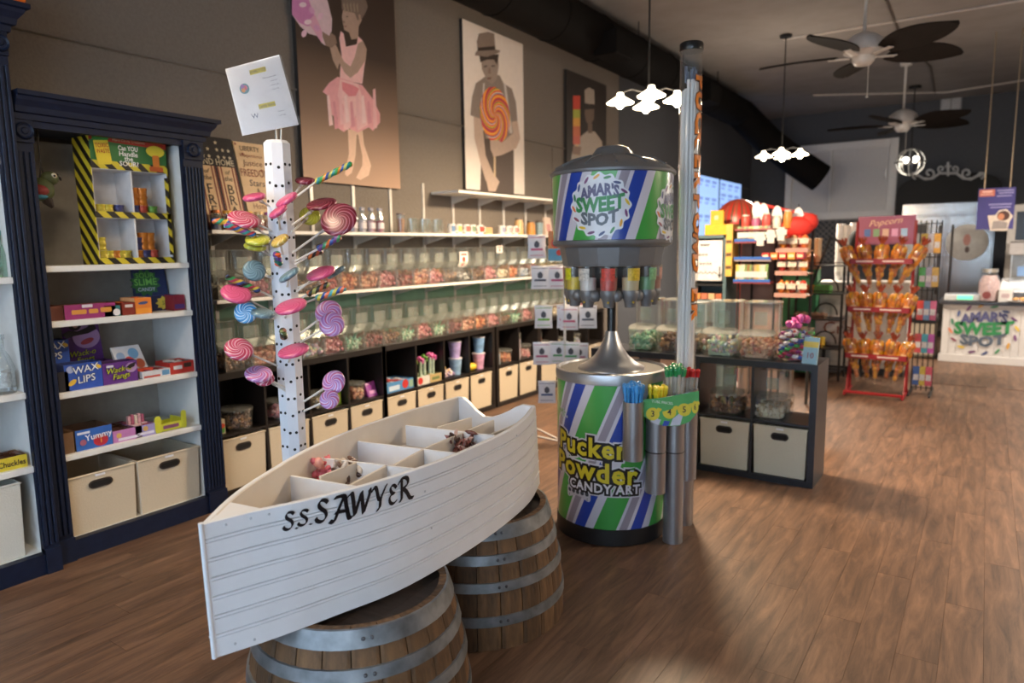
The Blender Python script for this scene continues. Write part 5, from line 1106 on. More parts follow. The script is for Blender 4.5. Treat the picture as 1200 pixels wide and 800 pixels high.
lolly('grey', 394, 319, .04, (-.5, .8, .25), (346, 338), .04, label='grey blue lollipop edge on behind the pink one')
lolly('pink', 277, 344, .053, (.38, .75, .55), (320, 366), .12, label='pink lollipop over the blue swirl')
lolly('blue', 288, 366, .041, (.1, .1, .98), (320, 372), .1, label='blue and white swirl lollipop facing out')
lolly('grey', 308, 367, .042, (.25, .93, .3), (322, 374), .12, label='grey blue lollipop edge on beside the blue swirl')
lolly('pink', 341, 359, .056, (-.16, .86, .5), (334, 372), .24, label='pink lollipop sticking straight out of the pole face, upper')
lolly('purple', 385, 366, .05, (.1, .3, .94), (350, 392), .06, label='lilac swirl lollipop, rear of the upper pair')
lolly('purple', 389, 380, .046, (.2, .15, .96), (350, 402), .12, label='lilac swirl lollipop, front of the upper pair')
lolly('pink', 344, 411, .055, (-.14, .9, .42), (338, 424), .24, label='pink lollipop sticking straight out of the pole face, lower')
lolly('redwhite', 280, 409, .05, (.4, .62, .68), (326, 429), .12, label='pink and white swirl lollipop low on the bookcase side')
lolly('purple', 303, 438, .049, (.2, .85, .5), (334, 454), .12, label='purple lollipop tilted low on the bookcase side')
lolly('redwhite', 310, 444, .036, (.1, .8, .6), (335, 458), .08, label='small red and white lollipop under the low purple one')
lolly('purple', 391, 448, .047, (-.25, .25, .93), (355, 471), .1, label='lilac swirl lollipop, upper of the lowest pair')
lolly('purple', 386, 468, .036, (.1, .2, .97), (355, 482), .14, label='small lilac lollipop, lower of the lowest pair')
sstick(369, 214, 413, 191, (340, 236), .05, 'teal and green twisted candy stick pointing up over the picture foot', ['#2a8a8a', '#4aa050', '#d88a30', '#2a4a8a', '#c8c060'])
sstick(300, 276, 262, 263, (318, 281), .1, 'blue twisted candy stick pointing at the bookcase', ['#2a5a9a', '#c84a50', '#48a0a0', '#8a4a90', '#d8a040'])
sstick(300, 262, 248, 259, (318, 270), .02, 'orange twisted candy stick behind the red and white swirl', ['#c86a30', '#3a4a90', '#d8b040', '#40906a'])
sstick(372, 292, 400, 277, (346, 306), .12, 'purple and green twisted candy stick under the biggest lollipop', ['#6a3a7a', '#3a8a5a', '#c86a30', '#2a4a90'])
sstick(360, 301, 378, 293, (346, 310), .06, 'orange and black twisted candy stick', ['#c86a2a', '#241c18', '#a84a28', '#3a2a20'])
sstick(305, 341, 264, 324, (320, 348), .08, 'rainbow twisted candy stick above the pink lollipop', ['#3a4a80', '#c8b048', '#a83a50', '#3a8a50', '#2c2420'])
sstick(360, 345, 386, 332, (346, 354), .1, 'dark striped twisted candy stick below the pink lollipop', ['#2c2a20', '#a8a048', '#3a3c30', '#c86a40'])
sstick(370, 350, 406, 337, (348, 358), .16, 'yellow and blue twisted candy stick below the dark one', ['#c8b838', '#2c4a8a', '#d86a40', '#4aa0a8'])
sstick(327, 310, 324, 296, (328, 314), .12, 'short rainbow candy stick on the pole face, upper', ['#2a6a5a', '#5a3a80', '#c8502c'], .013)
sstick(333, 396, 331, 386, (333, 398), .1, 'short dark candy stick on the pole face, lower', ['#3a3020', '#6a7a4a', '#8a5a4a'], .012)
# paper price sheet clipped on a wire
sg = thing('price_sheet', 'white price sheet in a plastic sleeve clipped above the drilled pole', 'sign', (px0, py0, ZP))
cs = [on_d(*p, PD-.03) for p in ((284, 159), (350, 146), (327, 64), (264, 81))]
sh = cs[1]-cs[0]; sv_ = cs[3]-cs[0]; nrm = sh.cross(sv_).normalized(); nrm = nrm if nrm.dot(CAM-cs[0]) > 0 else -nrm
def sf(e): return lambda a, c: cs[0]*(1-a)*(1-c)+cs[1]*a*(1-c)+cs[2]*a*c+cs[3]*(1-a)*c+nrm*e
B().hexa([sf(-.002)(0, 0), sf(-.002)(1, 0), sf(0)(1, 0), sf(0)(0, 0), sf(-.002)(0, 1), sf(-.002)(1, 1), sf(0)(1, 1), sf(0)(0, 1)]).obj('sheet', pm('paper_white', (.8, .81, .86), .35), sg, world=True)
B().hexa([sf(.0035)(0, 0), sf(.0035)(1.03, 0), sf(.004)(1.03, 0), sf(.004)(0, 0), sf(.0035)(0, 1), sf(.0035)(1.03, .98), sf(.004)(1.03, .98), sf(.004)(0, 1)]).obj('sleeve', clear('sleeve_plastic', (.97, .97, .98), .05, .25, .12), sg, world=True)
for s, u, v, q, c in (('WHIRLY POP', .55, .86, .075, '#2a2416'), ('Candy Sticks', .55, .36, .07, '#2a2416'), ('Whirly pops 3.00', .72, .74, .035, '#3a4050'), ('small 1.50', .78, .68, .03, '#5a6070'), ('medium 2.50', .78, .62, .03, '#5a6070'), ('large 3.50', .78, .56, .03, '#5a6070'), ('2.00 each', .76, .24, .03, '#5a6070'), ('3 for 5.00', .77, .18, .03, '#5a6070'), ('W', .3, .24, .12, '#48507a')):
    if 'POP' in s or 'Candy' in s: B().flat([(u-.15, v-.035), (u+.15, v-.035), (u+.15, v+.035), (u-.15, v+.035)], sf(.0008)).obj('highlight', pm('ink_#d8c83a', '#d8c83a'), sg, world=True)
    B().text(s, q, lambda a, c_: sf(.0016)(u+a, v+c_*.85), wmax=.3).obj('lettering', pm('ink_'+c, c), sg, world=True)
B().flat(circ(.24, .66, .085, 24, .075), sf(.0015)).obj('logo', pm('ink_#4a8a9a', '#4a8a9a'), sg, world=True)
for k, c in enumerate(('#c84a6a', '#8a5aa8', '#d88a40')): B().flat(circ(.23+.03*math.cos(k*2.1), .67+.03*math.sin(k*2.1), .035, 12), sf(.002)).obj('logo', pm('ink_'+c, c), sg, world=True)
B().tube([(px0, py0, ZP-.02), (px0, py0, ZP+.05)], .004, 6).tube([(px0+.01, py0+.01, ZP-.02), (px0+.02, py0+.01, ZP+.07)], .003, 6).obj('wire_clip', pm('wire_metal', (.5, .45, .38), .4, .8), sg, world=True)
# ================================================================ POWDER CANDY DISPENSER
MX, MY = -1.605, 3.27; MD = math.hypot(MX, MY); VA = math.atan2(-MY, -MX)
M_sil = pm('silver_plastic', (.4, .405, .42), .34, .75, var=.06, scale=6)
M_grey = pm('grey_plastic', (.17, .175, .185), .4, .35, var=.08)
SB = [(0, '#3f9a45'), (.38, '#c4c2cf'), (.43, '#8f8896'), (.57, '#c4c2cf'), (.63, '#1f3f9c'), (.84, '#c4c2cf')]
mac = thing('powder_dispenser', 'tall Pucker Powder candy dispenser with green, blue and silver striped drum and head', 'dispenser', (MX, MY, 0))
def zf(py, r=.29, px=717): return on_d(px, py, MD-r).z
def cylf(r, th, z, e=0, rot=0):
    return lambda a, c: ((r+e)*math.cos(th+a/r), (r+e)*math.sin(th+a/r), z+c)
RB = .286
B().lathe([(RB-.004, 0), (RB+.004, .004), (RB+.004, .085), (RB-.01, .09), (0, .09)], 48).obj('plinth', pm('black_rubber', (.008, .008, .009), .5), mac, smooth=40)
B().lathe([(RB, .088), (RB, .828)], 64).obj('drum', stripes('drum_wrap', SB, 6/(2*PI), -1.38, 'cyl', .3, off=.479, coat=.2), mac, smooth=40)
B().lathe([(RB, .826), (RB+.006, .828), (RB+.008, .86), (RB+.004, .878), (RB-.008, .882), (RB-.015, .872), (RB-.015, .86)], 48).obj('top_band', M_sil, mac, smooth=40)
B().lathe([(RB-.014, .862), (RB-.014, .868), (0, .868)], 48).obj('top_plate', pm('dark_plate', (.04, .034, .03), .6, spec=.15), mac, smooth=40)
B().lathe([(.176, .868), (.174, .876), (.13, .9), (.09, .935), (.06, .98), (.04, 1.03), (.032, 1.06), (.03, 1.065), (0, 1.065)], 36).obj('cone', M_sil, mac, smooth=50)
B().lathe([(.023, 1.06), (.023, 1.3)], 20).obj('column', pm('black_column', (.01, .01, .011), .3), mac, smooth=40)
B().lathe([(.02, 1.27), (.16, 1.3), (.2, 1.36), (.2, 1.41), (0, 1.41)], 32).obj('nozzle_hub', pm('dark_hub', (.02, .02, .022), .5), mac, smooth=40)
# faceted ring under the head
b = B(); N = 16; prof = [(.238, 1.405), (.252, 1.41), (.268, 1.49), (.27, 1.505)]
vs = [(r*(1 if i % 2 else .985)*math.cos(i*PI/N), r*(1 if i % 2 else .985)*math.sin(i*PI/N), z) for r, z in prof for i in range(2*N)]; k = 2*N
b.add(vs, [(j*k+i, j*k+(i+1) % k, j*k+k+(i+1) % k, j*k+k+i) for j in range(len(prof)-1) for i in range(k)]+[tuple(range(k-1, -1, -1))]); b.obj('faceted_ring', M_grey, mac, smooth=15)
B().lathe([(.268, 1.5), (.3, 1.512), (.306, 1.522), (.306, 1.534), (.298, 1.538), (0, 1.538)], 48).obj('ring_lip', M_grey, mac, smooth=40)
RH = .302
B().lathe([(RH, 1.537), (RH+.004, 1.866)], 64).obj('head_drum', stripes('head_wrap', SB, 6/(2*PI), -1.08, 'cyl', .28, off=.369, coat=.2), mac, smooth=40)
B().lathe([(RH+.002, 1.856), (RH+.016, 1.86), (RH+.018, 1.872), (RH-.01, 1.895), (.24, 1.925), (.16, 1.945), (.12, 1.955), (.105, 1.965), (.09, 1.985), (.08, 1.998), (.06, 2.006), (0, 2.008)], 48).obj('dome_lid', M_grey, mac, smooth=35)
rb = B()
for i in range(12):
    a = i*PI/6; rb.tube([((RH-.012)*math.cos(a), (RH-.012)*math.sin(a), 1.9), (.23*math.cos(a), .23*math.sin(a), 1.93), (.125*math.cos(a), .125*math.sin(a), 1.957)], .006, 5)
rb.obj('lid_rib', M_grey, mac, smooth=60)
# nozzles
NZ = 12; ncol = ['#e0c428', '#d8d4d0', '#c83a30', '#c8b890', '#6aa070', '#b07a6a', '#d8a8b0', '#5a8ac0', '#c84040', '#d8c8a0', '#8ab070', '#d0b030']
for i in range(NZ):
    a = VA-.07+(i-2)*2*PI/NZ; c, s = math.cos(a), math.sin(a); r = .208; P = lambda rr, z, c=c, s=s: (rr*c, rr*s, z)
    nzo = B().lathe([(.042, 1.285), (.048, 1.41)], 16, (r*c, r*s, 0)).obj('flavour_tube', clear('nozzle_clear', (.94, .95, .95), .06, .15), mac, smooth=40)
    B().lathe([(.0395, 1.287), (.0425, 1.352), (0, 1.354)], 14, (r*c, r*s, 0)).obj('powder', pm('powder_'+ncol[i], ncol[i], .8, var=.06), nzo, smooth=40)
    B().lathe([(.0468, 1.338), (.0486, 1.398)], 8, (r*c, r*s, 0), a0=a-.75, a1=a+.75).obj('flavour_label', pm('flabel_%d' % i, ('#e8c820', '#c8c0b8', '#d0483c', '#e0a830', '#7aa878', '#c09080')[i % 6], .4, var=.5, scale=90), nzo)
    B().lathe([(.026, 1.205), (.03, 1.232), (.042, 1.26), (.043, 1.285), (.04, 1.29)], 14, (r*c, r*s, 0)).obj('valve', M_grey, nzo, smooth=50)
    B().ball((r*c-.04*s, r*s+.04*c, 1.262), .03, (1, 1, 1), 12, 8).obj('lever', M_grey, nzo, smooth=50)
    B().ball(P(r+.034, 1.232), .006, nu=8, nv=5).obj('button', pm('nozzle_button', '#b89828', .4), nzo)
# lettering on the drum
def outlined(par, s, size, f, w, o1, o2, c0, c1, c2, hs=1):
    for off, col, e in ((o2, c2, .0012), (o1, c1, .0024), (.03, c0, .0036)):
        B().text(s, size, lambda a, c: f(a, c, e), offset=off, hs=hs, space=1.1, fine=.12).obj('lettering', pm('vinyl_'+col, col, .35, var=.03), par)
def FB(th, z, r=RB, slant=0): return lambda a, c, e: ((r+e)*math.cos(th+a/r), (r+e)*math.sin(th+a/r), z+c+slant*a)
outlined(mac, 'Pucker', .135, FB(VA-.44, zf(527), slant=-.04), .4, .12, .175, '#c8b92c', '#121014', '#c8c8d4', .98)
outlined(mac, 'Powder', .14, FB(VA-.37, zf(555), slant=-.08), .42, .12, .175, '#c8b92c', '#121014', '#c8c8d4', 1.0)
outlined(mac, 'CANDY ART', .066, FB(VA-.14, zf(574), slant=-.03), .27, .2, .3, '#d4d4de', '#121014', '#c8c8d4', .95)
ic = B(); f_ = FB(VA-.62, zf(584), slant=-.03); ic = ringed(rrect(-.075, .075, -.03, .03, .012), (0, 0), lambda a, c: f_(a, c, .001)); ic.obj('icon_panel', pm('vinyl_#b8b8c0', '#b8b8c0'), mac)
for k in range(5): B().flat(circ(-.055+k*.0275, .008, .011, 12), lambda a, c: f_(a, c, .002)).obj('icon', pm('vinyl_#3a4048', '#3a4048'), mac)
for k in range(2): B().flat(rrect(-.06, .06, -.016-k*.008, -.012-k*.008, .001), lambda a, c: f_(a, c, .002)).obj('icon', MATS['vinyl_#3a4048'], mac)
B().text('Mr.', .06, lambda a, c: FB(VA-1.02, zf(492))(a, c, .0016), offset=.05).obj('lettering', pm('vinyl_#c8c8d4', '#c8c8d4'), mac); B().text('Mr.', .06, lambda a, c: FB(VA-1.02, zf(492))(a, c, .0024), offset=.0).obj('lettering', pm('vinyl_#6a9a40', '#6a9a40'), mac)
def shop_logo(par, f, R, bg=True, sx=1, world=False):
    """round badge of shop lettering with paint dabs; f(a, c, e)"""
    K = dict(world=world)
    if bg:
        ringed([(R*(1+.045*math.cos(16*t*2*PI/160))*math.cos(t*2*PI/160)*sx, R*(1+.045*math.cos(16*t*2*PI/160))*math.sin(t*2*PI/160)) for t in range(160)], (0, 0), lambda a, c: f(a, c, .0008), 8).obj('logo_disc', pm('vinyl_#d8dce4', '#d8dce4', .3), par, **K)
    dabs = ['#d8b83a', '#6a3a6a', '#3a4a78', '#4a8a5a', '#d8a03a', '#7a4a7a', '#4a5a8a', '#3a7a5a', '#d87a4a', '#8a4a5a']
    for i in range(16):
        t = i*2*PI/16+.1; p = circ(R*.9*math.cos(t)*sx, R*.9*math.sin(t), R*.13, 10, R*.045, t+PI/2+.5)
        B().flat(p, lambda a, c: f(a, c, .0022)).obj('logo_dab', pm('vinyl_'+dabs[i % 10], dabs[i % 10], .35), par, **K)
    for s, v, q, col, mx, cur in (("AMAR'S", .47, .5, '#54547a', 1.3, -.3), ('SWEET', .0, .62, '#2f8448', 1.62, .1), ('SPOT', -.47, .52, '#56606c', 1.25, .3)):
        B().text(s, R*q, lambda a, c: f(a*sx, R*v+c+cur*a*a/R+a*.06, .003), offset=.05, wmax=R*mx, fine=.15).obj('lettering', pm('vinyl_'+col, col, .35), par, **K)
shop_logo(mac, FB(VA-.2, zf(240, .3), RH+.003), .148)
shop_logo(mac, FB(VA+1.22, zf(248, .3), RH+.003), .14)
shop_logo(mac, FB(VA+2.64, zf(245, .3), RH+.003), .14)
# tube holders on the drum's side
def holder_pos(px, rad):
    best = None
    for i in range(400):
        a = VA-.2+i*.006; p = (MX+rad*math.cos(a), MY+rad*math.sin(a)); q = proj((*p, .6)); 
        if best is None or abs(q[0]-px) < best[0]: best = (abs(q[0]-px), p)
    return best[1]
M_tube = pm('brushed_silver_tube', (.36, .365, .385), .32, .8, var=.06, stretch=(1, 1, .1))
hold = []
def zpx(px, py, p): return on_d(px, py, math.hypot(*p)).z
for px, pyt, pyb in ((742, 470, 538), (769, 470, 576), (791, 462, 640), (808, 455, 560)):
    p = holder_pos(px, RB+.056) if px < 780 else ((-1.243, 3.25) if px < 800 else tuple(on_d(806, 470, 3.585)[:2])); zb, zt = max(0, zpx(px, pyb, p)), zpx(px, pyt, p)
    if px == 791: zb = 0
    lx, ly = p[0]-MX, p[1]-MY; r = .05
    B().lathe([(r, zb), (r, zt), (r-.004, zt), (r-.004, zt-.1), (0, zt-.1)], 24, (lx, ly, 0)).obj('straw_holder', M_tube, mac, smooth=40)
    if px in (769, 791): zz = zpx(px, 528, p); B().lathe([(r+.001, zz-.003), (r+.003, zz), (r+.001, zz+.003)], 24, (lx, ly, 0)).obj('holder_band', pm('dark_hub', (.02, .02, .022)), mac)
    aa = math.atan2(ly, lx); o = B().bx(-.012, .012, -.02, .02, zt-.12, zt-.03).obj('holder_bracket', M_black, mac); o.location = ((RB+.002)*math.cos(aa), (RB+.002)*math.sin(aa), 0); o.rotation_euler = (0, 0, aa)
    hold.append((p, zt))
# straw price board
pd = math.hypot(*hold[1][0])-.058
bp = [(745, 472), (752, 468), (775, 466), (795, 462), (812, 459), (819, 458), (819, 470), (815, 486), (808, 494), (795, 499), (780, 499), (765, 495), (754, 487)]
def bf(e): return lambda a, c: on_d(a, c, pd-e)
B().prism(bp, bf(-.004), bf(0)).obj('price_board', pm('board_green', '#4a9a50', .35), mac, world=True)
for poly, c in (([(772, 466.4), (786, 464), (772, 498), (762, 494)], '#b8b8c4'), ([(790, 463), (797, 461.6), (783, 498.8), (776, 498.9)], '#2440a0'), ([(800, 461), (808, 459.5), (797, 498), (785, 498.8)], '#b8b8c4')): B().flat(poly, bf(.001)).obj('print', pm('ink_'+c, c, .35), mac, world=True)
for cx_, cy_, s in ((765, 485, '3'), (784.5, 483, '4'), (802, 480, '5'), (814.5, 477, '6')):
    rx_ = 8 if cx_ < 810 else 4; B().flat(circ(cx_, cy_, rx_, 18, 7.5), bf(.002)).flat(circ(cx_+rx_*.9, cy_-5, rx_*.45, 10, 2.6, -.5), bf(.0022)).obj('lemon_print', pm('ink_#d0bc28', '#d0bc28', .4), mac, world=True)
    B().text(s, 10, lambda a, c: bf(.003)(cx_+a*rx_/8, cy_-c), offset=.012).obj('lettering', pm('ink_#22201c', '#22201c'), mac, world=True)
B().text('TUBE PRICES', 4.4, lambda a, c: bf(.003)(776+a, 471.5-c-a*-.12), ax='CENTER').obj('lettering', pm('ink_#d8dcd0', '#d8dcd0'), mac, world=True)
# bundles of capped straws
for (p, zt), c, nm, hh, n in zip(hold, ('#3f8fd0', '#d8c42c', '#2a8a50', '#c82c2c'), ('sky blue', 'yellow', 'green', 'red'), (.075, .065, .13, .09), (20, 12, 20, 10)):
    t = thing('straw_bundle', 'bundle of clear candy straws with %s caps in the dispenser holder' % nm, 'straws', (p[0], p[1], zt-.1)); st = B(); cp = B(); rr = random.Random(n)
    for i in range(n):
        rad = .036*math.sqrt((i+.5)/n); a = i*2.4; x, y = rad*math.cos(a), rad*math.sin(a); k = 1.35; h2 = .1+hh*(.9+.2*rr.random())
        st.tube([(x, y, .002), (x*k, y*k, h2-.025)], .0075, 6); cp.tube([(x*k, y*k, h2-.03), (x*k*1.05, y*k*1.05, h2)], .0115, 6); cp.ball((x*k*1.05, y*k*1.05, h2), .0135, nu=6, nv=4)
    st.obj('straw', clear('straw_plastic', (.85, .86, .9), .45, .2) if nm in ('green', 'red') else pm('straw_'+c, c, .35), t, smooth=60); cp.obj('cap', pm('cap_'+c, c, .3, var=.25, scale=80), t, smooth=60)
# tall clear display tube
tb, tt = on_d(803, 450, 3.74), on_d(810, 52, 3.74); tcx, tcy = (tb.x+tt.x)/2, (tb.y+tt.y)/2
tu = thing('clear_straw_tube', 'tall clear tube full of long white straws beside the dispenser, lettered in orange', 'tube', (tcx, tcy, 0)); ZTU = tt.z
B().lathe([(.0545, .7), (.0545, ZTU-.02)], 28).obj('tube_wall', clear('tube_acrylic', (.985, .985, .98), .04, .02, .03), tu, smooth=40)
B().lathe([(.057, 0), (.057, .7), (.05, .7), (0, .69)], 24).obj('tube_socket', M_tube, tu, smooth=40)
B().lathe([(.057, ZTU-.035), (.059, ZTU-.03), (.059, ZTU), (.054, ZTU+.006), (0, ZTU+.006)], 24).obj('cap', pm('black_cap', (.015, .015, .015), .35), tu, smooth=40)
zs0, zs1 = .70, on_d(808, 95, 3.74).z
lb = B()
for i in range(19): a = i*2.4; r = .042*math.sqrt((i+.3)/19); lb.tube([(r*math.cos(a), r*math.sin(a), zs0), (r*math.cos(a+.2), r*math.sin(a+.2), zs1-.06*((i*7) % 5)/5)], .0082, 6)
lb.obj('straw', translucent('straw_white', (.95, .94, .92)), tu, smooth=60)
ct = B()
for i in range(5): a = i*1.3; ct.tube([(.025*math.cos(a), .025*math.sin(a), zs1-.01), (.025*math.cos(a), .025*math.sin(a), zs1+.05+.02*(i % 2))], .008, 6)
ct.obj('straw_cap', pm('cap_slate', '#6a7488', .4), tu)
va2 = math.atan2(-tcy, -tcx)
for ch, pc_ in zip('PUCKER POWDER', [95, 118, 142, 160, 188, 210, 222, 235, 262, 282, 308, 345, 365]):
    zc = on_d(816, pc_, 3.7).z
    if ch == ' ': continue
    for off, col, e in ((.1, '#5a2a14', .0006), (.05, '#e8801c', .0014)):
        B().text(ch, .115, lambda a, c: ((.0545+e)*math.cos(va2+1.0+c/.0545*.7), (.0545+e)*math.sin(va2+1.0+c/.0545*.7), zc-a*1.1), offset=off).obj('lettering', pm('vinyl_'+col, col, .4), tu)
# ================================================================ CANDY BAG STAND
BD = 5.2; sp = on_d(662, 420, BD)
bs = thing('bag_stand', 'white wire floor stand hung with candy bags behind the dispenser', 'display stand', (sp.x, sp.y, 0)); M_wire = pm('white_wire', (.7, .68, .66), .4)
w_ = B().tube([(sp.x, sp.y, 0.01), (sp.x, sp.y, 1.62)], .01, 8)
w_.obj('post', M_wire, bs, world=True)
fl_ = B(); q1, q2 = on_z(618, 509), on_z(652, 500)
for q in (q1, on_z(622, 499), Vector((sp.x+.25, sp.y+.2, 0)), Vector((sp.x+.25, sp.y-.2, 0))): fl_.tube([(sp.x, sp.y, .012), (q.x, q.y, .006)], .006, 6)
fl_.obj('foot', M_wire, bs, world=True)
BAGS = [(629, 289, '#c05a80', 0), (633, 325, '#4a4a58', 0), (653, 325, '#b04a78', 0), (637, 371, '#6aa83a', 0), (663, 371, '#c05a7a', 0), (667, 373, '#c05a7a', 1), (689, 371, '#5a5a6a', 0), (635, 414, '#b05a7a', 0), (655, 413, '#5a9a6a', 0), (669, 414, '#5a9a6a', 1), (679, 415, '#a86a80', 0), (641, 459, '#4a5a8a', 0)]
lv = {}
for i, (px, py, c, dn) in enumerate(BAGS):
    p = on_d(px, py, BD+.03-dn*.03); w2, h2 = .069, .088; n_ = Vector((-p.x, -p.y, 0)).normalized(); u_ = Vector((-n_.y, n_.x, 0))
    t = thing('candy_bag', 'white candy bag with %s print on the wire stand, %s bag from the top' % ({'#c05a80': 'rose', '#4a4a58': 'black', '#b04a78': 'magenta', '#6aa83a': 'lime', '#c05a7a': 'pink', '#5a5a6a': 'grey', '#b05a7a': 'mauve', '#5a9a6a': 'green', '#a86a80': 'dusty rose', '#4a5a8a': 'navy'}[c], ORD[i]), 'candy bag', p, math.atan2(n_.y, n_.x), 'white candy bags on the wire stand')
    b = B(); nx_, nz_ = 4, 6; vs = []; fs = []
    for sd in (1, -1):
        for j in range(nz_+1):
            for k in range(nx_+1):
                a, c2 = -1+2*k/nx_, -1+2*j/nz_; th = .010*(1-a*a)*(1-c2**4)+.001; vs.append((sd*th, a*w2*(1-.06*math.cos(c2*PI/2)), c2*h2))
    M_ = (nx_+1)*(nz_+1)
    for sd in (0, 1):
        for j in range(nz_):
            for k in range(nx_): q = sd*M_+j*(nx_+1)+k; fs.append((q, q+1, q+nx_+2, q+nx_+1))
    b.add(vs, fs).obj('bag', pm('bag_white', (.72, .72, .78), .35, var=.06), t, smooth=60)
    ff = lambda e: (lambda a, c2: (.0095+e, a, c2))
    B().flat(circ(0, .012, .02, 12), ff(.0035)).obj('print', pm('ink_#4a4c58', '#4a4c58'), t); B().flat([(-.022, .02), (.022, .02), (.014, .034), (.0, .046), (-.014, .034)], ff(.004)).obj('print', pm('ink_#4a4c58', '#4a4c58'), t)
    [B().flat(rrect(*q_, .001), ff(.003)).obj('print', pm('ink_'+c, c), t) for q_ in ((-.045, .045, -.028, -.012), (-.06, .06, .066, .07), (-.05, .05, -.066, -.062))]
    key = round(p.z*8)
    B().tube([p+Vector((0, 0, h2-.01)), Vector((sp.x, sp.y, p.z+h2+.01))], .004, 5).obj('hook', M_wire, bs, world=True)
t = thing('cartoonless_bag', 'orange and blue candy bag hanging beside the dispenser head', 'candy bag', on_d(652, 288, BD), math.atan2(-sp.y, -sp.x)); t.name = 'candy_bag'
B().hexa([(-.01, -.06, -.11), (.012, -.06, -.11), (.012, .06, -.11), (-.01, .06, -.11), (-.002, -.06, .11), (.002, -.06, .11), (.002, .06, .11), (-.002, .06, .11)]).obj('bag', pm('bag_orange', '#c8782c', .35, var=.3, scale=20), t)
B().flat(rrect(-.06, .06, -.11, -.02, .004), lambda a, c: (.0105-.0*c-.01*(c+.11)/.22+.004, a, c)).obj('print', pm('ink_#5a9ac0', '#5a9ac0'), t); B().flat(circ(-.005, .02, .035, 10), lambda a, c: (.0095, a, c)).obj('print', pm('ink_#c83a28', '#c83a28'), t); B().flat(circ(.02, -.05, .022, 10), lambda a, c: (.013, a, c)).obj('print', pm('ink_#c83a28', '#c83a28'), t)
# ================================================================ LOW CUBBY BEHIND THE DISPENSER
YC = 4.436
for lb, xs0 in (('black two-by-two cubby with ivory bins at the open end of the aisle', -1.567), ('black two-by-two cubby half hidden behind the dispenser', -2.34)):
    t, _ = cubby(lb, 0, 2, M_cub=pm('laminate_daylight_tint', (.016, .018, .025), .36, var=.2, scale=30)); t.location = (xs0, YC, 0); t.rotation_euler = (0, 0, -PI/2)  # black-brown laminate with the bluish daylight sheen put into its colour
    for c in list(t.children):
        if c.name.startswith('back_panel'): bpy.data.objects.remove(c)
    for i in range(2):
        g = fabric_bin(.325, .325, .33, pm('sand_canvas', (.58, .53, .41), .85, var=.05, scale=160, bump=.2)); g.location = (xs0+.04+.168+i*.352, YC+.006, .041); g.rotation_euler = (0, 0, -PI/2)
        tag(g, 'ivory fabric bin in the low cubby %s, %s' % ('at the aisle end' if xs0 > -2 else 'behind the dispenser', ('nearer the wall', 'nearer the aisle')[i]), 'fabric bin', 'ivory bins in the low cubby')
def gravity_bin(label, x, y, z, pal, w=.24, h=.34, seed=0, d=.3, name='gravity_bin'):
    """clear dispensing bin with tall rounded hopper and a bowl in front, facing -y"""
    t = thing(name, label, 'candy bin', (x, y, z)); hw = w/2; f = d*.5
    pl = rrect(-hw*.88, hw*.88, f*.75, d, hw*.35, 4); B().prism(pl, lambda a, c: (a, c, h*.42), lambda a, c: (a, c, h)).obj('hopper', M_acr, t, smooth=40)
    bo = rrect(-hw, hw, 0, d, hw*.45, 4); B().prism(bo, lambda a, c: (a*.93, .01+c*.95, 0), lambda a, c: (a, c, h*.42)).obj('bowl', M_acr, t, smooth=40)
    B().prism(rrect(-hw*.95, hw*.95, .0, f*.78, hw*.4, 4), lambda a, c: (a, c, h*.42+.002+c*.25), lambda a, c: (a, c, h*.42+.008+c*.25)).obj('flap_lid', M_acr2, t)
    B().prism(rrect(-hw*.9, hw*.9, f*.72, d, hw*.35, 4), lambda a, c: (a, c, h), lambda a, c: (a, c, h+.01)).obj('lid', M_acr2, t)
    b, ms = lumps('x', PAL[pal][1], 110, -hw*.85, hw*.85, .02, d*.93, .004, h*.36, .017, seed, ('chip', 'ball')[seed % 2]); b.obj('candy', ms, t, kind='stuff', smooth=60)
    B().bx(-.035, .045, f*.74-.003, f*.74-.001, h*.6, h*.85).obj('pale_panel', M_pale, t); return t
ZT2 = .7755
def xat(px, y): return on_y(px, 400, y).x
for i, (px, pal, nm, w2) in enumerate(((749, 4, 'green and gold', .19), (781, 2, 'chestnut', .18), (841, 5, 'mixed pastel', .24), (885, 0, 'peach', .24))):
    gravity_bin('clear gravity bin of %s sweets on the low cubby' % nm, xat(px, YC+.05), YC+.04, ZT2, pal, w2, .35, 20+i)
gravity_bin('clear gravity bin of brown sweets on the low cubby beside the pastel bin', xat(808, YC+.08), YC+.1, ZT2, 2, .12, .33, 25, .26)
for px, pal, nm, s in ((852, 2, 'caramel', 30), (902, 11, 'cream', 31)):
    gravity_bin('clear gravity bin of %s sweets inside the low cubby' % nm, xat(px, YC+.05), YC+.025, Zm, pal, .235, .3, s)
# jar of wrapped sweets with pink bows, small card, at the end of the low cubby
t = thing('sweets_jar', 'round clear jar of wrapped sweets topped with pink bows on the low cubby end', 'jar', (xat(932, YC+.12), YC+.15, ZT2))
B().lathe([(.085, 0), (.09, .005), (.1, .2), (.104, .205)], 20).obj('glass', M_acr, t, smooth=40); b, ms = lumps('x', ['#2c4a9a', '#b02c4a', '#d8d0d8', '#3a9a4a', '#8a2a6a'], 80, -.066, .066, -.066, .066, .004, .18, .02, 3, 'chip')
for k in range(70): a = k*2.4; b.ball((.086*math.cos(a), .086*math.sin(a), .02+.16*((k*.37) % 1)), .018, (1.3, .8, .7), 6, 4, k % 5)
b.obj('candy', ms, t, kind='stuff', smooth=60)
b = B()
for k in range(22): a = k*2.4; b.ball((.06*math.cos(a)*(k/22), .075*math.sin(a)*(.4+k/30), .22+.05*((k*.61) % 1)), .022, (1.4, .5, .9), 7, 5, k % 2, Euler((k, k*1.3, k*.7)).to_matrix())
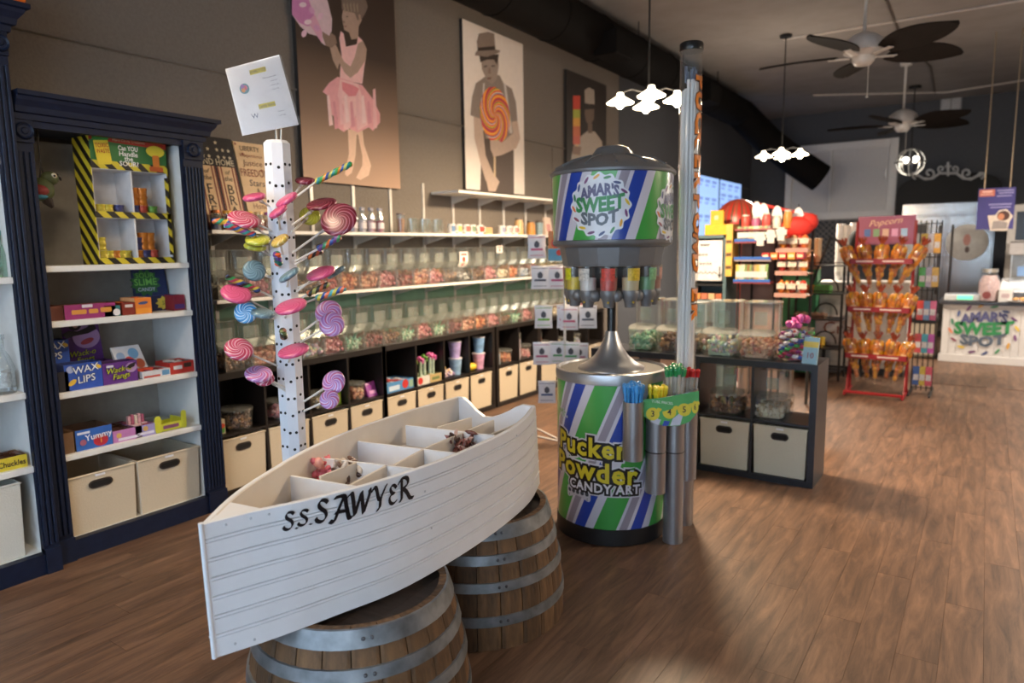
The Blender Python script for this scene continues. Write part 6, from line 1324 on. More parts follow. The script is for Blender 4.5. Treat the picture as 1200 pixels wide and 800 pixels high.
b.obj('bow', [pm('bow_pink', '#c85aa0', .4), pm('bow_magenta', '#a83a78', .4)], t, kind='stuff', smooth=60)
t = thing('price_card', 'pale blue and yellow price card leaning on the sweets jar', 'card', (xat(949, YC+.03), YC+.03, ZT2), -.2); B().hexa([(-.045, 0, 0), (.045, 0, 0), (.045, .012, 0), (-.045, .012, 0), (-.045, .035, .16), (.045, .035, .16), (.045, .042, .16), (-.045, .042, .16)]).obj('card', pm('card_blue', '#9ac0d0', .5), t)
B().flat(rrect(-.045, .045, .1, .135, .002), lambda a, c: (a, .035*c/.16-.002, c)).obj('print', pm('ink_#d8c060', '#d8c060'), t); B().text('10', .05, lambda a, c: (a, .035*(c+.05)/.16-.003, c+.05)).obj('lettering', pm('ink_#a04a5a', '#a04a5a'), t)
# ================================================================ LAMPS AND FANS
M_bulb = pm('lit_bulb', (1, .85, .6), .5, emit=(1, .8, .52), es=45)
M_shade = pm('lit_glass_shade', (.9, .85, .75), .4, emit=(1, .82, .58), es=5)
def point(name, loc, power, col, r, parent):
    l = bpy.data.lights.new(name, 'POINT'); l.energy = power; l.color = col; l.shadow_soft_size = r; o = bpy.data.objects.new(name, l); COL.objects.link(o); o.parent = parent; o.location = loc; return o
def pendant(label, x, y, z, power, rot=0, col=(1, .77, .52)):
    t = thing('pendant_lamp', label, 'lamp', (x, y, z)); h = ZC-z
    B().lathe([(.07, h-.03), (.07, h-.012), (.03, h), (0, h)], 20).obj('ceiling_mount', M_black, t, smooth=40)
    B().tube([(0, 0, .05), (0, 0, h-.02)], .008, 6).obj('rod', M_black, t)
    B().lathe([(.03, .03), (.03, .1), (.012, .13), (0, .13)], 14).obj('hub', M_black, t, smooth=40)
    for k in range(4):
        a = rot+k*PI/2; c, s = math.cos(a), math.sin(a); R = .21
        B().tube([(.02*c, .02*s, .07), (R*.6*c, R*.6*s, .1), (R*c, R*s, .075)], .006, 6).obj('arm', M_black, t)
        B().lathe([(.1, .0), (.102, .004), (.06, .03), (.028, .05), (.022, .075), (0, .078)], 20, (R*c, R*s, 0)).obj('shade', M_shade, t, smooth=40)
        B().ball((R*c, R*s, -.005), .03, (1, 1, 1.2), 12, 8).obj('bulb', M_bulb, t, smooth=60)
    l = bpy.data.lights.new('lamp_light', 'AREA'); l.shape = 'DISK'; l.size = .5; l.energy = power; l.color = col      # shades throw the light downwards
    o = bpy.data.objects.new('lamp_light', l); COL.objects.link(o); o.parent = t; o.location = (0, 0, -.05)
    point('shade_glow', (0, 0, -.07), power*.38, col, .12, t)          # bare bulbs and glass shades also shine sideways and up
    return t
PP = on_y(760, 120, 5.0); P2 = on_y(916, 183, 9.14)
pendant('four-bulb pendant lamp glowing over the wall shelves near the powder dispenser', PP.x, 5.0, PP.z, 105, .5)
pendant('four-bulb pendant lamp glowing before the white doors at the back', P2.x, 9.14, P2.z, 85, .2, (1, .86, .7))
pendant('four-bulb pendant lamp over the shop front end of the aisle', PP.x, .8, PP.z, 9, .3)
pendant('added unseen pendant lamp brightening the open floor beside the counter aisle', 1.6, 5.0, PP.z, 70, .3, (1, .8, .58))  # added out of view to light the aisle and racks
pendant('added unseen pendant lamp brightening the service counter', 1.6, 9.6, PP.z, 80, .3, (1, .9, .78))  # added out of view to lift the light around the counter
p3 = on_y(1067, 190, 13.29)
t = thing('orb_lamp', 'small metal orb pendant lamp with two bulbs before the slate back wall', 'lamp', p3); h = ZC-p3.z; M_or = pm('brushed_nickel', (.5, .49, .47), .35, .9)
B().lathe([(.09, h-.04), (.09, h-.01), (0, h)], 20).obj('ceiling_mount', M_black, t, smooth=40); B().tube([(0, 0, .2), (0, 0, h-.02)], .01, 6).obj('rod', M_black, t)
R = .21
for k in range(4):
    a = k*PI/4+.2; B().tube([(R*math.cos(a)*math.sin(q*PI/12), R*math.sin(a)*math.sin(q*PI/12), R*math.cos(q*PI/12)) for q in range(24)], .009, 5, closed=True).obj('orb_ring', M_or, t)
B().tube([(R*1.08*math.cos(q*PI/12), R*1.08*math.sin(q*PI/12), 0) for q in range(24)], .012, 5, closed=True).obj('orb_ring', M_or, t)
for s in (-1, 1): B().ball((s*.07, 0, .04), .05, nu=12, nv=8).obj('bulb', pm('cool_bulb', (1, .97, .9), .5, emit=(1, .95, .85), es=3), t, smooth=60)
point('lamp_light', (0, 0, -.02), 3, (1, .9, .75), .08, t)
M_fan = pm('fan_white', (.6, .58, .56), .4); M_leaf = pm('fan_leaf_brown', (.014, .010, .008), .8, spec=.15, var=.4, scale=8, stretch=(1, 6, 1))
def fan(label, px, pyh, Y, rot):
    p = on_y(px, pyh, Y); t = thing('ceiling_fan', label, 'ceiling fan', p); h = ZC-p.z
    B().lathe([(.075, h-.06), (.08, h-.02), (.08, h), (0, h)], 20).obj('ceiling_mount', M_fan, t, smooth=40); B().tube([(0, 0, .1), (0, 0, h-.03)], .016, 10).obj('downrod', M_fan, t, smooth=60)
    B().lathe([(.05, .17), (.1, .15), (.17, .1), (.185, .05), (.18, -.01), (.12, -.04), (.1, -.05), (0, -.05)], 28).obj('motor_housing', M_fan, t, smooth=50)
    B().lathe([(.1, -.05), (.1, -.09), (.07, -.13), (0, -.135)], 20).obj('switch_cup', M_fan, t, smooth=50)
    for k in range(5):
        a = rot+k*2*PI/5; b = B(); n = 12; L0, L1 = .24, .98; vs = []; fs = []
        for i in range(n+1):
            u = i/n; x = L0+(L1-L0)*u; wd = .165*math.sin(PI*min(1, u*.9+.1))**.75*(1 if u < .98 else .2)+.012; z = -.035-.04*u*u+.05*u
            for e in (.006, -.006):
                vs += [(x, -wd, z+e+.04*wd/.16), (x, 0, z+e+.012), (x, wd, z+e-.035*wd/.16)]
        for i in range(n):
            q = i*6; r = q+6; fs += [(q, q+1, r+1, r), (q+1, q+2, r+2, r+1), (q+3, r+3, r+4, q+4), (q+4, r+4, r+5, q+5), (q, r, r+3, q+3), (q+2, q+5, r+5, r+2)]
        fs += [(0, 3, 4, 1), (1, 4, 5, 2), (n*6, n*6+1, n*6+4, n*6+3), (n*6+1, n*6+2, n*6+5, n*6+4)]
        o = b.add(vs, fs).obj('blade', M_leaf, t, smooth=60); o.rotation_euler = (0, 0, a)
        ir = B().hexa([(.12, -.02, -.06), (.32, -.035, -.045), (.32, .035, -.045), (.12, .02, -.06), (.12, -.02, -.048), (.32, -.035, -.036), (.32, .035, -.036), (.12, .02, -.048)]).obj('blade_iron', M_fan, t, bevel=.004); ir.rotation_euler = (0, 0, a)
    B().tube([(.05, 0, -.12), (.05, 0, -.42)], .003, 5).ball((.05, 0, -.43), .012, nu=8, nv=5).obj('pull_chain', M_fan, t)
    return t
fan('large white ceiling fan with brown leaf-shaped blades, closer to the powder dispenser', 1012, 60, 7.7, math.radians(36))
fan('white ceiling fan with brown leaf-shaped blades, closer to the back wall vent', 1058, 143, 11.46, math.radians(38))
# ================================================================ SCREENS ON THE LEFT WALL
M_scr = None
for k, (pa_, pb_, lb) in enumerate((((817, 205), (842, 292), 'glowing pale blue menu screen on the wall, partly behind the clear tube'), ((844, 211), (868, 252), 'glowing pale blue menu screen on the wall, further from the clear tube'))):
    a = on_x(*pa_, WX+.08); ya2 = a.y; yb3 = on_x(pb_[0], 250, WX+.08).y; zt = 2.70; zb = 1.95 if k else 1.45; zb = 1.95
    if k == 0: zb = 1.5
    t = thing('menu_screen', lb, 'screen', (WX+.02, ya2, zb)); w2 = yb3-ya2; h2 = zt-zb
    B().bx(-.014, .055, 0, w2, 0, h2).obj('bezel', M_black, t)
    B().bx(.055, .06, .02, w2-.02, .02, h2-.02).obj('display', pm('screen_blue', (.3, .45, .75), .3, emit=(.33, .52, .9), es=.75), t)
    for i in range(9): 
        u = .06+(i % 3)*(w2-.1)/3; v = h2-.12-(i//3)*h2*.25; B().flat(rrect(u, u+(w2-.1)/3*.7, v, v+.05, .005), lambda a_, c: (.062, a_, c)).flat(rrect(u, u+(w2-.1)/3*.5, v-.06, v-.03, .005), lambda a_, c: (.062, a_, c)).obj('screen_text', pm('screen_text', (.2, .28, .5), .4, emit=(.16, .25, .5), es=.7), t)
    if k: B().flat(rrect(w2*.45, w2-.03, .03, h2*.3, .01), lambda a_, c: (.0625, a_, c)).obj('screen_picture', pm('screen_dark', (.05, .06, .1), .4), t)
# ================================================================ CANDY ISLAND BEYOND THE LOW CUBBY (y about 6.6)
YI = 6.6
def pt(px, py, y=YI): return on_y(px, py, y)
M_teal = pm('teal_grey_paint', '#4c6268', .5, var=.08)
a, b2 = pt(806, 276), pt(850, 352)
t = thing('display_hutch', 'grey teal display hutch with a framed paper sign behind the clear tube', 'hutch', (a.x, YI, 0)); w2 = b2.x-a.x; z0, z1 = b2.z, a.z
B().bx(0, w2, 0, .36, 0, z0).obj('cabinet', M_teal, t, bevel=.004)
B().bx(.02, w2-.06, -.012, 0, z0*.55, z0*.97).obj('drawer', pm('teal_drawer', '#445a62', .5), t, bevel=.003); B().tube([(w2*.55, -.03, z0*.78), (w2*.72, -.03, z0*.78)], .008, 6).obj('drawer_handle', M_black, t)
B().bx(0, .03, 0, .36, z0, z1).bx(w2-.03, w2, 0, .36, z0, z1).bx(0, w2, 0, .36, z1-.03, z1).bx(.03, w2-.03, .33, .36, z0, z1).obj('hutch_frame', M_teal, t)
B().bx(.03, w2-.03, .0, .34, z0+(z1-z0)*.22, z0+(z1-z0)*.25).obj('hutch_shelf', M_black, t)
B().bx(.05, w2-.05, .03, .036, z0+(z1-z0)*.3, z1-.05).obj('paper_sign', pm('paper_dim', (.6, .6, .62), .6), t)
for k, (u0, u1, f2) in enumerate(((.3, .55, .85), (.25, .5, .7), (.3, .6, .56), (.25, .75, .42))): B().tube([(w2*(u0+(u1-u0)*q/12), .027, z0+(z1-z0)*f2+.014*math.sin(q*2.3+k)) for q in range(13)], .004, 4).obj('handwriting', pm('ink_#2c2c30', '#2c2c30'), t)
B().flat([(w2*.8, z0+(z1-z0)*.52), (w2*.83, z0+(z1-z0)*.52), (w2*.83, z0+(z1-z0)*.4), (w2*.87, z0+(z1-z0)*.4), (w2*.815, z0+(z1-z0)*.33), (w2*.76, z0+(z1-z0)*.4), (w2*.8, z0+(z1-z0)*.4)], lambda a_, c: (a_, .028, c)).obj('arrow', pm('ink_#2c2c30', '#2c2c30'), t)
for k in range(4): B().bx(.06+k*.07, .12+k*.07, .05, .12, z0+.005, z0+.06).obj('shelf_pack', pm('ink_%s' % ('#c8844a', '#b86a50', '#c8a078', '#a86040')[k], ('#c8844a', '#b86a50', '#c8a078', '#a86040')[k]), t)
# yellow carton on the hutch
p = pt(838, 276); t = thing('yellow_carton', 'bright yellow display carton with a raised back on the teal hutch', 'candy box', (p.x, YI+.05, z1)); sc = .0085
B().bx(-.12, .13, 0, .16, 0, .1).obj('tray', pm('yellow_card', '#d8a420', .5), t, bevel=.004); B().bx(-.11, .02, .13, .16, .1, .24).obj('back_card', MATS['yellow_card'], t, bevel=.004); B().flat(rrect(-.07, -.03, .15, .19, .01), lambda a_, c: (a_, .128, c)).obj('print', pm('ink_#b8b8a0', '#b8b8a0'), t)
# peg rack of narrow candy packs
rx0, rx1 = pt(861, 300).x, pt(904, 300).x; YR = YI
t = thing('candy_rack', 'wire candy rack with blue edged shelves of narrow packs beside the teal hutch', 'rack', (rx0, YR, 0)); W3 = rx1-rx0
zl = [pt(870, 330).z, pt(870, 304).z, pt(870, 283).z, pt(870, 262).z]
for x in (0, W3): B().tube([(x, .15, 0), (x, .15, zl[3]+.05)], .012, 6).obj('upright', M_black, t)
for i, z in enumerate(zl[:3]): B().bx(0, W3, -.02, .28, z-.015, z).obj('rack_shelf', pm('rack_shelf_red', '#8a3a40', .5) if i != 1 else pm('rack_shelf_grey', '#9a8a8a', .5), t); B().bx(0, W3, -.026, -.02, z+.0, z+.025).obj('price_strip', pm('price_blue', '#2c5aa8', .4), t)
B().bx(-.02, W3+.02, .28, .3, 0, zl[3]).obj('back_panel', pm('rack_back', (.25, .16, .13), .6), t)
B().bx(-.08, -.02, -.02, .2, zl[0]+.05, zl[3]).obj('yellow_end_panel', pm('end_yellow', '#c8a048', .5), t)
for k in range(3): B().bx(-.075, -.025, -.024, -.02, zl[0]+.12+k*.12, zl[0]+.15+k*.12).obj('end_label', pm('end_dark', '#5a3a20', .5), t)
pkc = ['#c8a848', '#6a8a48', '#5a4a3a', '#c8c0b0', '#8a5a30', '#b89a60', '#d0c8b8', '#7a9a50']
npk = 12
pack_me = {}
for r, zi, hh in ((0, 0, .16), (1, 2, .14)):
    for i in range(npk):
        c = pkc[(i*3+r) % 8]
        if (r, c) not in pack_me: o = B().hexa([(-.016, 0, 0), (.016, 0, 0), (.016, .05, 0), (-.016, .05, 0), (-.018, .02, hh), (.018, .02, hh), (.018, .03, hh), (-.018, .03, hh)]).bx(-.013, .013, -.003, .004, hh*.25, hh*.6, 1).obj('candy_pack', [pm('pack_'+c, c, .4, var=.3, scale=50), pm('pack_print', '#d8d0c0', .5, var=.6, scale=60)]); pack_me[(r, c)] = o.data
        else: o = bpy.data.objects.new('candy_pack', pack_me[(r, c)]); COL.objects.link(o)
        o.location = (rx0+.03+i*(W3-.05)/npk, YR-.01+.02*(r == 1), zl[zi]+.001); tag(o, 'narrow candy pack, %s from the yellow end panel, %s rack row' % (ORD[i], ('lower', 'upper')[r]), 'candy pack', '%s row of narrow packs in the blue edged rack' % ('lower', 'upper')[r])
for i in range(5):
    c = ('#b02c28', '#d86a28', '#b03030', '#c88830', '#a82838')[i]; t2 = thing('candy_carton', 'small %s carton on the middle rack shelf, %s from the yellow end panel' % (('red', 'orange', 'crimson', 'amber', 'scarlet')[i], ORD[i]), 'candy box', (rx0+.28+i*.075, YR, zl[1]+.001), 0)
    B().bx(-.032, .032, 0, .12, 0, .06).obj('carton', pm('card_'+c, c, .5), t2, bevel=.002); B().flat(rrect(-.024, .024, .018, .042, .004), lambda a_, c_: (a_, -.001, c_)).obj('print', pm('ink_#e0c8a0', '#e0c8a0'), t2)
for i, (c, h2) in enumerate((('#c8483c', .12), ('#a85a80', .1), ('#d8504a', .13), ('#c8c8c0', .1), ('#d8843c', .15))):
    t2 = thing('candy_canister', '%s candy canister on top of the blue edged rack' % ('coral', 'mauve', 'red', 'white', 'orange')[i], 'canister', (rx0+.06+i*.095, YR+.12, zl[3]-.05)); B().lathe([(.036, 0), (.04, .008), (.04, h2*.8), (.03, h2), (0, h2)], 14).obj('body', pm('canister_'+c, c, .4, var=.3, scale=40), t2, smooth=40); B().lathe([(.032, h2), (.032, h2+.015), (0, h2+.015)], 12).obj('cap', pm('canister_cap', (.6, .55, .5), .4), t2, smooth=40)
B().bx(0, W3, -.02, .28, zl[3]-.065, zl[3]-.05).obj('rack_shelf', MATS['rack_shelf_red'], t)
# red striped dome of the gum machine behind the rack
cd_ = pt(865, 262, YI+.66); t = thing('candy_dome', 'red striped domed canopy rising behind the blue edged rack', 'canopy', (cd_.x, YI+.66, 0)); dw = .235; z0 = cd_.z; hh = pt(865, 233, YI+.66).z-z0
M_dome = stripes('dome_stripes', [(0, '#b8342c'), (.4, '#6a4a34'), (.62, '#c8403a'), (.8, '#8a5a40')], 14/(2*PI), 0, 'cyl', .35)
B().lathe([(dw*math.cos(q*PI/16), z0+hh*math.sin(q*PI/16)) for q in range(9)], 28).obj('dome', M_dome, t, smooth=50); B().lathe([(dw*1.06, z0-.03), (dw*1.06, z0+.01), (0, z0+.01)], 28).obj('rim', pm('dome_red', '#b82c28', .35), t, smooth=40); B().lathe([(.17, 0), (.17, .05), (.06, .1), (.06, z0-.02), (0, z0-.02)], 20).obj('pedestal', pm('dome_red', '#b82c28'), t, smooth=40)
# red rail with white paddles
ra, rb2 = pt(884, 238, YI+.25), pt(957, 254, YI+.25); t = thing('paddle_rail', 'red overhead rail beside the striped dome', 'rail', (ra.x, YI+.25, 0))
B().tube([(ra.x, YI+.25, ra.z), (rb2.x, YI+.25, rb2.z)], .016, 8).obj('rail', pm('rail_red', '#c0302c', .4), t, world=True); B().tube([(rb2.x-.02, YI+.25, 0), (rb2.x-.02, YI+.25, rb2.z)], .012, 6).tube([(ra.x, YI+.25, 0), (ra.x, YI+.25, ra.z)], .012, 6).obj('rail_post', M_black, t, world=True)
for i, (px, pt_y, pb_y) in enumerate(((887, 236, 256), (895, 238, 266), (911, 241, 267), (936, 243, 270))):
    a_, b_ = pt(px, pt_y, YI+.22), pt(px, pb_y, YI+.22); h2 = a_.z-b_.z; o = thing('white_paddle', 'white oval paddle hanging from the red rail, %s from the striped dome' % ORD[i], 'paddle', (a_.x, YI+.22, b_.z), .2, 'white paddles on the red rail')
    B().prism(circ(0, h2/2, h2*.17+.012, 20, h2/2), lambda u, v: (u, -.008, v), lambda u, v: (u, .008, v)).obj('paddle', pm('paddle_white', (.8, .8, .8), .4), o, smooth=50); B().tube([(0, 0, h2-.01), (0, .02, h2+.03)], .004, 5).obj('hook', M_black, o)
# bins of bagged snacks right of the rack
sx0, sx1 = pt(908, 300).x, pt(946, 300).x; t = thing('snack_rack', 'black tiered snack rack full of orange and red bags beyond the low cubby', 'rack', (sx0, YI+.05, 0)); W4 = sx1-sx0
zr = [pt(920, 346).z, pt(920, 320).z, pt(920, 293).z]
for x in (.01, W4-.01): B().tube([(x, .2, 0), (x, .2, zr[2]+.22)], .012, 6).obj('upright', M_black, t)
for z in zr: B().bx(0, W4, -.02, .26, z-.014, z).obj('rack_shelf', pm('rack_wood', '#9a6a48', .6), t); B().bx(0, W4, -.025, -.02, z-.02, z+.02).obj('price_strip', pm('strip_white', (.4, .22, .18), .5), t)
cs_ = [['#b8642c', '#c8904a', '#7a2c24', '#c8b8a8', '#b83c30'], ['#a82c2c', '#6a2420', '#8a6a50', '#c8a898', '#d87a30'], ['#d87c2c', '#b83c34', '#c8a078', '#a8342c', '#c86a3c']]
for r in range(3):
    for i in range(5):
        c = cs_[r][i]; o = B().ball((0, 0, .066), .052, (.72, .6, 1.25), 10, 7).bx(-.035, .035, -.038, -.028, .05, .1, 1).obj('snack_bag', [pm('snack_'+c, c, .3, var=.35, scale=30), pm('snack_label', '#c8b8a8', .5, var=.4, scale=60)], smooth=60)
        o.location = (sx0+.05+i*(W4-.08)/4.2, YI+.08+.03*(i % 2), zr[r]+.006); tag(o, '%s snack bag on the %s shelf of the black tiered rack' % ({0: 'first', 1: 'second', 2: 'third', 3: 'fourth', 4: 'fifth'}[i], ('lowest', 'middle', 'top')[r]), 'snack bag', 'snack bags on the tiered rack')
p = pt(929, 276); o = B().ball((0, 0, .08), .1, (1.5, .6, .95), 12, 8).ball((.1, .02, .12), .08, (1, .6, 1), 10, 7).obj('red_plush', pm('red_plush', '#c02820', .7, var=.2), smooth=60); o.location = (p.x, YI+.15, zr[2]+.13); tag(o, 'bright red rounded plush on top of the snack rack bags', 'plush')
for i in range(3):
    p = pt(893+i*12, 280-i*3); o = B().bx(-.03, .03, -.01, .01, 0, .12).bx(-.05, .05, -.012, -.008, .05, .1).obj('white_tag_card', pm('tag_card', (.5, .49, .47), .5)); o.location = (p.x, YI-.05, p.z-.06); tag(o, 'white price tag card clipped before the rack, %s from the yellow end panel' % ORD[i], 'tag', 'white price tags on the racks')
    B().tube([(0, .0, .06), (0, .06, .03)], .004, 5).obj('clip', M_black, o)
# ================================================================ BLACK BAKER'S RACK (y about 8.2)
YK = 8.2; kx0, kx1 = pt(925, 345, YK).x, pt(987, 345, YK).x
t = thing('bakers_rack', 'black metal arched bakers rack with boxed treats beside the red cone rack', 'rack', (kx0, YK, 0)); W5 = kx1-kx0; zk = [pt(960, 437, YK).z, pt(960, 408, YK).z, pt(960, 374, YK).z, pt(960, 344, YK).z, pt(960, 311, YK).z]; zk[0] = max(.1, zk[0])
for x in (0, W5):
    for y in (0, .35): B().tube([(x, y, 0), (x, y, zk[3] if y == 0 else zk[4]+.2)], .014, 6).obj('rack_post', M_black, t)
B().tube([(W5*.25, .35, zk[3])]+[(W5*.5+W5*.42*math.cos(PI-q*PI/10), .35, zk[4]+.05+.28*math.sin(q*PI/10)) for q in range(6, 11)]+[(W5*.92, .35, zk[3])], .014, 6).obj('arched_top', M_black, t)
for z in zk: B().bx(0, W5, 0, .36, z-.012, z).obj('rack_shelf', M_black, t); B().tube([(0, -.005, z+.03), (W5, -.005, z+.03)], .006, 5).obj('shelf_rail', M_black, t)
for z in zk[1:4]: B().tube([(W5*.62+.12*math.cos(PI-q*PI/8), .3, z+.02+.14*math.sin(q*PI/8)) for q in range(9)], .009, 5).obj('scroll', M_black, t)
items = [(4, .05, .42, .2, .1, '#a85a20', 'amber treat box on the highest'), (3, .05, .4, .2, .07, '#c88030', 'orange treat tray on the second highest'), (3, .45, .3, .2, .075, '#5a9a48', 'green treat tray on the second highest'), (2, .08, .6, .2, .05, '#8a6a50', 'brown treat tray on the middle'), (1, .35, .3, .2, .1, '#c8a028', 'yellow treat box on the second lowest'), (0, .05, .5, .25, .12, '#a88a70', 'tan treat carton on the lowest')]
for i, (k, fx, fw, d_, h_, c, nm2) in enumerate(items):
    o = thing('treat_box', nm2 + ' shelf of the bakers rack', 'box', (kx0+W5*fx, YK+.04, zk[k]+.001)); ww = W5*fw; B().bx(0, ww, 0, d_, 0, h_).obj('tray', pm('treat_'+c, c, .5, var=.25, scale=30), o, bevel=.004)
    tr_ = B(); [tr_.ball((ww*(j+.5)/5, d_*.35, h_), .026, (1, 1, .8), 8, 5) for j in range(5)]; tr_.obj('treats', pm('treat_top_'+c, tuple(min(1, x*1.5) for x in hexc(c)), .5, var=.3), o, smooth=60, kind='stuff')
p = pt(940, 290, YK+.3); o = thing('kraft_carton', 'plain kraft carton standing behind the bakers rack', 'box', (pt(945, 300, YK+.5).x-.2, YK+.38, 0)); zt = pt(940, 280, YK+.5).z; B().bx(-.05, .35, 0, .2, zt-.35, zt).obj('carton', pm('kraft_card', '#c09a70', .6), o, bevel=.004); B().bx(-.05, .35, .0, .2, 0, zt-.35).obj('plinth', pm('green_plinth', '#3a8a58', .5), o)
cs1, cs2 = pt(962, 368, YK+.38), pt(992, 402, YK+.38); o = thing('cream_sign', 'white board sign with brown lettering behind the bakers rack', 'sign', (cs1.x-.08, YK+.4, 0)); ws = cs2.x-cs1.x+.35; B().bx(0, ws, 0, .02, cs2.z, cs1.z).obj('board', pm('board_cream', (.68, .64, .6), .5), o); B().bx(.1, .14, .02, .04, 0, cs2.z).bx(ws-.14, ws-.1, .02, .04, 0, cs2.z).obj('leg', M_black, o)
B().text('Cre', .2, lambda a_, c: (.1+a_, -.002, (cs1.z+cs2.z)/2+c), ax='LEFT').obj('lettering', pm('ink_#8a4a30', '#8a4a30'), o)
lc1, lc2 = pt(990, 412, YK+.5), pt(1052, 452, YK+.5)
o = thing('white_cabinet', 'low white glazed cabinet behind the red cone rack', 'cabinet', (pt(925, 440, YK+.6).x, YK+.6, 0)); ww = pt(1060, 440, YK+.6).x-o.location.x; B().bx(0, ww, 0, .45, .08, pt(1000, 330, YK+.6).z).obj('body', pm('cabinet_white', (.5, .47, .44), .5), o, bevel=.005); B().bx(.02, ww-.02, .03, .42, 0, .08).obj('plinth', M_black, o)
for k in range(3): B().bx(.03+k*ww/3, (k+1)*ww/3-.03, -.01, 0, .14, .8).obj('door', pm('cabinet_door', (.56, .53, .5), .4), o, bevel=.004)
# stack of white cups and a dark speaker
for i, px in enumerate((985, 993, 1001)):
    a_, b_ = pt(px, 262+i*2-(i == 2)*5, YK+.8), pt(px, 306, YK+.8); o = thing('cup_stack', 'tall stack of white paper cups before the lattice, %s from the bakers rack' % ORD[i], 'cups', (a_.x, YK+.8, pt(1000, 330, YK+.6).z+.0), 0, 'stacks of white paper cups'); H2 = a_.z-o.location.z; b = B(); z = 0
    b.lathe([(.03, 0), (.042, .12)], 14)
    while z < H2-.12: b.lathe([(.038, .1+z), (.043, .12+z), (.043, .126+z), (.038, .126+z)], 14); z += .025
    b.lathe([(.038, H2-.02), (.043, H2), (0, H2)], 14).obj('cups', pm('cup_paper', (.75, .74, .73), .5), o, smooth=40); B().lathe([(.0425, .06), (.0432, .11)], 10, a0=-2.2, a1=-.9).obj('print', pm('ink_#b8b8b8', '#b8b8b8'), o)
a_ = pt(1000, 281, YK+.5); o = B().ball((0, 0, .0), .1, (.7, .7, 1.15), 14, 9).lathe([(.06, -.2), (.03, -.1), (0, -.1)], 12).obj('dark_speaker', pm('speaker_black', (.012, .012, .012), .8), smooth=60); o.location = (a_.x, YK+.66, a_.z); tag(o, 'dark rounded speaker beside the stacked paper cups', 'speaker')
bz = pt(1000, 330, YK+.6).z; B().lathe([(.02, bz-a_.z), (.02, -.15)], 10).obj('stem', M_black, o)
# ================================================================ RED RACK OF SNACK CONES (y about 7.57)
YN = 7.57; n0, n1 = pt(990, 461, YN), pt(1060, 467, YN); M_red = pm('rack_red', '#8a1820', .4, var=.1)
t = thing('cone_rack', 'red metal rack holding three tiers of bagged caramel corn cones', 'rack', (n0.x, YN, 0)); W6 = n1.x-n0.x; zh = pt(1040, 252, YN).z
for x in (.01, W6-.01): B().tube([(x, .2, 0), (x, .2, zh-.05)], .014, 6).tube([(x, -.12, .02), (x, .35, .02)], .014, 6).tube([(x, -.0, .03), (x, .18, .5)], .01, 6).obj('rack_leg', M_red, t)
B().tube([(0, -.1, .04), (W6, -.1, .04)], .016, 6).obj('foot_bar', M_red, t)
ztr = [pt(1025, 417, YN).z, pt(1025, 362, YN).z, pt(1025, 306, YN).z]
for z in ztr:
    B().bx(-.01, W6+.01, -.07, -.06, z-.025, z+.025).bx(-.01, W6+.01, .1, .11, z-.02, z+.02).bx(-.01, 0, -.07, .2, z-.02, z+.02).bx(W6, W6+.01, -.07, .2, z-.02, z+.02).obj('tier_bar', M_red, t)
    B().bx(.05, .2, -.073, -.07, z-.006, z+.008).bx(.28, .46, -.073, -.07, z-.006, z+.008).obj('tier_label', pm('tier_label', (.65, .55, .5), .5), t)
hx0, hx1 = pt(1006, 254, YN+.2), pt(1072, 280, YN+.2)
B().bx(hx0.x-n0.x, hx1.x-n0.x, .2, .21, hx1.z-.05, hx0.z).obj('header_sign', pm('header_mauve', '#9a4a60', .3, var=.15, scale=4), t)
hw = hx1.x-hx0.x; u0 = hx0.x-n0.x; hm = (hx0.z+hx1.z)/2
for k, c in enumerate(('#4a68a0', '#7a9a70', '#d0a890', '#d898b8', '#a0c0e0')): B().flat(rrect(u0+hw*(.12+k*.16), u0+hw*(.12+k*.16)+hw*.11, hm-.085, hm-.01, .004), lambda a_, c_: (a_, .198, c_)).obj('header_square', pm('ink_'+c, c), t)
B().text('Popcorn', .085, lambda a_, c: (u0+hw*.48+a_, .197, hm+.055+c+a_*.12), offset=.01, shear=.35).obj('lettering', pm('ink_#e0b090', '#e0b090'), t)
M_film = clear('cone_film', (.97, .93, .86), .04, .15, .15); M_corn = [pm('corn_gold', '#dd8a10', .5, var=.55, scale=28, bump=.6), pm('corn_caramel', '#a85c22', .5, var=.55, scale=28, bump=.6), pm('corn_amber', '#dc7c10', .5, var=.4, scale=24, bump=.6)]
M_tie = pm('film_ruffle', '#8a3c28', .3, var=.6, scale=30)
CORN = {}
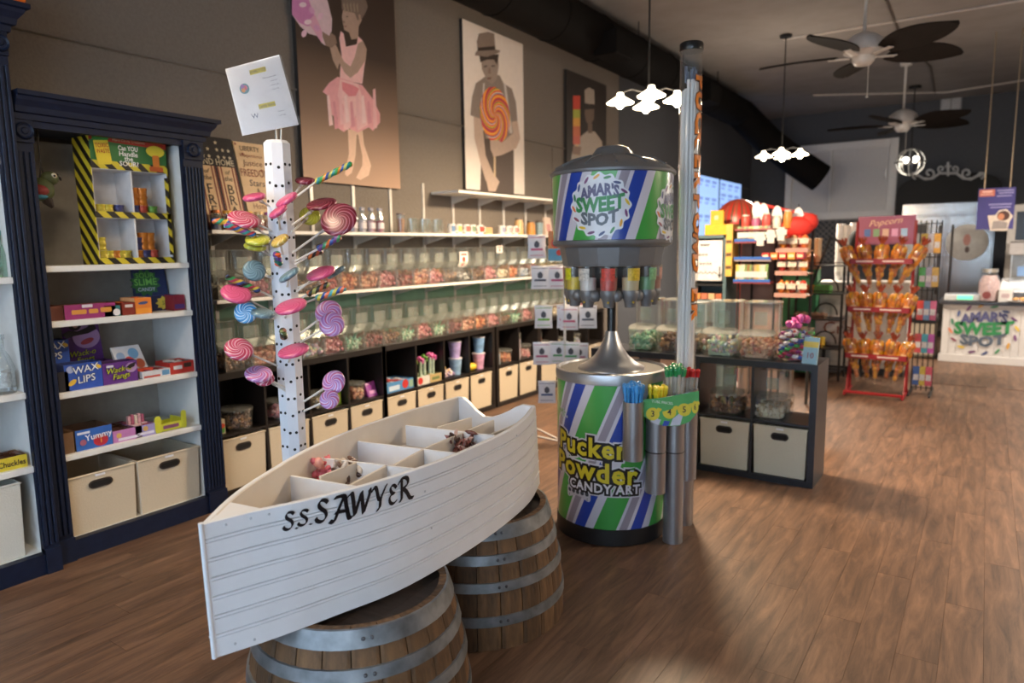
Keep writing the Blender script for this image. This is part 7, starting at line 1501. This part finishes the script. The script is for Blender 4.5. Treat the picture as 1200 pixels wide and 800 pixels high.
def cone(label, x, y, z, k, tilt, group):
    t = thing('snack_cone', label, 'snack bag', (x, y, z), 0, group); t.rotation_euler = (tilt[0], tilt[1], 0); t.scale = (.92, .92, 1.12)
    if k % 3 not in CORN:
        cb = B(); rr_ = random.Random(k)
        for j in range(9):
            z_ = -.17+j*.037; R_ = .012+.05*min(1, (j/6.5))**1.1; n_ = 1 if j < 2 else (3 if j < 5 else 6)
            for q in range(n_): a = q*2*PI/n_+j*1.1; cb.ball((R_*.75*math.cos(a)*(n_ > 1), R_*.6*math.sin(a)*(n_ > 1), z_+.01*rr_.random()), .018+.011*(j > 4)*rr_.random()+.004, (1, .9, 1.25), 7, 5, rr_.randrange(3))
        co = cb.obj('popcorn', M_corn, t, smooth=60, kind='stuff'); CORN[k % 3] = co.data
    else: co = bpy.data.objects.new('popcorn', CORN[k % 3]); COL.objects.link(co); co.parent = t; co['kind'] = 'stuff'
    b = B(); n = 14; vs = []
    for i in range(n): a = 2*PI*i/n; r = .03+.022*(i % 2); vs += [(.016*math.cos(a), .016*math.sin(a), .172), (r*math.cos(a), r*math.sin(a), .205+.02*(i % 3))]
    b.add(vs, [(2*i, 2*((i+1) % n), 2*((i+1) % n)+1, 2*i+1) for i in range(n)]).obj('film_ruffle', M_tie, t)
    B().lathe([(.012, -.225), (.024, -.2), (.05, 0), (.07, .1), (.06, .15), (.018, .175)], 9).obj('film', M_film, t, smooth=50)
    B().flat(rrect(-.028, .028, .03, .055, .008), lambda a_, c: (a_, -.069, c)).obj('label', pm('ink_#d8b080', '#d8b080'), t); return t
for r, z in enumerate(ztr):
    xs_ = (.0, .12, .24, .36, .49) if r == 2 else (.05, .15, .25, .36, .46)
    for i, fx in enumerate(xs_): cone('caramel corn cone in the %s tier of the red rack, %s from the bakers rack' % (('lowest', 'middle', 'top')[r], ORD[i]), n0.x+fx/.5*W6, YN+.02+.03*(i % 2), z-.025, i+r, (.15 if i % 2 else -.05, ((i-2)*.13+.02)*(1.6 if r == 2 else 1)), '%s tier of caramel corn cones' % ('lowest', 'middle', 'top')[r])
# ================================================================ WIRE PANEL WITH SMALL CANDY BAGS
YW = 7.9; w0, w1 = pt(1066, 460, YW), pt(1090, 465, YW); t = thing('wire_panel_stand', 'dark wire panel stand of small candy bags beside the red cone rack', 'rack', (w0.x, YW, 0)); W7 = w1.x-w0.x; zt = pt(1078, 258, YW).z
for k in range(5): B().tube([(W7*k/4, .1, .02), (W7*k/4, .1, zt)], .006, 5).obj('wire', M_black, t)
for k in range(11): B().tube([(0, .1, .05+k*(zt-.08)/10), (W7, .1, .05+k*(zt-.08)/10)], .005, 5).obj('wire', M_black, t)
for x in (0, W7): B().tube([(x, -.2, .015), (x, .35, .015)], .01, 6).obj('foot', M_black, t)
cbs = ['#c8b030', '#c8c8d0', '#d8a030', '#48a040', '#a8a0b0', '#d0a838', '#c84030', '#6a8ab0', '#b05070', '#c04a50', '#4aa0b0', '#b0489a', '#3a5a9a', '#c8b040', '#c85060']
for i in range(15):
    r, k = i//3, i % 3; c = cbs[i]; z = (zt-.2)-r*.33; o = B().hexa([(-.03, -.01, -.12), (.03, -.01, -.12), (.03, .01, -.12), (-.03, .01, -.12), (-.03, -.002, .07), (.03, -.002, .07), (.03, .002, .07), (-.03, .002, .07)]).bx(-.022, .022, -.014, -.009, -.07, -.01, 1).obj('small_candy_bag', [pm('minibag_'+c, c, .35, var=.3, scale=40), pm('minibag_label', '#d0ccd0', .5, var=.4, scale=60)])
    o.location = (w0.x+.04+k*(W7-.06)/2.2, YW+.07, z); tag(o, 'small candy bag, %s in the %s row of the wire panel, from the cone rack' % (ORD[k], ORD[r]), 'candy bag', '%s row of small bags on the wire panel' % ORD[r])
# ================================================================ SERVICE COUNTER AND BACK OF SHOP
YS = 10.3; c0 = pt(1101, 424, YS); XC0, XC1 = c0.x, 2.2; zc_ = pt(1103, 352, YS).z; M_bead = pm('counter_white', (.66, .63, .6), .45, var=.04)
t = thing('service_counter', 'white beadboard service counter with a dark top and the round shop logo', 'counter', (XC0, YS, 0))
B().bx(0, XC1-XC0, .01, .6, .03, zc_-.04).obj('body', M_bead, t); B().bx(-.02, XC1-XC0, -.015, .0, .0, .1).obj('base_trim', M_bead, t, bevel=.004); B().bx(0, XC1-XC0, .0, .02, zc_-.08, zc_-.04).obj('top_trim', M_bead, t)
k = 0
while .01+k*.08 < 1.3: B().bx(.004+k*.08, .08+k*.08, 0, .01, .1, zc_-.08).obj('bead_board', M_bead, t, bevel=.003); k += 1
B().bx(-.05, XC1-XC0, -.05, .65, zc_-.04, zc_).obj('worktop', pm('counter_top_dark', (.035, .035, .04), .3), t, bevel=.005)
lg = pt(1152, 386, YS); shop_logo(t, lambda a_, c, e: (lg.x-XC0+a_, -.004-e*2, lg.z+c), .33, bg=False, sx=1.15)
# things on the counter
p = pt(1128, 352, YS); o = thing('counter_scale', 'white counter scale with a glowing green display', 'scale', (p.x-.2, YS+.05, zc_)); B().bx(0, .38, 0, .3, 0, .08).obj('body', pm('scale_body', (.5, .5, .5), .4), o, bevel=.008); B().bx(.14, .3, -.006, 0, .02, .065).obj('display', pm('green_lcd', (.1, .8, .35), .4, emit=(.12, .9, .35), es=.9), o); B().bx(.02, .36, .02, .28, .08, .09).obj('pan', pm('scale_pan', (.6, .6, .62), .25, .9), o)
p = pt(1158, 350, YS+.1); o = thing('candy_jar', 'tall jar of pink candy on the service counter', 'jar', (p.x, YS+.12, zc_)); hj = pt(1158, 315, YS+.1).z-zc_
B().lathe([(.1, 0), (.115, .02), (.115, hj*.65), (.08, hj*.86), (.08, hj*.9)], 20).obj('glass', M_acr, o, smooth=40); B().lathe([(.105, .01), (.108, hj*.6), (.07, hj*.8), (0, hj*.8)], 18).obj('candy', pm('jar_pink', '#c8a8a8', .5, var=.35, scale=35), o, smooth=40); B().lathe([(.085, hj*.9), (.085, hj), (0, hj)], 18).obj('lid', pm('jar_lid_metal', (.6, .56, .5), .3, .8), o, smooth=40); B().flat(circ(-.02, hj*.2, .045, 14), lambda a_, c: (a_, -.117, c)).obj('label', pm('ink_#7a3a38', '#7a3a38'), o)
p = pt(1187, 350, YS); o = thing('order_tablet', 'white tilted order tablet on the service counter', 'tablet', (p.x+.05, YS+.32, zc_)); B().hexa([(-.2, -.05, .1), (.22, -.05, .1), (.22, -.02, .1), (-.2, -.02, .1), (-.16, .2, .27), (.28, .2, .27), (.28, .23, .27), (-.16, .23, .27)]).obj('screen', pm('tablet_white', (.6, .6, .62), .35), o, bevel=.005); B().bx(-.08, .1, 0, .2, 0, .14).obj('stand', pm('tablet_stand', (.4, .4, .42), .4), o); 
o = thing('small_carton', 'small white printed carton before the order tablet', 'box', (pt(1178, 350, YS).x, YS+.02, zc_)); B().bx(-.07, .07, 0, .1, 0, .15).obj('carton', pm('carton_white', (.66, .62, .58), .5), o, bevel=.003); B().flat(rrect(-.04, .04, .05, .1, .01), lambda a_, c: (a_, -.001, c)).obj('print', pm('ink_#b8a0a0', '#b8a0a0'), o)
o = thing('pastry_plate', 'plate of pale cookies beside the order tablet', 'plate', (pt(1196, 352, YS).x, YS+.02, zc_)); B().lathe([(.08, 0), (.13, .02), (.13, .024), (0, .012)], 20).obj('plate', pm('plate_white', (.7, .7, .7), .3), o, smooth=40); b = B(); [b.ball((.06*math.cos(q*1.3), .06*math.sin(q*1.3), .035+.01*(q % 2)), .035, (1, 1, .45), 10, 6) for q in range(6)]; b.obj('cookies', pm('cookie', '#c89860', .7), o, smooth=60)
o = thing('sneeze_guard', 'clear glass guard with blue labels standing on the counter', 'glass guard', (pt(1184, 330, YS+.5).x, YS+.45, zc_)); B().bx(0, .9, 0, .01, 0, .55).obj('pane', M_glass, o); B().bx(.06, .2, -.006, -.002, .3, .42).obj('label', pm('ink_#6a88b0', '#6a88b0'), o); B().bx(.3, .5, -.006, -.002, .22, .45).obj('label', pm('ink_#c0c4c8', '#c0c4c8'), o); B().bx(-.01, .0, -.01, .02, 0, .56).obj('post', M_or, o)
# bin at the counter end
p = pt(1078, 424, YS+.3); o = thing('trash_bin', 'beige and steel bin with a black lid at the counter end', 'bin', (pt(1082, 420, YS+.3).x, YS+.1, 0)); zt = pt(1085, 368, YS+.3).z; B().bx(-.3, .13, 0, .4, .02, zt-.1).obj('body', pm('bin_beige', (.42, .35, .26), .45), o, bevel=.01); B().bx(-.31, .14, -.01, .41, zt-.1, zt-.04).obj('lid', M_black, o, bevel=.01); B().bx(-.3, .13, 0, .4, zt-.04, zt).obj('lid_top', pm('bin_top', (.4, .38, .36), .3, .7), o, bevel=.01)
# steel refrigerator
YFR = 12.9; f0, f1 = pt(1058, 240, YFR), pt(1168, 240, YFR); o = thing('steel_refrigerator', 'tall stainless steel two-door refrigerator behind the counter', 'refrigerator', (f0.x, YFR, 0)); W8 = f1.x-f0.x; zt = f0.z; M_ss = pm('stainless_steel', (.3, .29, .28), .22, .95, var=.12, scale=3, stretch=(.3, .3, 6))
B().bx(0, W8, 0, .8, .1, zt).obj('body', M_ss, o); B().bx(0, W8, .05, .8, 0, .1).obj('plinth', M_black, o); xm = pt(1107, 300, YFR).x-f0.x; zd = pt(1100, 253, YFR).z
for a_, b_ in ((.015, xm-.015), (xm+.015, W8-.015)):
    d_ = B().bx(a_, b_, -.04, 0, .18, zd).obj('door', M_ss, o, bevel=.008)
    hx = b_-.07 if b_ < W8-.1 else a_+.07
    B().tube([(hx, -.04, .7), (hx, -.08, .75), (hx, -.08, zd-.2), (hx, -.04, zd-.15)], .016, 8).obj('door_handle', pm('dark_handle', (.1, .09, .085), .4, .6), d_, smooth=50)
B().bx(.01, W8-.01, -.03, 0, zd+.02, zt-.01).obj('header_panel', M_ss, o, bevel=.005)
p = pt(1133, 284, YFR-.05); o2 = thing('round_sign', 'pale round sign on the refrigerator door', 'sign', (p.x, YFR-.065, p.z)); B().lathe([(0, .01), (.26, .01), (.28, 0), (.28, -.01), (0, -.01)], 28, axis=(0, -1, 0)).obj('disc', pm('sign_pale', (.55, .54, .52), .3), o2, smooth=40)
B().flat(circ(0, .04, .05, 14, .09), lambda a_, c: (a_, -.012, c)).obj('print', pm('ink_#c08a80', '#c08a80'), o2); B().flat(circ(.01, -.11, .03, 10, .05), lambda a_, c: (a_, -.012, c)).obj('print', pm('ink_#5a4a48', '#5a4a48'), o2)
p = pt(1075, 278, YFR-.05); o2 = thing('posted_sheet', 'grey sheet taped to the refrigerator door', 'sheet', (p.x, YFR-.06, p.z)); B().bx(-.15, .15, 0, .008, -.25, .22).obj('sheet', pm('grey_sheet', (.4, .4, .4), .5, var=.3, scale=12), o2); B().bx(-.12, .12, -.003, 0, .06, .2).obj('print', pm('ink_#3a3638', '#3a3638'), o2)
# black arched board with white scrolls
YA = 14.6; a0, a1 = pt(1050, 225, YA), pt(1176, 225, YA); o = thing('arched_board', 'black arched board with white scroll ironwork on the back wall', 'board', ((a0.x+a1.x)/2, YA, 2.0)); hw = (a1.x-a0.x)/2; ztp = pt(1112, 203, YA).z-2.0
pl = [(-hw, 0), (hw, 0)]+[(hw*math.copysign(abs(math.cos(q*PI/20))**.6, math.cos(q*PI/20)), .2+(ztp-.2)*abs(math.sin(q*PI/20))**.6) for q in range(21)]
B().prism(pl, lambda u, v: (u, 0, v), lambda u, v: (u, .06, v)).obj('board', pm('chalk_black', (.008, .008, .009), .7), o)
B().bx(-hw, hw, .06, .22, 0, .05).obj('wall_cleat', M_black, o)
M_sc = pm('scroll_white', (.5, .5, .5), .5); zs = lambda px, py: ((pt(px, py, YA-.03).x-o.location.x), -.03, pt(px, py, YA-.03).z-2.0)
def spiral(px, py, r, turns, dirn, a0_): return [zs(px+r*(1-.8*q/24)*math.cos(a0_+dirn*turns*2*PI*q/24), py+r*(1-.8*q/24)*math.sin(a0_+dirn*turns*2*PI*q/24)) for q in range(25)]
for s in (-1, 1):
    m_ = lambda x: 1111+s*x
    B().tube([zs(m_(0), 203), zs(m_(10), 203), zs(m_(18), 209), zs(m_(27), 210), zs(m_(38), 204), zs(m_(43), 203)], .022, 6).obj('scroll', M_sc, o); B().tube(spiral(m_(22), 203, 7, 1.2, s, .8 if s > 0 else 2.3), .018, 6).obj('scroll', M_sc, o); B().tube(spiral(m_(38), 205, 4.5, 1.1, -s, 1.5), .015, 6).obj('scroll', M_sc, o); B().tube(spiral(m_(8), 198, 4.5, 1.1, -s, 1.5), .015, 6).obj('scroll', M_sc, o)
B().tube([zs(1111, 190), zs(1111, 206)], .022, 6).tube([zs(1107, 195), zs(1115, 195)], .018, 6).obj('scroll', M_sc, o)
# hanging purple poster
YP = 10.6; q0, q1 = pt(1147, 221, YP), pt(1187, 268, YP); o = thing('hanging_poster', 'purple poster with an orange heading hung from the ceiling by two rods', 'poster', (q0.x, YP, q1.z)); wp, hp = q1.x-q0.x, q0.z-q1.z
B().bx(0, wp, 0, .012, 0, hp).obj('panel', pm('poster_purple', '#3a3470', .45, var=.25, scale=3), o); F5 = lambda e: (lambda a_, c: (a_, -e, c))
B().flat(rrect(.01, wp*.45, hp*.8, hp*.97, .01), F5(.001)).obj('heading_panel', pm('ink_#b86858', '#b86858'), o); B().flat(rrect(wp*.06, wp*.4, hp*.84, hp*.86, .004), F5(.002)).flat(rrect(wp*.1, wp*.38, hp*.89, hp*.94, .01), F5(.002)).obj('heading_letters', pm('ink_#e0b0a0', '#e0b0a0'), o)
for k, (u0, u1, v) in enumerate(((.5, .95, .93), (.55, .95, .87), (.5, .9, .8), (.3, .92, .6), (.35, .9, .53))): B().flat(rrect(wp*u0, wp*u1, hp*v-.008, hp*v+.008, .002), F5(.001)).obj('text_line', pm('ink_#8a84b0', '#8a84b0'), o)
B().flat([(wp*.33, hp*.2), (wp*.4, -.02), (wp*.85, -.02), (wp*.9, hp*.18), (wp*.98, hp*.3), (wp*.8, hp*.48), (wp*.6, hp*.46), (wp*.5, hp*.34), (wp*.3, hp*.34)], F5(.002)).obj('cutout_border', pm('ink_#c8b8a8', '#c8b8a8'), o)
B().flat(circ(wp*.72, hp*.32, wp*.17, 16, hp*.12), F5(.003)).obj('cutout_hair', pm('ink_#4a2c24', '#4a2c24'), o); B().flat(circ(wp*.66, hp*.3, wp*.09, 14, hp*.08), F5(.004)).obj('cutout_face', pm('ink_#b87858', '#b87858'), o); B().flat([(wp*.42, 0), (wp*.46, hp*.2), (wp*.62, hp*.2), (wp*.84, hp*.16), (wp*.84, 0)], F5(.0032)).obj('cutout_shirt', pm('ink_#8a807c', '#8a807c'), o)
for x in (.06, wp-.06): B().tube([(x, .006, hp-.01), (x, .006, ZC-q1.z)], .007, 6).obj('rod', pm('brass_rod', (.55, .45, .33), .3, .9), o)
# framed opening and small sign at the edge of the counter area
e0 = pt(1183, 240, 11.6); o = thing('framed_hatch', 'pale framed dark service hatch beside the purple poster', 'hatch', (e0.x, 11.6, 0)); zb, zt = pt(1190, 285, 11.6).z, e0.z
B().bx(0, .09, 0, .1, zb, zt).bx(.09, 1.3, 0, .1, zt-.09, zt).bx(1.3, 1.39, 0, .1, zb, zt).bx(.09, 1.3, 0, .1, zb, zb+.04).obj('frame', pm('hatch_frame', (.4, .37, .34), .5), o); B().bx(.09, 1.3, .06, .08, zb+.04, zt-.09).obj('dark_panel', pm('hatch_dark', (.01, .016, .025), .3), o); B().bx(0, 1.39, .0, .1, 0, zb).obj('lower_wall', pm('hatch_wall', (.22, .2, .18), .6), o)
s0 = pt(1184, 283, 11.3); o = thing('counter_sign', 'small grey lettered sign below the service hatch', 'sign', (s0.x, 11.3, s0.z-.17)); B().bx(0, .6, 0, .03, 0, .17).obj('board', pm('sign_grey', (.36, .33, .32), .5), o); B().bx(0, .6, -.004, 0, .155, .17).obj('edge', M_black, o); B().bx(.25, .3, .0, .03, -(s0.z-.17), 0).obj('post', M_black, o)
